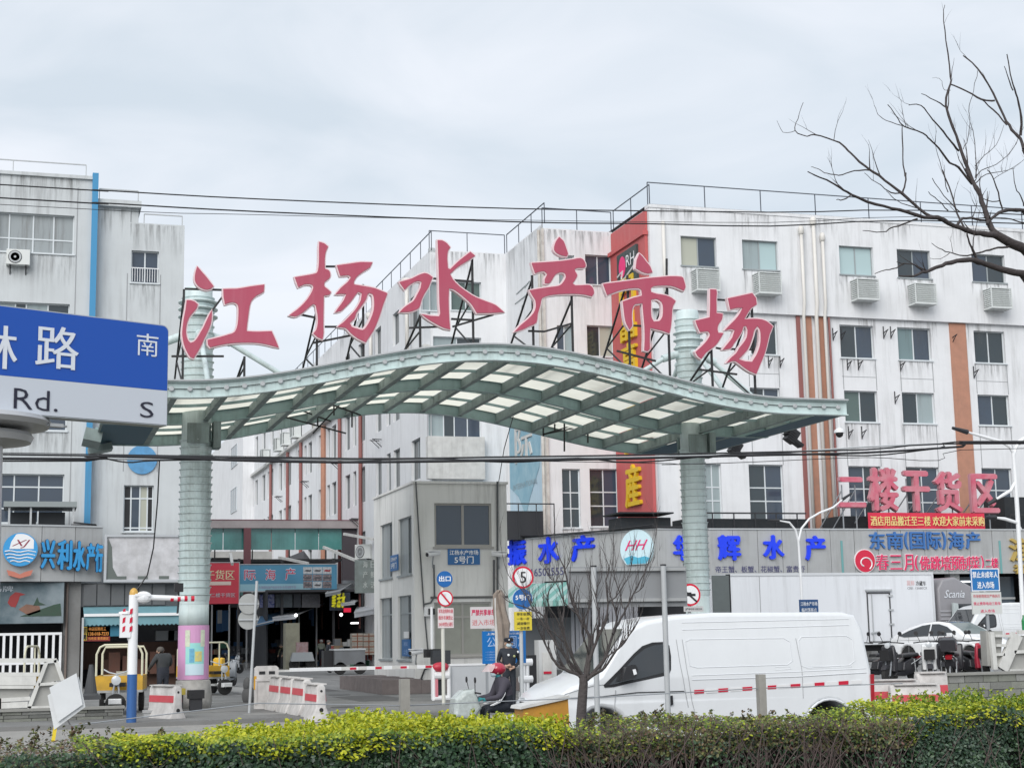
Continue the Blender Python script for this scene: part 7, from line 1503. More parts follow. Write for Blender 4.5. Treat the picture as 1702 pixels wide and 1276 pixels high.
# ---- overhead wires
def wire(name, label, pts, Y, r, n=None, mt=None, grp=None, jit=0):
    P_ = [PY(x, y, Y) for x, y in pts]; a = P_[0]-(P_[1]-P_[0]).normalized()*18; b = P_[-1]+(P_[-1]-P_[-2]).normalized()*18
    a.z = P_[0].z; b.z = P_[-1].z; P_ = [a]+P_+[b]
    out = []; K = len(P_)
    for i in range(K-1):
        p0, p1, p2, p3 = P_[max(i-1, 0)], P_[i], P_[i+1], P_[min(i+2, K-1)]
        for j in range(4):
            t = j/4; out.append(.5*((2*p1)+(p2-p0)*t+(2*p0-5*p1+4*p2-p3)*t*t+(3*p1-p0-3*p2+p3)*t**3))
    out.append(P_[-1])
    mb = MB(); mb.tube(out, r, 5); o = mb.build(name, mt or black); o['label'] = label; o['category'] = 'cable'
    if grp: o['group'] = grp
    return o
wire('overhead_wire', 'upper thin overhead wire crossing the sky above the red characters', [(0, 307), (160, 316), (430, 331), (860, 347), (1280, 353), (1702, 357)], 26, .012, grp='overhead wires')
wire('overhead_wire', 'second thin overhead wire, just below the upper one', [(0, 329), (160, 337), (430, 352), (860, 369), (1075, 372), (1280, 376), (1702, 372)], 26, .013, grp='overhead wires')
wire('overhead_wire', 'thin overhead wire close over the right building parapet', [(0, 340), (430, 357), (860, 366), (1280, 370), (1702, 365)], 27, .006, grp='overhead wires')
wire('cable_bundle', 'thick black overhead cable bundle crossing in front of both gate columns', [(0, 762), (180, 758), (430, 766), (600, 768), (850, 765), (1000, 763), (1240, 757), (1440, 752), (1600, 742), (1702, 735)], 30, .025, grp='black cable bundle below the canopy')
wire('cable_bundle', 'upper black cable of the bundle below the canopy', [(0, 755), (180, 757), (430, 761), (650, 762), (850, 759), (1000, 757), (1240, 752), (1440, 747), (1702, 737)], 30.2, .018, grp='black cable bundle below the canopy')
wire('cable_bundle', 'looping black cable winding under the bundle', [(0, 766), (140, 758), (210, 768), (260, 765), (430, 763), (560, 768), (700, 761), (850, 768), (960, 761), (1060, 768), (1250, 753), (1440, 757), (1560, 745), (1702, 733)], 30.1, .016, grp='black cable bundle below the canopy')
wire('cable_bundle', 'grey white cable running inside the black bundle', [(0, 760), (430, 764), (850, 762), (1240, 755), (1702, 736)], 30.3, .02, mt=galv, grp='black cable bundle below the canopy')
wire('cable_bundle', 'very thin slack wire sagging under the cable bundle at right', [(1010, 768), (1100, 772), (1240, 768), (1440, 760), (1560, 765), (1702, 745)], 30.4, .008, grp='black cable bundle below the canopy')
mb = MB(); mb.tube([PY(265, 765, 40.0), PY(262, 830, 40.2), PY(255, 910, 40.4), PY(245, 955, 40.5), PY(236, 968, 40.5), PY(225, 983, 40.5)], .018, 5); o = setpiv(mb.build('drop_cable', black)); tag(o, 'black cable hanging from the bundle down to the white barrier mast', 'cable')
mb = MB(); mb.tube([PY(853, 692, 46), PY(838, 745, 48), PY(829, 800, GYa)], .015, 5); o = setpiv(mb.build('drop_cable', black)); tag(o, 'thin cable slanting from the canopy edge to the gatehouse roof', 'cable')
# ---- blue and white height mast with box
p = PZ(218, 1207, -.01); MX, MY = p.x, p.y; fMs = FY(MY)
MS = T('height_barrier_mast', 'white mast with blue foot, red striped box and side arm before the fish shop', 'mast', (MX, MY, -.01))
zt_ = fMs.px(225, 988)[1]; zb2 = fMs.px(222, 1120)[1]
mb = MB(); mb.tube([(MX, MY, -.01), (MX, MY, zb2)], .115, 14); mb.build('blue_foot', M('mast_blue', (.02, .10, .30), .5, streak=.3), MS, smooth=40)
mb = MB(); mb.tube([(MX, MY, zb2), (MX, MY, zt_)], .11, 14); mb.build('white_pole', white, MS, smooth=40)
mb = MB(); mb.ball((MX, MY, zt_+.02), (.1, .1, .14)); mb.build('amber_cap', M('amber', (.6, .36, .08), .4), MS, smooth=True)
q0 = fMs.px(232, 990); q1 = fMs.px(312, 993); mb = MB(); mb.tube([(q0[0]-.1, MY, q0[1]-.02), (q1[0], MY, q1[1]-.02)], .065, 10); mb.build('arm', white, MS)
mb = MB(); a = fMs.px(276, 993)[0]
for k in range(4): mb.tube([(a+.1+k*.16, MY-.002, q1[1]-.02), (a+.17+k*.16, MY-.002, q1[1]-.02)], .067, 10)
mb.build('red_band', rr_, MS)
mb = MB(); mb.ball((MX+.22, MY, q0[1]-.03), (.2, .13, .14)); mb.obox((MX+.2, MY-.1, q0[1]+.02), (.35, .04, .06)); mb.build('arm_clamp', white, MS)
mb = MB(); q = fMs.px(297, 976); mb.box(q[0]-.1, q[0]+.1, MY-.1, MY+.1, q[1]-.1, q[1]+.1); mb.tube([(q[0], MY, q[1]-.1), (q[0], MY, q[1]-.35), (q[0]-.02, MY, q[1]-.6)], .025, 5); mb.build('camera', black, MS)
u0, u1, z0, z1 = fMs.rect(199, 1020, 217, 1059); mb = MB(); mb.box(u0, u1, MY-.12, MY+.12, z0, z1); mb.lathe([(.16, z1), (.15, z1+.05), (.02, z1+.08)], ((u0+u1)/2, MY, 0), 14); bx_ = mb.build('control_box', white, MS)
mb = MB()
for i in range(2):
    for k in range(3): u = u0+.05+i*.16; z = z0+.12+k*.2; mb.poly([(u, z), (u+.06, z+.03), (u+.07, z+.15), (u+.01, z+.12)], lambda a_, b_, d_: (a_, MY+d_, b_), -.128, -.122)
mb.build('red_dash', rr_, bx_)
mb = MB(); mb.bar((u1-.05, MY, z0), (MX, MY, z0-.25), .06); mb.build('box_bracket', white, MS)
# ---- round sign backs
def flatdisc(mb, c, r, d=.02, n=28): mb.lathe([(r, -d/2), (r, d/2)], c, n, 'y'); return mb
p = PZ(413, 1165, .09); RX2, RY2 = p.x, 40.5; fR2 = FY(RY2)
RSg = T('round_sign_back', 'two grey backs of round road signs on a leaning thin post left of the alley', 'road sign', (fR2.px(414, 1165)[0], RY2, -.01))
a = fR2.px(414, 1165); b = fR2.px(427, 965); mb = MB(); mb.tube([(a[0], RY2, -.01), (b[0], RY2, b[1])], .035, 10); mb.build('post', galv, RSg)
for cx_, cy_, w in ((414, 1003, 17), (413, 1029, 16.5)):
    c = fR2.px(cx_, cy_); r_ = abs(fR2.px(cx_+w, cy_)[0]-c[0]); mb = MB(); flatdisc(mb, (c[0], RY2+.05+(.03 if cy_ > 1010 else 0), c[1]), r_); o = mb.build('disc', M('sign_back_grey', (.36, .37, .36), .5, noise=.3), RSg); mb = MB(); mb.box(c[0]-r_, c[0]+r_, RY2+.02, RY2+.045, c[1]-.02, c[1]+.02); mb.build('back_rail', galv, o)
# ---- boom barrier and its cabinet
p = PZ(727, 1163, .09); BX, BY = p.x, p.y; fBm = FY(BY)
BB_ = T('boom_barrier', 'red and white boom barrier lowered across the gate lane', 'barrier', (BX, BY, .09))
zq = fBm.px(730, 1104)[1]; xe_ = fBm.px(478, 1107)[0]
mb = MB(); nb = 18; y_ = BY-.35
x1_ = BX+.05; segs_ = []
w_ = (x1_-xe_)/nb
for k in range(nb):
    mb = MB(); mb.box(xe_+k*w_, xe_+(k+1)*w_, y_-.02, y_+.02, zq-.09+.004*(nb-k)/nb, zq+.01); mb.build('boom_segment', white if k % 2 or k < 5 else dwhite, BB_)
for k in (7, 10, 13, 16): 
    mb = MB(); mb.box(xe_+k*w_, xe_+(k+.75)*w_, y_-.026, y_-.021, zq-.075, zq-.01); mb.build('red_mark', rr_, BB_)
mb = MB(); mb.box(xe_-.8, xe_, y_-.015, y_+.015, zq-.09, zq-.03); mb.build('boom_tip', dwhite, BB_)
u0, u1, z0, z1 = fBm.rect(716, 1108, 741, 1163)
mb = MB(); mb.box(u0+.14, u1-.12, BY-.2, BY+.3, .1, zq-.2); mb.build('cabinet', M('cabinet_dark', (.04, .045, .05), .4), BB_)
mb = MB()
for x in (u0, u1): mb.tube([(x, BY-.35, .1), (x, BY-.35, zq-.05)], .06, 10)
mb.tube([(u0, BY-.35, zq-.3), (u1, BY-.35, zq-.3)], .11, 10); mb.tube([(u0, BY-.35, .16), (u1, BY-.35, .16)], .08, 10); mb.build('guard_frame', white, BB_)
mb = MB(); mb.ball((u0+.2, BY-.35, zq-.06), (.26, .14, .14)); mb.build('red_hub', M('hub_red', (.5, .03, .06), .4), BB_, smooth=True)
mb = MB(); mb.box(u0+.03, u0+.11, BY-.42, BY-.4, .2, zq-.4); mb.build('reflector', M('pink_tape', (.6, .2, .24), .5), BB_)
u0, u1, z0, z1 = fBm.rect(743, 1105, 832, 1160); PN = T('grey_screen_panel', 'plain light grey screen panel between the boom cabinet and the guard', 'panel', (u0, BY, .09))
mb = MB(); mb.box(u0, u1, BY-.3, BY-.22, z0, z1); mb.build('panel', M('screen_grey', (.50, .52, .54), .4, noise=.15, ns=1), PN); mb = MB(); mb.box(u0, u1, BY-.32, BY-.2, z1, z1+.06); mb.box(u0, u1, BY-.3, BY-.1, .09, z0); mb.build('rail', white, PN)
q = PY(735, 1092, BY-.1); mb = MB(); mb.box(q.x-.28, q.x+.25, BY-.1, BY+.2, q.z-.2, q.z+.2); o = setpiv(mb.build('display_box', M('cabinet_dark', (.04, .045, .05), .4))); tag(o, 'black display box behind the boom hub', 'display')
q = PY(718, 1085, BY+.4); DV = T('barrier_camera_post', 'thin white post with a black camera head behind the boom', 'camera post', (q.x, BY+.4, .09)); mb = MB(); mb.tube([(q.x, BY+.4, .1), (q.x, BY+.4, PY(718, 1008, BY+.4).z)], .04, 8); mb.build('post', white, DV); mb = MB(); mb.box(q.x-.22, q.x+.22, BY+.2, BY+.55, q.z-.12, q.z+.12); mb.build('camera_head', black, DV)
# ---- traffic sign post left
def disc_sign(name, label, c, r, Y, face, edge, paint, par=None, group=None):
    R_ = par or T(name, label, 'road sign', (c[0], Y, .09), group)
    mb = MB(); flatdisc(mb, (c[0], Y, c[1]), r, .03); b = mb.build('disc', edge, R_); mb = MB(); mb.lathe([(r*.82 if face is white else r*.95, -.021), (r*.82 if face is white else r*.95, -.016)], (c[0], Y, c[1]), 28, 'y'); mb.build('disc_face', face, b)
    for s_, q, m_, bo in paint:
        mb = MB(); f_ = FY(Y); mb.text(f_, s_, c[0]+q[0]*r, c[0]+q[1]*r, c[1]+q[2]*r, c[1]+q[3]*r, -.025, None, bo); mb.build('lettering', m_, b)
    return R_
Y1 = 41.5; f1s = FY(Y1); rd_e = M('sign_ring_red', (.60, .01, .04), .4); bls = M('traffic_blue', (.01, .12, .38), .4)
c = f1s.px(739, 962); SP = disc_sign('traffic_sign_post', 'sign post with a blue exit disc over a red prohibition disc by the boom', c, f1s.px(752, 962)[0]-c[0], Y1, bls, bls, [('出口', (-.75, .75, -.28, .38), pw, .04)])
c2 = f1s.px(740, 994); r2 = f1s.px(753, 994)[0]-c2[0]; disc_sign('x', 'x', c2, r2*1.0, Y1, white, rd_e, [('军', (-.3, .1, .1, .5), M('faint_grey', (.5, .5, .5), .5), 0)], SP)
mb = MB(); f_ = f1s; mb.obox((c2[0], Y1-.03, c2[1]), (r2*1.75, .006, r2*.2), Matrix.Rotation(radians(50), 3, 'Y')); mb.build('slash', rd_e, SP)
u0, u1, z0, z1 = f1s.rect(728, 1010, 754, 1043); pkb = M('pinkish_board', (.70, .62, .62), .5); mb = MB(); mb.box(u0, u1, Y1, Y1+.03, z0, z1); mb.build('text_board', pkb, SP)
rt = M('print_red', (.6, .12, .15), .5)
for k, t_ in enumerate(('军车及特种车辆', '除外车辆禁止', '24小时禁止通行')): mb = MB(); a, b = z1-(z1-z0)*(k*.33+.26), z1-(z1-z0)*(k*.33+.05); mb.text(f1s, t_, u0+.02, u1-.02, a, b, -.006, None, .02); mb.build('lettering', rt, SP)
a = f1s.px(737, 1043); mb = MB(); mb.tube([(a[0], Y1+.06, .09), (a[0], Y1+.06, c[1])], .05, 10); mb.build('post', M('post_cream', (.60, .60, .54), .5), SP)
# prohibition notice on the gatehouse lower window
board('white_notice', 'white notice with red characters in front of the gatehouse lower window', 'notice', FY(45.5), (782, 1008, 824, 1044), M('notice_white', (.72, .68, .69), .5), [('严禁共享单车', (.04, .97, .60, .88), rd2, .03), ('进入市场', (.06, .95, .14, .42), M('print_pinkred', (.7, .2, .22), .5), .01)], d0=0)
o = T('notice_post', 'thin post carrying the white notice with red characters', 'post', (PY(805, 1044, 45.6).x, 45.6, .09)); q = PY(805, 1044, 45.6); mb = MB(); mb.tube([(q.x, 45.62, .09), (q.x, 45.62, q.z)], .03, 8); mb.build('post', galv, o)
# blue information board behind the guard
fIB = FY(39.2); IB = board('blue_notice_board', 'blue information board with white lettering standing behind the guard', 'notice board', fIB, (802, 1048, 874, 1102), M('board_bright_blue', (.01, .16, .48), .4),
    [('上海港', (.1, .38, .88, .95), pw, .03), ('(第)交通线', (.55, .92, .88, .95), pw, .02), ('公告', (.1, .55, .5, .82), MATS['print_pale_blue'], .0), ('周7', (.62, .9, .48, .84), MATS['print_pale_blue'], .0)]+[('一二三四五六七八', (.06, .34, .1+.08*k, .14+.08*k), MATS['print_pale_blue'], .02) for k in range(4)], d0=0)
u0, u1, z0, z1 = fIB.rect(802, 1048, 874, 1102)
mb = MB(); mb.box(u0+.1, u0+.16, 39.25, 39.3, .09, z0); mb.box(u1-.16, u1-.1, 39.25, 39.3, .09, z0); mb.build('leg', steel, IB)
# folded parasol
p = PY(836, 1130, 38.6); UM = T('folded_parasol', 'folded dirty beige parasol on a pale pole beside the guard', 'parasol', (p.x, 38.6, .09)); zt_ = PY(833, 980, 38.6).z; xp = PY(826, 1060, 38.6).x
mb = MB(); mb.tube([(xp, 38.6, .09), (xp, 38.6, zt_-.2)], .05, 10); mb.build('pole', dwhite, UM)
rs = random.Random(5); prof = [(.04, zt_), (.13, zt_-.12), (.15, zt_-.5), (.19, zt_-.85), (.13, zt_-1.3), (.10, zt_-1.9), (.05, zt_-2.2)]; mb = MB(); mb.lathe(prof, (xp+.12, 38.6, 0), 18); mb.v = [(a+.035*sin(i*2.1)+.05*sin(c*4), b+.05*sin(i*1.7), c) for i, (a, b, c) in enumerate(mb.v)]; mb.build('cloth', M('parasol_beige', (.30, .25, .21), .85, noise=.6, ns=4), UM)
# turnstile frame and door right of the guard
for k, (x0, y0, x1, y1, m_, lb, nm) in enumerate(((868, 1100, 880, 1160, white, 'white tubular bollard frame right of the guard', 'bollard_frame'), (878, 1088, 892, 1152, black, 'tall black kiosk panel behind the white bollard frame', 'kiosk'), (896, 1063, 925, 1150, M('booth_white', (.55, .56, .56), .5, streak=.3), 'white booth panel behind the small bare tree', 'booth'))):
    f_ = FY(41+k); u0, u1, z0, z1 = f_.rect(x0, y0, x1, y1); R_ = T(nm, lb, nm.replace('_', ' '), ((u0+u1)/2, 41+k, .09))
    if k == 0:
        mb = MB()
        for x in (u0+.05, u1-.05): mb.tube([(x, 41, .09), (x, 41, z1)], .05, 8)
        for z in (z1, z1-.45, .3): mb.tube([(u0-.08, 41, z), (u1+.08, 41, z)], .1, 10)
        mb.build('tube', m_, R_)
    else: mb = MB(); mb.box(u0, u1, 41+k, 41.4+k, .09, z1); mb.build('panel', m_, R_)
    if k == 2: mb = MB(); mb.box(u0+.1, u1-.15, 42.97, 42.99, z1-1.2, z1-.35); mb.build('paper', dwhite, R_); mb = MB(); mb.box(u0+.12, u1-.17, 42.95, 42.965, z1-.95, z1-.88); mb.build('red_bar', rr_, R_)
# speed limit post
Y2 = 37.0; f2s = FY(Y2); c = f2s.px(869, 959); r1 = f2s.px(886.5, 959)[0]-c[0]
S2 = disc_sign('traffic_sign_post', 'speed limit disc over a blue disc and yellow board, behind the bare tree', c, r1, Y2, white, rd_e, [('5', (-.28, .28, -.5, .5), black, .02)])
c2 = f2s.px(869, 995); disc_sign('x', 'x', c2, r1*.97, Y2+.04, bls, M('disc_rim_pale', (.5, .6, .68), .4), [('5号门', (-.7, .75, -.1, .4), pw, .04)], S2)
u0, u1, z0, z1 = f2s.rect(855, 1016, 884, 1047); mb = MB(); mb.box(u0, u1, Y2, Y2+.03, z0, z1); mb.build('yellow_board', M('board_yellow', (.62, .50, .04), .5), S2)
for k, t_ in enumerate(('停车收费', '一车一杆', '减速慢行', '一次收费')): mb = MB(); h = (z1-z0)/4; mb.text(f2s, t_, u0+.06, u1-.06, z1-h*(k+.85), z1-h*(k+.2), -.006, None, .02); mb.build('lettering', black, S2)
a = f2s.px(869, 1100)[0]; mb = MB(); mb.tube([(a, Y2+.1, -.01), (a, Y2+.1, c[1])], .045, 10); mb.build('post', galv, S2)
# no entry truck disc near right column
Y3 = 40.0; f3s = FY(Y3); c = f3s.px(1147, 988); r1 = f3s.px(1164, 988)[0]-c[0]
S3 = disc_sign('traffic_sign_post', 'red ringed disc with a black truck symbol half hidden by the grey billboard back', c, r1, Y3, white, rd_e, [])
mb = MB(); mb.poly([(c[0]-.7*r1, c[1]-.12*r1), (c[0]-.7*r1, c[1]+.22*r1), (c[0]+.1*r1, c[1]+.22*r1), (c[0]+.1*r1, c[1]+.1*r1), (c[0]+.5*r1, c[1]+.1*r1), (c[0]+.5*r1, c[1]-.12*r1)], lambda a_, b_, d_: (a_, Y3+d_, b_), -.026, -.022); mb.obox((c[0]+.1*r1, Y3-.03, c[1]-.2*r1), (r1*1.3, .004, r1*.16), Matrix.Rotation(radians(40), 3, 'Y')); mb.build('truck_symbol', black, S3)
u0, u1, z0, z1 = f3s.rect(1137, 1007, 1169, 1016); mb = MB(); mb.box(u0, u1, Y3, Y3+.03, z0, z1); mb.build('plate', M('plate_grey', (.5, .5, .5), .5), S3); mb = MB(); mb.text(f3s, '沪P09183X', u0+.03, u1-.03, z0+.04, z1-.04, -.005, None, .02); mb.build('lettering', black, S3)
mb = MB(); mb.tube([(c[0], Y3+.08, -.0), (c[0], Y3+.08, c[1])], .045, 10); mb.build('post', galv, S3)
# ---- large grey billboard back on two posts, in front of the van
Y4 = 20.0; f4 = FY(Y4); GBk = T('billboard_back', 'grey back of a wide road sign on two posts in front of the white van', 'road sign', (f4.px(1040, 1180)[0], Y4, -.15))
u0, u1, z0, z1 = f4.rect(947, 941, 1144, 1008); gbm = M('billboard_grey', (.27, .28, .29), .5, noise=.12, ns=2, metal=.1)
mb = MB(); mb.box(u0, u1, Y4+.05, Y4+.1, z0, z1); mb.build('panel', gbm, GBk)
for z in (z1-.03, z0+.10): mb = MB(); mb.box(u0-.0, u1-.03, Y4+.0, Y4+.045, z-.03, z+.012); mb.build('rail', M('rail_light', (.42, .43, .43), .4, metal=.3), GBk)
for x0, top in ((986, 942), (1102, 940)):
    a = f4.px(x0+.0, 1000)[0]; zt_ = f4.px(x0, top)[1]; mb = MB(); mb.tube([(a, Y4-.05, -.15), (a, Y4-.05, zt_)], .037, 12); mb.build('post', galv, GBk, smooth=40)
    mb = MB(); mb.tube([(a, Y4-.05, zt_), (a, Y4-.05, zt_+.02)], .042, 12); mb.build('post_cap', dark, GBk)
# marker posts behind the hedge
for (x0, ytop, w, lb, Y) in ((672, 1128, .055, 'short weathered grey post behind the golden hedge left of the rider', 18.5), (1264, 1120, .05, 'short pale grey post in front of the white van side', 19.0)):
    f_ = FY(Y); u, z = f_.px(x0, ytop); mb = MB(); mb.box(u-w, u+w, Y-w, Y+w, -.15, z); o = setpiv(mb.build('marker_post', M('weathered_post', (.32, .31, .28), .8, noise=.4, ns=6))); tag(o, lb, 'post', 'short grey marker posts behind the hedge')
mb = MB(); Q = [PY(120, 1205, 18.5), PY(430, 1168, 18.5), PY(672, 1172, 18.5), PY(760, 1168, 18.8), PY(1000, 1158, 19), PY(1264, 1143, 19), PY(1500, 1135, 19)]; mb.tube(Q, .006, 4); o = mb.build('thin_wire', steel); o['label'] = 'thin slack wire strung between the short grey marker posts'; o['category'] = 'wire'
# ---- street lamps
def lamp(label, Y, pole, arms, r=.043):
    f_ = FY(Y); P_ = [f_.px(*q) for q in pole]; R_ = T('street_lamp', label, 'street lamp', (P_[0][0], Y, .09), 'white street lamps'); mb = MB()
    mb.tube([(P_[0][0], Y, .09)]+[(u, Y, z) for u, z in P_], [r*1.5]+[r*1.3]*(len(P_)-1)+[r], 10); mb.build('pole', white, R_, smooth=True)
    for A in arms:
        Q = [(lambda q: (q[0], Y, q[1]))(f_.px(*q)) for q in A]; mb = MB(); mb.tube(Q[:-1], [r]*(len(Q)-2)+[r*.6], 8); a_ = mb.build('arm', white, R_, smooth=True)
        mb = MB(); mb.tube([Q[-2], Q[-1]], [r*1.5, r*.9], 8); mb.build('lamp_head', dark if len(A) > 4 else white, a_, smooth=True)
lamp('white street lamp with two arms in front of the blue characters at right', 57, [(1336, 1060), (1331, 960), (1327, 900)], [[(1327, 900), (1322, 880), (1312, 868), (1295, 865), (1277, 864)], [(1327, 900), (1332, 878), (1345, 862), (1362, 852), (1385, 843), (1400, 830), (1416, 819)]])
lamp('tall white street lamp with several arms at the right edge', 50, [(1702, 1060), (1694, 900), (1688, 800), (1684, 752)], [[(1684, 752), (1678, 742), (1665, 734), (1640, 727), (1608, 718), (1583, 711)], [(1696, 880), (1690, 868), (1670, 862), (1655, 860), (1638, 859)], [(1688, 800), (1680, 815), (1668, 822), (1655, 830), (1642, 838)], [(1684, 760), (1688, 745), (1693, 736), (1702, 728)]], .065)
# ---- notice sign on post, right
Y5 = 40.0; f5 = FY(Y5); N1 = board('notice_sign', 'blue and white notice sign forbidding minors, on a grey post at right', 'sign', f5, (1614, 944, 1661, 982), M('notice_blue', (.02, .17, .45), .4), [('禁止未成年人', (.05, .95, .58, .86), pw, .03), ('进入市场', (.2, .8, .12, .42), pw, .03)], pw, d0=0)
u0, u1, z0, z1 = f5.rect(1616, 983, 1665, 1020); mb = MB(); mb.box(u0, u1, Y5, Y5+.04, z0, z1-.01); mb.build('white_board', M('notice_grey_white', (.60, .62, .60), .5), N1)
for k, (t_, m_) in enumerate((('市场管理规定严格执行', rt), ('禁止携带电动三轮车', rd2), ('进入市场', rd2))): mb = MB(); h = (z1-z0)/3; c0 = (u0+u1)/2; w_ = (u1-u0)*(.46 if k < 2 else .24); mb.text(f5, t_, c0-w_, c0+w_, z1-h*(k+.8), z1-h*(k+.35), -.006, None, .015); mb.build('lettering', m_, N1)
a = f5.px(1643, 1020); b = f5.px(1650, 1100); mb = MB(); mb.tube([(b[0], Y5+.08, .5), (a[0], Y5+.08, z1)], .05, 10); mb.build('post', steel, N1)
board('drop_off_sign', 'small dark blue sign in front of the white truck box above the van roof', 'sign', FY(50), (1328, 996, 1359, 1019), M('drop_blue', (.02, .08, .22), .5), [('江杨水产市场', (.05, .95, .55, .85), pw, .02), ('临时落客点', (.1, .9, .12, .4), pw, .02)])
q = PY(1343, 1019, 50.1); o = T('sign_post', 'thin post under the small dark blue drop off sign', 'post', (q.x, 50.1, .5)); mb = MB(); mb.tube([(q.x, 50.1, .5), (q.x, 50.1, q.z)], .03, 6); mb.build('post', galv, o)
# ---- water-filled traffic barriers
bwm = M('barrier_dirty_white', (.62, .60, .58), .6, noise=.6, ns=4, streak=.3, dirt=(.15, .14, .12)); brm_ = M('barrier_red', (.55, .05, .07), .5, noise=.4, ns=5, dirt=(1, .5, .5))
def make_barrier(L=1.25, H=.85):
    r = T('traffic_barrier', 'x', 'traffic barrier', (0, 0, 0)); pr = [(-.24, 0), (.24, 0), (.22, .12), (.12, .34), (.10, H-.06), (.06, H), (-.06, H), (-.10, H-.06), (-.12, .34), (-.22, .12)]
    mb = MB(); mb.rloft(pr, -L/2, L/2, .04); mb.build('body', bwm, r, smooth=35)
    mb = MB(); mb.rloft([(-.125, H-.38), (.125, H-.38), (.112, H-.22), (-.112, H-.22)], -L/2+.03, L/2-.03, .01); mb.build('red_stripe', brm_, r)
    mb = MB(); mb.lathe([(.05, -L/2-.006), (.05, -L/2+.02)], (0, 0, .28), 12, 'y'); mb.lathe([(.03, -L/2-.006), (.03, -L/2+.02)], (0, 0, H-.14), 10, 'y'); mb.build('drain_hole', black, r)
    mb = MB(); mb.box(-.15, .15, -L/2+.1, L/2-.1, H, H+.03); mb.build('top_ridge', bwm, r); return r
GB = 'red and white plastic traffic barriers'
b0 = make_barrier(); b0['group'] = GB; b0['label'] = 'red and white plastic barrier beside the blue and white mast'
p = PZ(276, 1200, -.01); b0.location = (p.x, p.y+.3, -.01); b0.rotation_euler.z = radians(24)
nA, nB = PY(524, 1180, 37.3), PY(462, 1160, 41.6); rzc = atan2(-(nB.x-nA.x), 41.6-37.3)
for k, lb in enumerate(('nearest barrier of the worn row, with two drain holes', 'second barrier of the worn row right of the white panel', 'third barrier of the worn row right of the white panel', 'furthest of the row of worn barriers, touching the white panel')):
    t_ = k/3; dup(b0, (nA.x+(nB.x-nA.x)*t_, 37.3+4.3*t_, -.01 if k == 0 else .088), rzc, lb)
p = PY(1480, 1165, 31.6); bA = dup(b0, (p.x, 31.6, -.15), radians(82), 'worn barrier just right of the white van rear, left one'); bA.scale = (1.05, 1.1, 1.05)
p = PY(1513, 1170, 31.2); bA = dup(b0, (p.x, 31.0, -.15), radians(75), 'worn barrier overlapping the left one right of the white van'); bA.scale = (1.05, .9, .95)
p = PY(1553, 1165, 31.8); bA = dup(b0, (p.x, 31.9, -.15), radians(86), 'single worn barrier in front of the scooters at right'); bA.scale = (1.05, .6, 1.2)
# white panel barricade and grey bags
f_ = FY(42.5); u0, u1, z0, z1 = f_.rect(423, 1106, 463, 1168); WP = T('panel_barricade', 'white plastic panel barricade with two slots and amber reflectors', 'barricade', (u0, 42.5, .09))
mb = MB(); hs = [[(u0+.12+k*.34, z1-.22), (u0+.12+k*.34, z1-.14), (u0+.32+k*.34, z1-.14), (u0+.32+k*.34, z1-.22)][::-1] for k in range(2)]; mb.poly([(u0, .09), (u1, .09), (u1, z1-.06), (u1-.06, z1), (u0+.06, z1), (u0, z1-.06)], lambda a_, b_, d_: (a_, 42.5+d_, b_), 0, .1); mb.build('panel', bwm, WP)
mb = MB(); mb.box(u1-.11, u1+.005, 42.49, 42.61, .45, .78); mb.box(u0-.005, u0+.05, 42.49, 42.61, .6, .95); mb.build('amber_reflector', M('amber_tape', (.65, .33, .02), .5), WP)

for k in range(2): mb = MB(); mb.box(u0+.12+k*.26, u0+.28+k*.26, 42.49, 42.498, z1-.22, z1-.14); mb.build('slot', black, WP)
mb = MB(); mb.box(u0+.02, u1-.02, 42.47, 42.498, z1-.40, z1-.34); mb.box(u0+.02, u0+.06, 42.47, 42.498, .2, z1-.41); mb.build('raised_rim', bwm, WP)
p = PZ(413, 1172, -.01); mb = MB(); mb.ball((p.x, p.y, .28), (.2, .25, .3), 12, 8); mb.ball((p.x-.05, p.y, .6), (.12, .2, .22), 10, 6); o = setpiv(mb.build('weight_bag', M('bag_dark', (.12, .12, .12), .8, noise=.6, ns=5), smooth=True)); tag(o, 'dark sagging weight bag leaning on the white panel barricade', 'bag')
# traffic cone, stone stump, square sign back
p = PY(150, 1175, 40.9); mb = MB(); mb.lathe([(.05, .95), (.16, .25), (.22, .2)], (p.x, 40.9, .42), 16); mb.box(p.x-.24, p.x+.24, 40.66, 41.14, .52, .62); o = setpiv(mb.build('traffic_cone', M('cone_dirty', (.07, .075, .08), .8, noise=.4, ns=6))); tag(o, 'dirty dark traffic cone on the low stone wall', 'traffic cone')
f_ = FY(39.6); u0, u1, z0, z1 = f_.rect(239, 1180, 254, 1206); mb = MB(); mb.box(u0, u1, 39.6, 39.9, z0, z1-.06); mb.box(u0-.02, u1+.02, 39.58, 39.92, z1-.059, z1); o = setpiv(mb.build('stone_bollard', M('stump_grey', (.4, .41, .41), .8, noise=.3))); tag(o, 'short grey stone bollard between the mast and the striped barrier', 'bollard')
f_ = FY(33.0); SQ = T('square_sign_back', 'two white square sign plates seen from behind on a short yellow post', 'road sign', (f_.px(92, 1220)[0], 33.0, -.02))
wpl = M('plate_white', (.68, .70, .71), .4, noise=.1, ns=4)
for k, pts in enumerate((((79, 1155), (131, 1124), (142, 1174), (90, 1212)), ((82, 1142), (127, 1118), (137, 1170), (96, 1199)))):
    P_ = [f_.px(*q) for q in pts]; mb = MB(); mb.fpoly(f_, P_, .0-.06*k, .03-.06*k); mb.build('plate', wpl, SQ)
mb = MB(); a = f_.px(88, 1236); b = f_.px(94, 1208); mb.bar((a[0], 33.05, -.02), (b[0], 33.05, b[1]+.2), .07); mb.build('post', yellow, SQ)
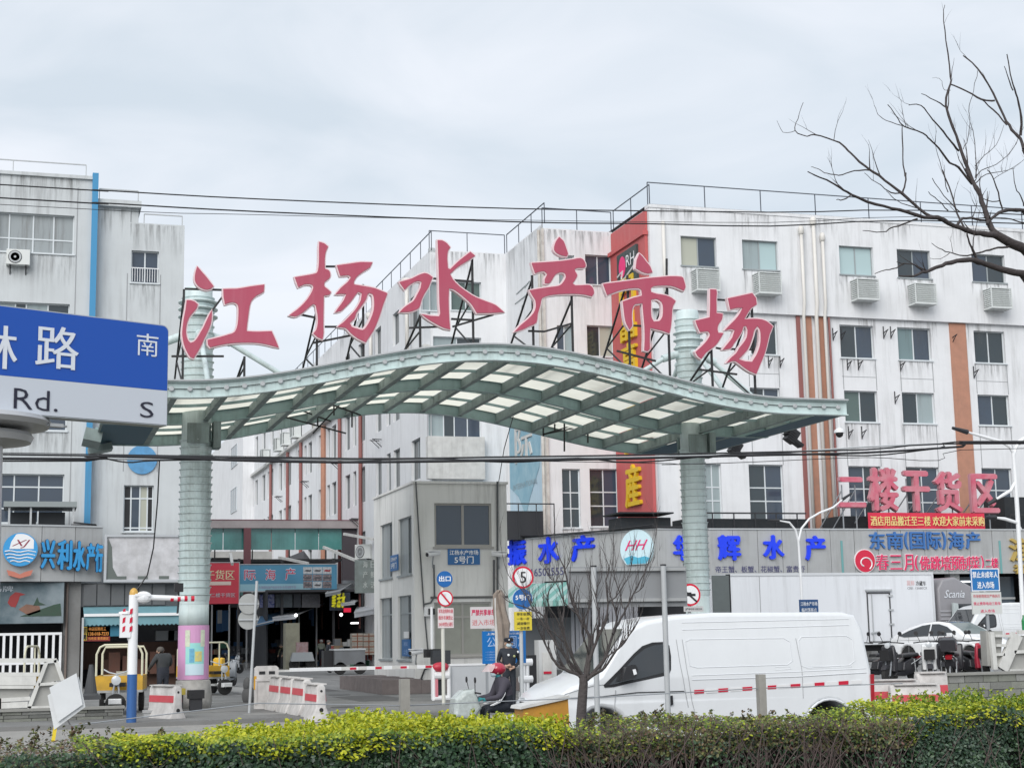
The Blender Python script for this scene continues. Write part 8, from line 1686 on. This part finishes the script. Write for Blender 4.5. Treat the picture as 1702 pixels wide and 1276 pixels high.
# ---- low stone walls built of blocks
stone = M('wall_stone', (.20, .205, .19), .85, noise=.5, ns=4, bump=.5, bs=15, island=None)
st_v = [M('wall_stone_a', (.19, .195, .18), .85, noise=.5, ns=4, bump=.5), M('wall_stone_b', (.26, .265, .25), .85, noise=.5, ns=4, bump=.5), M('wall_stone_c', (.14, .145, .135), .85, noise=.5, ns=4, bump=.5), M('wall_stone_d', (.22, .23, .20), .85, noise=.5, ns=4, bump=.5)]
def stone_wall(label, x0, x1, Y, z0, z1, rows, bw_, cap=True, seed=1):
    R_ = T('stone_wall', label, 'wall', ((x0+x1)/2, Y, z0)); rs = random.Random(seed); mb = MB(); mb.box(x0+.02, x1-.02, Y+.05, Y+.35, z0, z1-.07); mb.build('mortar', M('mortar', (.12, .12, .115), .9), R_)
    h = (z1-.06-z0)/rows; protos = []
    for m_ in st_v:
        mb = MB(); mb.add([(0, 0, 0), (1, 0, 0), (1, .06, 0), (0, .06, 0), (0, 0, 1), (1, 0, 1), (1, .06, 1), (0, .06, 1)], MB.BF); o = mb.build('stone', m_, R_); protos.append(o)
    used = [False]*4
    for j in range(rows):
        x = x0+.0-(j % 2)*bw_*.4
        while x < x1-.02:
            w = bw_*rs.uniform(.65, 1.3); a, b = max(x, x0), min(x+w, x1)
            if b-a > .05:
                k = rs.randrange(4); o = protos[k] if not used[k] else copy_piece(protos[k], (0, 0, 0)); used[k] = True
                if o.parent is None: o.parent = R_
                o.location = Vector((a+.008, Y+rs.uniform(0, .025), z0+j*h+.006)) ; o.scale = (b-a-.016, 1, h-.012)
                o.location = Vector(o.location)-R_.location; me_off = R_.location; 
            x += w
    # protos were built relative to the wall origin: cancel that offset once
    for m_ in {o.data for o in R_.children if o.name.startswith('stone')}:
        n = len(m_.vertices); v = np.zeros(n*3); m_.vertices.foreach_get('co', v); v = v.reshape(-1, 3)+np.array(R_.location); m_.vertices.foreach_set('co', v.ravel()); m_.update()
    if cap: mb = MB(); mb.box(x0-.03, x1+.03, Y-.05, Y+.4, z1-.06, z1); mb.build('coping', M('coping_grey', (.28, .28, .26), .8, noise=.4, ns=3), R_)
fW1 = FY(39.8); zz = fW1.px(120, 1175)[1]; stone_wall('low grey stone wall under the white steel barricade at left', -4.5, fW1.px(205, 1190)[0], 39.8, -.015, zz, 4, .55, True, 3)
fW2 = FY(34.3); zz = fW2.px(1620, 1117)[1]; stone_wall('low grey stone wall under the white steel frame at right', fW2.px(1562, 1150)[0], 34, 34.3, -.015, zz, 4, .5, True, 4)
# ---- white steel frames (road closure trestles)
cw = M('trestle_white', (.66, .66, .63), .5, noise=.3, ns=4, streak=.3); cgd = M('trestle_grey', (.36, .36, .34), .7, noise=.4, ns=2)
def trestle(label, Y, bars, fills, z):
    f_ = FY(Y); c0 = f_.px(*bars[0][0]); R_ = T('steel_trestle', label, 'barricade', (c0[0], Y, z))
    for a, b, w in bars:
        p, q = f_.px(*a), f_.px(*b); mb = MB(); d = Vector((q[0]-p[0], 0, q[1]-p[1])); mb.obox(((p[0]+q[0])/2, Y, (p[1]+q[1])/2), (d.length, .12, w), Matrix.Rotation(-atan2(d.z, d.x), 3, 'Y')); mb.build('bar', cw, R_)
    for pts in fills: mb = MB(); mb.fpoly(f_, [f_.px(*q) for q in pts], .04, .3); mb.build('grey_plate', cgd, R_)
trestle('white steel trestle barricade on the left stone wall', 40.1, [((-30, 1097), (94, 1097), .10), ((92, 1096), (104, 1130), .09), ((77, 1100), (48, 1176), .09), ((-30, 1120), (66, 1120), .09), ((-30, 1131), (60, 1131), .22), ((-30, 1141), (56, 1141), .08), ((64, 1137), (104, 1134), .07), ((46, 1175), (110, 1174), .06), ((2, 1163), (50, 1160), .09), ((2, 1172), (46, 1170), .14)],
        [((79, 1102), (91, 1101), (101, 1130), (65, 1136)), ((63, 1140), (104, 1137), (110, 1172), (50, 1174)), ((-30, 1143), (54, 1143), (46, 1160), (-30, 1160))], .5)
trestle('white steel trestle barricade on the right stone wall', 35.0, [((1647, 1050), (1653, 1112), .12), ((1690, 1054), (1665, 1112), .3), ((1652, 1056), (1676, 1056), .07), ((1654, 1072), (1670, 1072), .07), ((1654, 1087), (1668, 1087), .07), ((1676, 1114), (1730, 1113), .07), ((1684, 1083), (1730, 1081), .08), ((1692, 1050), (1730, 1050), .1)],
        [((1640, 1048), (1644, 1048), (1648, 1106), (1643, 1106)), ((1654, 1048), (1668, 1048), (1664, 1110), (1656, 1110)), ((1694, 1056), (1730, 1056), (1730, 1110), (1672, 1112))], .9)
q = PY(1694, 1040, 35.2); mb = MB(); mb.lathe([(.05, 0), (.05, .26), (.02, .34), (.02, .40)], (q.x, 35.0, q.z-.12), 12); o = setpiv(mb.build('green_bottle', M('bottle_green', (.02, .22, .07), .2))); tag(o, 'green glass bottle standing on the right steel trestle', 'bottle')
# bench crates by column
q = PZ(300, 1170, .09); mb = MB(); mb.box(PLX-.9, PLX-.35, 43.0, 43.5, .5, .66); mb.build
o = setpiv(mb.build('stool_top', M('stool_yellow', (.35, .28, .04), .6))); tag(o, 'low yellow topped stool beside the left column foot', 'stool'); mb = MB(); mb.box(PLX-.85, PLX-.4, 43.05, 43.45, .09, .5); mb.build('stool_leg', black, o)
mb = MB(); mb.box(PLX-.3, PLX+.12, 42.7, 43.1, .4, .62); o = setpiv(mb.build('dark_basket', black)); tag(o, 'small dark basket in front of the left column foot', 'basket'); mb = MB(); mb.box(PLX-.25, PLX+.07, 42.75, 43.05, .09, .4); mb.build('basket_stand', dark, o)
# ================================================================ TREES AND HEDGE
bark = M('bark_dark', (.055, .045, .045), .9, noise=.5, ns=8, bump=.8, bs=30); bark2 = M('bark_grey', (.075, .065, .065), .9, noise=.5, ns=10, bump=.8, bs=30)
def z5(p): return (1280+p[0]*.2507, p[1]*.2507)
def z4(p): return (1280+p[0]*.2507, 280+p[1]*.2507)
def twigs(rs, mb, P_, rr_, n, ln, rmin=.0022, lean=Vector((0, 0, .5)), dep=2, spread=1.0):
    """side twigs along a limb"""
    for _ in range(n):
        i = rs.randrange(max(1, int(len(P_)*.15)), len(P_)-1) if len(P_) > 3 else rs.randrange(0, len(P_)-1); t = rs.random(); p = P_[i]*(1-t)+P_[i+1]*t; d = (P_[i+1]-P_[i]).normalized()
        s_ = Vector((rs.uniform(-1, 1), rs.uniform(-1, 1), rs.uniform(-.5, 1)))*spread; d = (d*.9+s_*.8+lean).normalized(); L = ln*rs.uniform(.4, 1.2); q = [p]; r0 = max(rmin, min(rr_[i]*.55, .008 if dep == 1 else .011))
        for k in range(4): d = (d+Vector((rs.uniform(-1, 1), rs.uniform(-1, 1), rs.uniform(-.6, 1)))*.22).normalized(); q.append(q[-1]+d*L/4)
        r_ = [r0*(1-k/5.0) for k in range(5)]; mb.tube(q, r_, 4, False)
        if dep > 1 and rs.random() < .75: twigs(rs, mb, q, r_, rs.choice((1, 2, 3)), ln*.5, rmin, lean, dep-1, spread)
def limb(mb, pts, Y0, Y1, r0, r1, rs, n=8, jitter=.012):
    K = len(pts); P_ = []
    for i, q in enumerate(pts): P_.append(PY(q[0], q[1], Y0+(Y1-Y0)*i/(K-1)))
    out = []; 
    for i in range(K-1):
        p0, p1, p2, p3 = P_[max(i-1, 0)], P_[i], P_[i+1], P_[min(i+2, K-1)]
        for j in range(3):
            t = j/3; v = .5*((2*p1)+(p2-p0)*t+(2*p0-5*p1+4*p2-p3)*t*t+(3*p1-p0-3*p2+p3)*t**3)
            out.append(v+Vector((rs.uniform(-1, 1), rs.uniform(-1, 1), rs.uniform(-1, 1)))*jitter*(.5 if j else 0))
    out.append(P_[-1]); m_ = len(out); rr_ = [r0+(r1-r0)*(i/(m_-1))**.8 for i in range(m_)]
    rr_ = [r*(1+.12*rs.uniform(-1, 1)) for r in rr_]
    mb.tube(out, rr_, n); return out, rr_
rs = random.Random(21); YT0 = 11.0
tb = PY(1960, 900, 11.6)
TR1 = T('bare_tree', 'bare dark tree whose branches reach in from the right edge against the sky', 'tree', (tb.x, 11.6, -.1))
mb = MB(); trunkp = [Vector((tb.x, 11.6, -.15)), Vector((tb.x-.03, 11.6, .9)), Vector((tb.x+.02, 11.55, 1.9)), Vector((PY(1900, 640, 11.5).x, 11.5, PY(1900, 640, 11.5).z)), PY(1810, 520, 11.3), PY(*z4((1683, 530)), 11.1), PY(*z4((1600, 498)), 11.0), PY(*z4((1500, 440)), 11.0)]
mb.tube(trunkp, [.15, .13, .12, .10, .075, .045, .04, .035], 14); mb.build('trunk', bark, TR1, smooth=50)
mb = MB(); mb.tube([trunkp[3], PY(1790, 570, 11.2), PY(*z4((1683, 700)), 11.0)], [.07, .06, .043], 12); mb.tube([trunkp[4], PY(1760, 380, 11.3), PY(*z4((1683, 280)), 11.3)], [.05, .04, .03], 10); mb.tube([PY(1760, 380, 11.3), PY(1730, 300, 11.4), PY(*z5((1683, 990)), 11.4)], [.04, .035, .022], 10); mb.build('stem', bark, TR1, smooth=50)
LB_ = [ # (points, zoom, Y0, Y1, r0, r1, twigs)
 ([(1500,445),(1420,435),(1330,420),(1230,385),(1110,325),(1020,325),(860,275),(700,238),(540,175),(460,125),(330,60),(250,22)], z4, 11, 10.2, .034, .005, 3),
 ([(540,175),(490,205),(440,208)], z4, 10.4, 10.2, .008, .004, 0), ([(975,335),(880,370),(800,395),(750,420),(615,412)], z4, 10.7, 10.4, .010, .004, 0),
 ([(1110,325),(1030,300),(880,170),(760,80),(655,5)], z4, 10.8, 10.9, .018, .013, 2), ([(665,1130),(560,1040),(500,980),(430,935),(290,893),(245,905),(165,865),(185,790),(220,680)], z5, 10.9, 11.2, .013, .0025, 2), ([(165,868),(85,878),(45,800)], z5, 11.1, 11.2, .0035, .002, 0),
 ([(655,12),(560,15),(480,42),(420,40),(360,30),(310,0),(272,-10)], z4, 10.9, 11.1, .008, .003, 0),
 ([(880,165),(895,100),(900,30)], z4, 10.85, 10.9, .009, .008, 0), ([(895,1170),(880,1050),(875,860),(860,830),(770,800),(715,760),(690,700)], z5, 10.9, 11.1, .008, .0022, 1),
 ([(880,165),(800,160),(745,120),(700,90),(625,30)], z4, 10.85, 10.7, .008, .0025, 1), ([(1000,275),(900,240),(820,200),(770,150)], z4, 10.85, 10.6, .006, .003, 1),
 ([(1500,445),(1460,380),(1420,260),(1380,150),(1345,90),(1300,0)], z4, 11, 11.2, .032, .020, 6), ([(1340,1200),(1270,1010),(1235,900),(1165,700),(1195,560),(1195,510),(1165,270),(1150,100),(1158,35)], z5, 11.2, 11.6, .020, .003, 4),
 ([(1340,1220),(1250,1110),(1190,1080),(1120,985),(1060,925),(1015,885),(890,840),(850,790),(780,695)], z5, 11.2, 10.8, .014, .004, 4), ([(1250,1000),(1200,940),(1120,840),(1060,770),(1000,700),(920,698)], z5, 11.3, 11.0, .012, .004, 1), ([(1165,710),(1100,670),(1003,622)], z5, 11.4, 11.3, .009, .004, 0),
 ([(1195,600),(1180,600),(1150,590),(1140,540),(1110,520),(1075,518)], z5, 11.4, 11.5, .004, .0015, 0), ([(1195,560),(1300,605),(1400,660),(1490,668)], z5, 11.5, 11.3, .008, .012, 0), ([(1400,660),(1480,730),(1570,830)], z5, 11.4, 11.3, .006, .01, 0),
 ([(1683,990),(1660,920),(1600,860),(1550,770),(1480,620),(1375,455),(1280,370)], z5, 11.4, 11.8, .022, .007, 2), ([(1660,900),(1665,780),(1640,650),(1610,560),(1570,360)], z5, 11.4, 11.2, .016, .006, 0), ([(1610,600),(1580,520),(1552,440)], z5, 11.3, 11.2, .008, .004, 0), ([(1375,470),(1350,600),(1320,700),(1325,820),(1310,920),(1280,990)], z5, 11.7, 11.3, .003, .004, 1),
 ([(1683,280),(1600,275),(1540,285),(1470,330),(1440,370)], z4, 11.3, 11.0, .022, .016, 1), ([(1540,275),(1520,200),(1485,80),(1440,10)], z4, 11.2, 11.1, .010, .005, 1), ([(1520,215),(1450,215),(1400,190)], z4, 11.2, 11.1, .006, .004, 0),
 ([(1683,700),(1600,685),(1450,640),(1380,620),(1320,605),(1200,625),(1120,650),(1050,680),(1000,690),(950,715),(860,712)], z4, 11, 10.6, .042, .008, 2), ([(1010,680),(960,640),(890,630),(840,620)], z4, 10.7, 10.5, .010, .004, 0), ([(890,630),(840,660),(770,672),(695,698)], z4, 10.6, 10.5, .008, .004, 0),
 ([(1375,605),(1345,545),(1320,490),(1305,430)], z4, 10.9, 10.8, .015, .008, 1), ([(1350,570),(1280,578),(1190,555),(1120,530),(1070,495)], z4, 10.9, 10.7, .009, .003, 1), ([(1365,562),(1430,545),(1510,525),(1600,515)], z4, 10.9, 11, .008, .012, 0), ([(1190,560),(1130,600),(1060,595)], z4, 10.8, 10.7, .004, .002, 0),
 ([(1230,385),(1280,330),(1360,335),(1440,350)], z4, 11, 11.1, .014, .012, 1), ([(1290,400),(1240,300),(1200,160),(1160,60),(1140,10)], z4, 11.1, 11.5, .011, .006, 4), ([(1180,1276),(1140,1130),(1100,985)], z5, 11.5, 11.4, .006, .003, 1), ([(1180,280),(1110,210),(1050,155)], z4, 11.2, 11.1, .007, .004, 0), ([(1260,290),(1150,180),(1075,65)], z4, 11.2, 11.0, .006, .004, 0),
 ([(1360,100),(1430,40),(1540,20),(1620,0)], z4, 11.2, 11.6, .006, .003, 3), ([(1350,1210),(1400,1130),(1500,1090),(1600,1000),(1640,930)], z5, 11.3, 11.7, .006, .003, 5), ([(1360,1180),(1365,1060),(1350,900),(1330,820)], z5, 11.3, 11.4, .006, .003, 4), ([(1480,1190),(1560,1140),(1683,1060)], z5, 11.3, 11.6, .004, .002, 4), ([(1360,1100),(1420,1030),(1500,960),(1550,830)], z5, 11.3, 11.5, .005, .002, 3),
 ([(1683,360),(1560,330),(1440,325),(1330,330)], z4, 11.2, 11.0, .008, .004, 1), ([(1683,250),(1660,180),(1630,130),(1610,0)], z4, 11.2, 11.1, .008, .004, 0)]
tw = MB()
for pts, zf, y0, y1, r0, r1, nt_ in LB_:
    mb = MB(); o_, rr2 = limb(mb, [zf(q) for q in pts], y0, y1, r0*.82, r1*.8, rs, 8 if r0 > .01 else 5, .010); mb.build('branch', bark, TR1, smooth=60)
    if nt_: twigs(rs, tw, o_, rr2, nt_, .30, .0016, Vector((-.1, 0, .5)), 2, .8)
tw.build('twigs', bark, TR1, kind='stuff')
# small tree in the hedge
rs = random.Random(4)
def zz_(p): return (820+p[0]/3.988, 860+p[1]/3.988)
YS_ = 14.6; c0 = PY(967, 1190, YS_); TR2 = T('bare_tree', 'small bare many branched tree standing in the hedge in front of the van nose', 'tree', (c0.x, YS_, -.1))
mb = MB(); mb.tube([(c0.x-.02, YS_, -.15), (c0.x-.02, YS_, .5), PY(966, 1190, YS_), PY(968, 1160, YS_), PY(970, 1135, YS_), PY(969, 1120, YS_)], [.062, .054, .05, .047, .043, .038], 12); mb.build('trunk', bark2, TR2, smooth=50)
BR_ = [([(600,1070),(540,1030),(440,990),(390,930),(345,840),(330,790)], 0, .028, .008), ([(600,1070),(500,950),(430,860),(370,740),(330,650),(230,600),(110,560),(60,520)], .4, .022, .004), ([(600,1060),(540,960),(480,820),(430,690),(370,590),(360,510),(400,440),(440,380)], -.3, .022, .003), ([(610,1050),(630,900),(635,780),(560,640),(500,470),(480,370),(430,240),(400,100)], .2, .030, .003),
 ([(620,1050),(650,900),(690,800),(740,700),(760,560),(745,420),(770,330),(710,190)], -.2, .026, .003), ([(620,1070),(680,1030),(740,990),(800,900),(860,830),(930,740),(990,620)], -.5, .026, .003), ([(640,1050),(740,930),(790,780),(830,700),(880,600),(930,500),(1000,370),(1060,200),(1085,50)], .3, .024, .003),
 ([(790,770),(820,660),(790,560),(770,480),(790,300),(800,200)], .5, .014, .003), ([(480,820),(460,690),(470,600),(460,400),(520,250),(540,120)], .2, .012, .003), ([(630,900),(600,800),(590,700),(650,560),(640,400),(650,250)], -.4, .014, .003), ([(430,860),(330,700),(240,560),(190,480),(100,380),(60,250),(45,60)], .6, .012, .002),
 ([(690,800),(700,640),(680,500),(720,380),(700,250)], .6, .012, .003), ([(345,840),(300,740),(260,660),(200,600)], -.2, .010, .003), ([(860,600),(840,500),(800,380),(830,250)], .2, .009, .002), ([(740,930),(850,850),(900,780),(960,680)], -.3, .012, .003), ([(930,500),(980,470),(1010,400),(1070,260)], .1, .008, .002), ([(560,640),(470,560),(420,440),(360,380),(330,250)], .1, .010, .002), ([(500,950),(470,830),(400,760),(300,690),(280,600),(220,500)], .3, .012, .002), ([(760,560),(830,500),(900,380),(920,260)], -.1, .010, .002)]
tw = MB()
for pts, dy, r0, r1 in BR_:
    mb = MB(); o_, rr2 = limb(mb, [zz_(q) for q in pts], YS_, YS_+dy, r0*.8, r1*.8, rs, 7, .010); mb.build('branch', bark2, TR2, smooth=60); twigs(rs, tw, o_, rr2, 14, .36, .0016, Vector((0, 0, 1.0)), 2, .6)
tw.build('twigs', bark2, TR2, kind='stuff')
# ---------------------------------------------------------------- hedge
HY0, HY1, HZ = 12.75, 14.1, 1.10
def leaves(name, parent, n, xr, fn, mt, size, seed, up=.35):
    """n small folded leaves; fn(rng, n) -> positions and outward normals"""
    rg = np.random.default_rng(seed); P, Nn = fn(rg, n, xr); s = size*rg.uniform(.6, 1.25, n)
    d = rg.normal(size=(n, 3)); d /= np.linalg.norm(d, axis=1)[:, None]; nr = Nn*1.1+d*.8; nr[:, 2] += up; nr /= np.linalg.norm(nr, axis=1)[:, None]
    a = np.cross(nr, rg.normal(size=(n, 3))); a /= np.linalg.norm(a, axis=1)[:, None]; b = np.cross(nr, a)
    l = s[:, None]; V = np.empty((n, 6, 3)); w = .30*l
    V[:, 0] = P-a*l*.5; V[:, 1] = P-a*l*.1+b*w+nr*l*.08; V[:, 2] = P+a*l*.25+b*w*.8+nr*l*.08; V[:, 3] = P+a*l*.5; V[:, 4] = P+a*l*.25-b*w*.8+nr*l*.08; V[:, 5] = P-a*l*.1-b*w+nr*l*.08
    F_ = np.empty((n, 2, 4), dtype=np.int64); base = (np.arange(n)*6)[:, None]; F_[:, 0] = base+np.array([0, 1, 2, 3]); F_[:, 1] = base+np.array([0, 3, 4, 5])
    off = np.array(parent.location); me = bpy.data.meshes.new(name); me.vertices.add(n*6); me.vertices.foreach_set('co', (V.reshape(-1, 3)-off).ravel()); me.loops.add(n*8); me.loops.foreach_set('vertex_index', F_.ravel().astype(np.int32)); me.polygons.add(n*2)
    me.polygons.foreach_set('loop_start', np.arange(n*2, dtype=np.int32)*4); me.update(calc_edges=True); me.validate(); me.materials.append(mt); o = bpy.data.objects.new(name, me); C.objects.link(o); o.parent = parent; o['kind'] = 'stuff'; return o
def bump_z(x, y): return .035*np.sin(x*2.3+y)+.03*np.sin(x*5.1+1.7*y+1)+.02*np.sin(x*11+2)
def front(zlo, zhi, thick=.10):
    def f(rg, n, xr):
        x = rg.uniform(*xr, n); z = rg.uniform(zlo, zhi, n)+bump_z(x, 0)*((rg.uniform(size=n))); y = HY0+.05*np.sin(x*3.1)+.04*np.sin(x*7.7+z*6)+rg.uniform(-.03, thick, n)**1
        return np.stack([x, y, z], 1), np.tile(np.array([0, -1, .15]), (n, 1))
    return f
def top(hgt=.07, zc=None, edge=0.0):
    def f(rg, n, xr):
        x = rg.uniform(*xr, n); y = rg.uniform(HY0-.06, HY1+.1, n); z = (zc or HZ)+bump_z(x, y)+rg.uniform(-.07, hgt, n)-.05*np.clip((HY0+.1-y)*8, 0, 1)
        return np.stack([x, y, z], 1), np.tile(np.array([0, -.3, 1.0]), (n, 1))
    return f
def shoots(count, hh, back=True):
    def f(rg, n, xr):
        k = max(1, n//14); sx = rg.uniform(*xr, k); sy = rg.uniform(HY0+.05, HY1+.05, k); sh = hh*rg.uniform(.35, 1, k)**1.2; i = rg.integers(0, k, n); t = rg.uniform(0, 1, n)
        lx = rg.normal(0, .12, k); x = sx[i]+lx[i]*t*sh[i]+rg.normal(0, .012, n); y = sy[i]+rg.normal(0, .012, n); z = HZ-.02+bump_z(sx[i], sy[i])+t*sh[i]
        nn = rg.normal(size=(n, 3)); nn[:, 2] += .4; return np.stack([x, y, z], 1), nn
    return f
gold = M('leaf_golden', (.35, .38, .03), .5, trans=.25, island=[(.20, .27, .015), (.36, .43, .02), (.52, .54, .03), (.64, .62, .05)])
lime = M('leaf_lime', (.2, .28, .03), .5, trans=.2, island=[(.06, .13, .015), (.16, .25, .02), (.30, .37, .03), (.45, .48, .04)])
dgr = M('leaf_deep_green', (.03, .07, .03), .45, island=[(.012, .03, .018), (.02, .05, .025), (.035, .08, .035), (.06, .11, .05)])
brn = M('leaf_reddish', (.12, .08, .05), .6, island=[(.035, .03, .022), (.08, .07, .035), (.16, .17, .05), (.14, .07, .05), (.06, .09, .03), (.10, .14, .03)])
gry = M('leaf_greygreen', (.05, .09, .06), .5, island=[(.02, .045, .03), (.05, .09, .06), (.09, .14, .09)])
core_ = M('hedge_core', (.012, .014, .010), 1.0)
xa_, xb_, xc_, xd_ = -4.5, PY(330, 1215, HY0).x, PY(925, 1215, HY0).x, PY(1520, 1215, HY0).x; xe2 = 14.0
def hedge(label, x0, x1, ch=1.0):
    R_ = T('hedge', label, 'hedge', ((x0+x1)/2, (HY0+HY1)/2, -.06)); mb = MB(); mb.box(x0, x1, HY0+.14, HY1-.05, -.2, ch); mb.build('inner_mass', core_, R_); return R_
def stems(R_, x0, x1, n, seed, col=None, y=None, rr=(.004, .010)):
    r_ = random.Random(seed); mb = MB()
    for k in range(n):
        x = r_.uniform(x0, x1); yy = r_.uniform(HY0-.02, HY0+.12); q = [Vector((x, yy, -.05))]; d = Vector((r_.uniform(-.15, .15), 0, .25))
        for j in range(5): d += Vector((r_.uniform(-.09, .09), r_.uniform(-.03, .03), 0)); q.append(q[-1]+d*r_.uniform(.85, 1.1)*.95)
        r0 = r_.uniform(*rr); mb.tube(q, [r0*(1-.13*j) for j in range(6)], 4, False)
        if r_.random() < .8:
            b = q[3]; mb.tube([b, b+Vector((r_.uniform(-.1, .1), -.02, .12)), b+Vector((r_.uniform(-.2, .2), -.02, .27))], [r0*.6, r0*.5, r0*.2], 4, False)
    mb.build('stems', col or M('twig_grey', (.10, .075, .07), .9), R_, kind='stuff')
H1 = hedge('clipped hedge with golden green top and deep green face, left and middle', xb_-.6, xc_+.15)
leaves('face_leaves', H1, 17000, (xb_-.7, xc_+.1), front(.55, 1.10), dgr, .040, 1)
leaves('top_leaves', H1, 19000, (xb_-.6, xc_+.15), top(.05), gold, .040, 2); leaves('edge_leaves', H1, 3200, (xb_-.6, xc_+.15), front(1.02, 1.14, .1), lime, .036, 3)
leaves('shoot_leaves', H1, 12000, (xb_+.3, xc_+.15), shoots(0, .16), gold, .036, 4); stems(H1, xb_-.6, xc_, 40, 5)
H0 = hedge('brownish low end of the hedge at the left edge', xa_, xb_-.4, .96)
leaves('face_leaves', H0, 9000, (-2.0, xb_-.4), front(.5, 1.04), dgr, .036, 6); leaves('top_leaves', H0, 6000, (-2.0, xb_-.3), top(.04, 1.02), brn, .034, 7); leaves('shoot_leaves', H0, 1200, (-1.5, xb_-.2), shoots(0, .13), brn, .032, 8); leaves('green_leaves', H0, 2200, (.4, xb_-.2), top(.05, 1.03), lime, .034, 9); stems(H0, -2, xb_-.4, 30, 10)
H2 = hedge('sparse reddish brown hedge section with bare stems below the white van', xc_+.1, xd_, .93)
leaves('top_leaves', H2, 9000, (xc_, xd_+.05), top(.04, 1.055), brn, .034, 11); leaves('face_leaves', H2, 5200, (xc_, xd_), front(.84, 1.07), brn, .034, 12); leaves('low_leaves', H2, 3200, (xc_, xd_), front(.5, 1.0), dgr, .034, 13)
leaves('green_leaves', H2, 6500, (xc_, xd_), top(.04, 1.06), lime, .032, 14); leaves('shoot_leaves', H2, 900, (xc_, xd_), shoots(0, .10), brn, .034, 15); stems(H2, xc_, xd_, 260, 16, rr=(.004, .011))
H3 = hedge('clipped hedge with bright golden top and grey green face at right', xd_, xe2)
leaves('face_leaves', H3, 9000, (xd_-.05, 11.5), front(.55, 1.12), dgr, .038, 17); leaves('mixed_leaves', H3, 3500, (xd_-.3, xd_+.6), top(.04, 1.09), lime, .034, 31); leaves('grey_leaves', H3, 2600, (xd_, xd_+1.0), front(.5, 1.0, .05), gry, .036, 18); leaves('top_leaves', H3, 12000, (xd_+.1, 11.5), top(.05), gold, .038, 19); leaves('shoot_leaves', H3, 9500, (xd_+.35, 11.5), shoots(0, .20), lime, .036, 20); stems(H3, xd_, 11, 50, 21)

# ---------------------------------------------------------------- separate joined repeats into parts of their own
def split_islands(o, limit=40):
    me = o.data; n = len(me.vertices); par = list(range(n))
    def fd(a):
        while par[a] != a: par[a] = par[par[a]]; a = par[a]
        return a
    polys = [tuple(p.vertices) for p in me.polygons]
    for p in polys:
        a = fd(p[0])
        for q in p[1:]: par[fd(q)] = a
    gr = {}
    for i, p in enumerate(polys): gr.setdefault(fd(p[0]), []).append(i)
    if len(gr) < 2 or len(gr) > limit: return
    co = [tuple(v.co) for v in me.vertices]; sm = [p.use_smooth for p in me.polygons]; mi = [p.material_index for p in me.polygons]
    for k, idx in enumerate(list(gr.values())):
        used = sorted({v for i in idx for v in polys[i]}); mp_ = {v: j for j, v in enumerate(used)}
        m2 = bpy.data.meshes.new(me.name); m2.from_pydata([co[v] for v in used], [], [tuple(mp_[v] for v in polys[i]) for i in idx])
        for m_ in me.materials: m2.materials.append(m_)
        m2.polygons.foreach_set('use_smooth', [sm[i] for i in idx]); m2.polygons.foreach_set('material_index', [mi[i] for i in idx]); m2.update()
        if k == 0: o.data = m2
        else: c = o.copy(); c.data = m2; C.objects.link(c)
SEP = ('rod_truss', 'hoop_frame', 'raised_rim', 'lower_sleeve', 'concrete_foot', 'soffit_panel', 'leg', 'hoarding_post', 'sign_post', 'rail', 'drain_hole', 'amber_reflector', 'broken_gutter_end', 'bearing_plate', 'light_strip', 'roof_plant', 'reflector', 'black_tank', 'mirror', 'door_mirror', 'divider_strip', 'head_disc', 'red_dash', 'red_band', 'inner_wall', 'shop_counter', 'wave_line', 'torn_patch', 'carton')
for o in list(C.objects):
    if o.type == 'MESH' and o.parent and o.get('kind') != 'stuff' and o.name.split('.')[0] in SEP and len(o.data.polygons) < 3000 and not o.children: split_islands(o)
for o in list(C.objects):
    if o.type == 'MESH' and o.parent and o.name.split('.')[0] == 'drain_pipe' and o.parent == RB: split_islands(o)
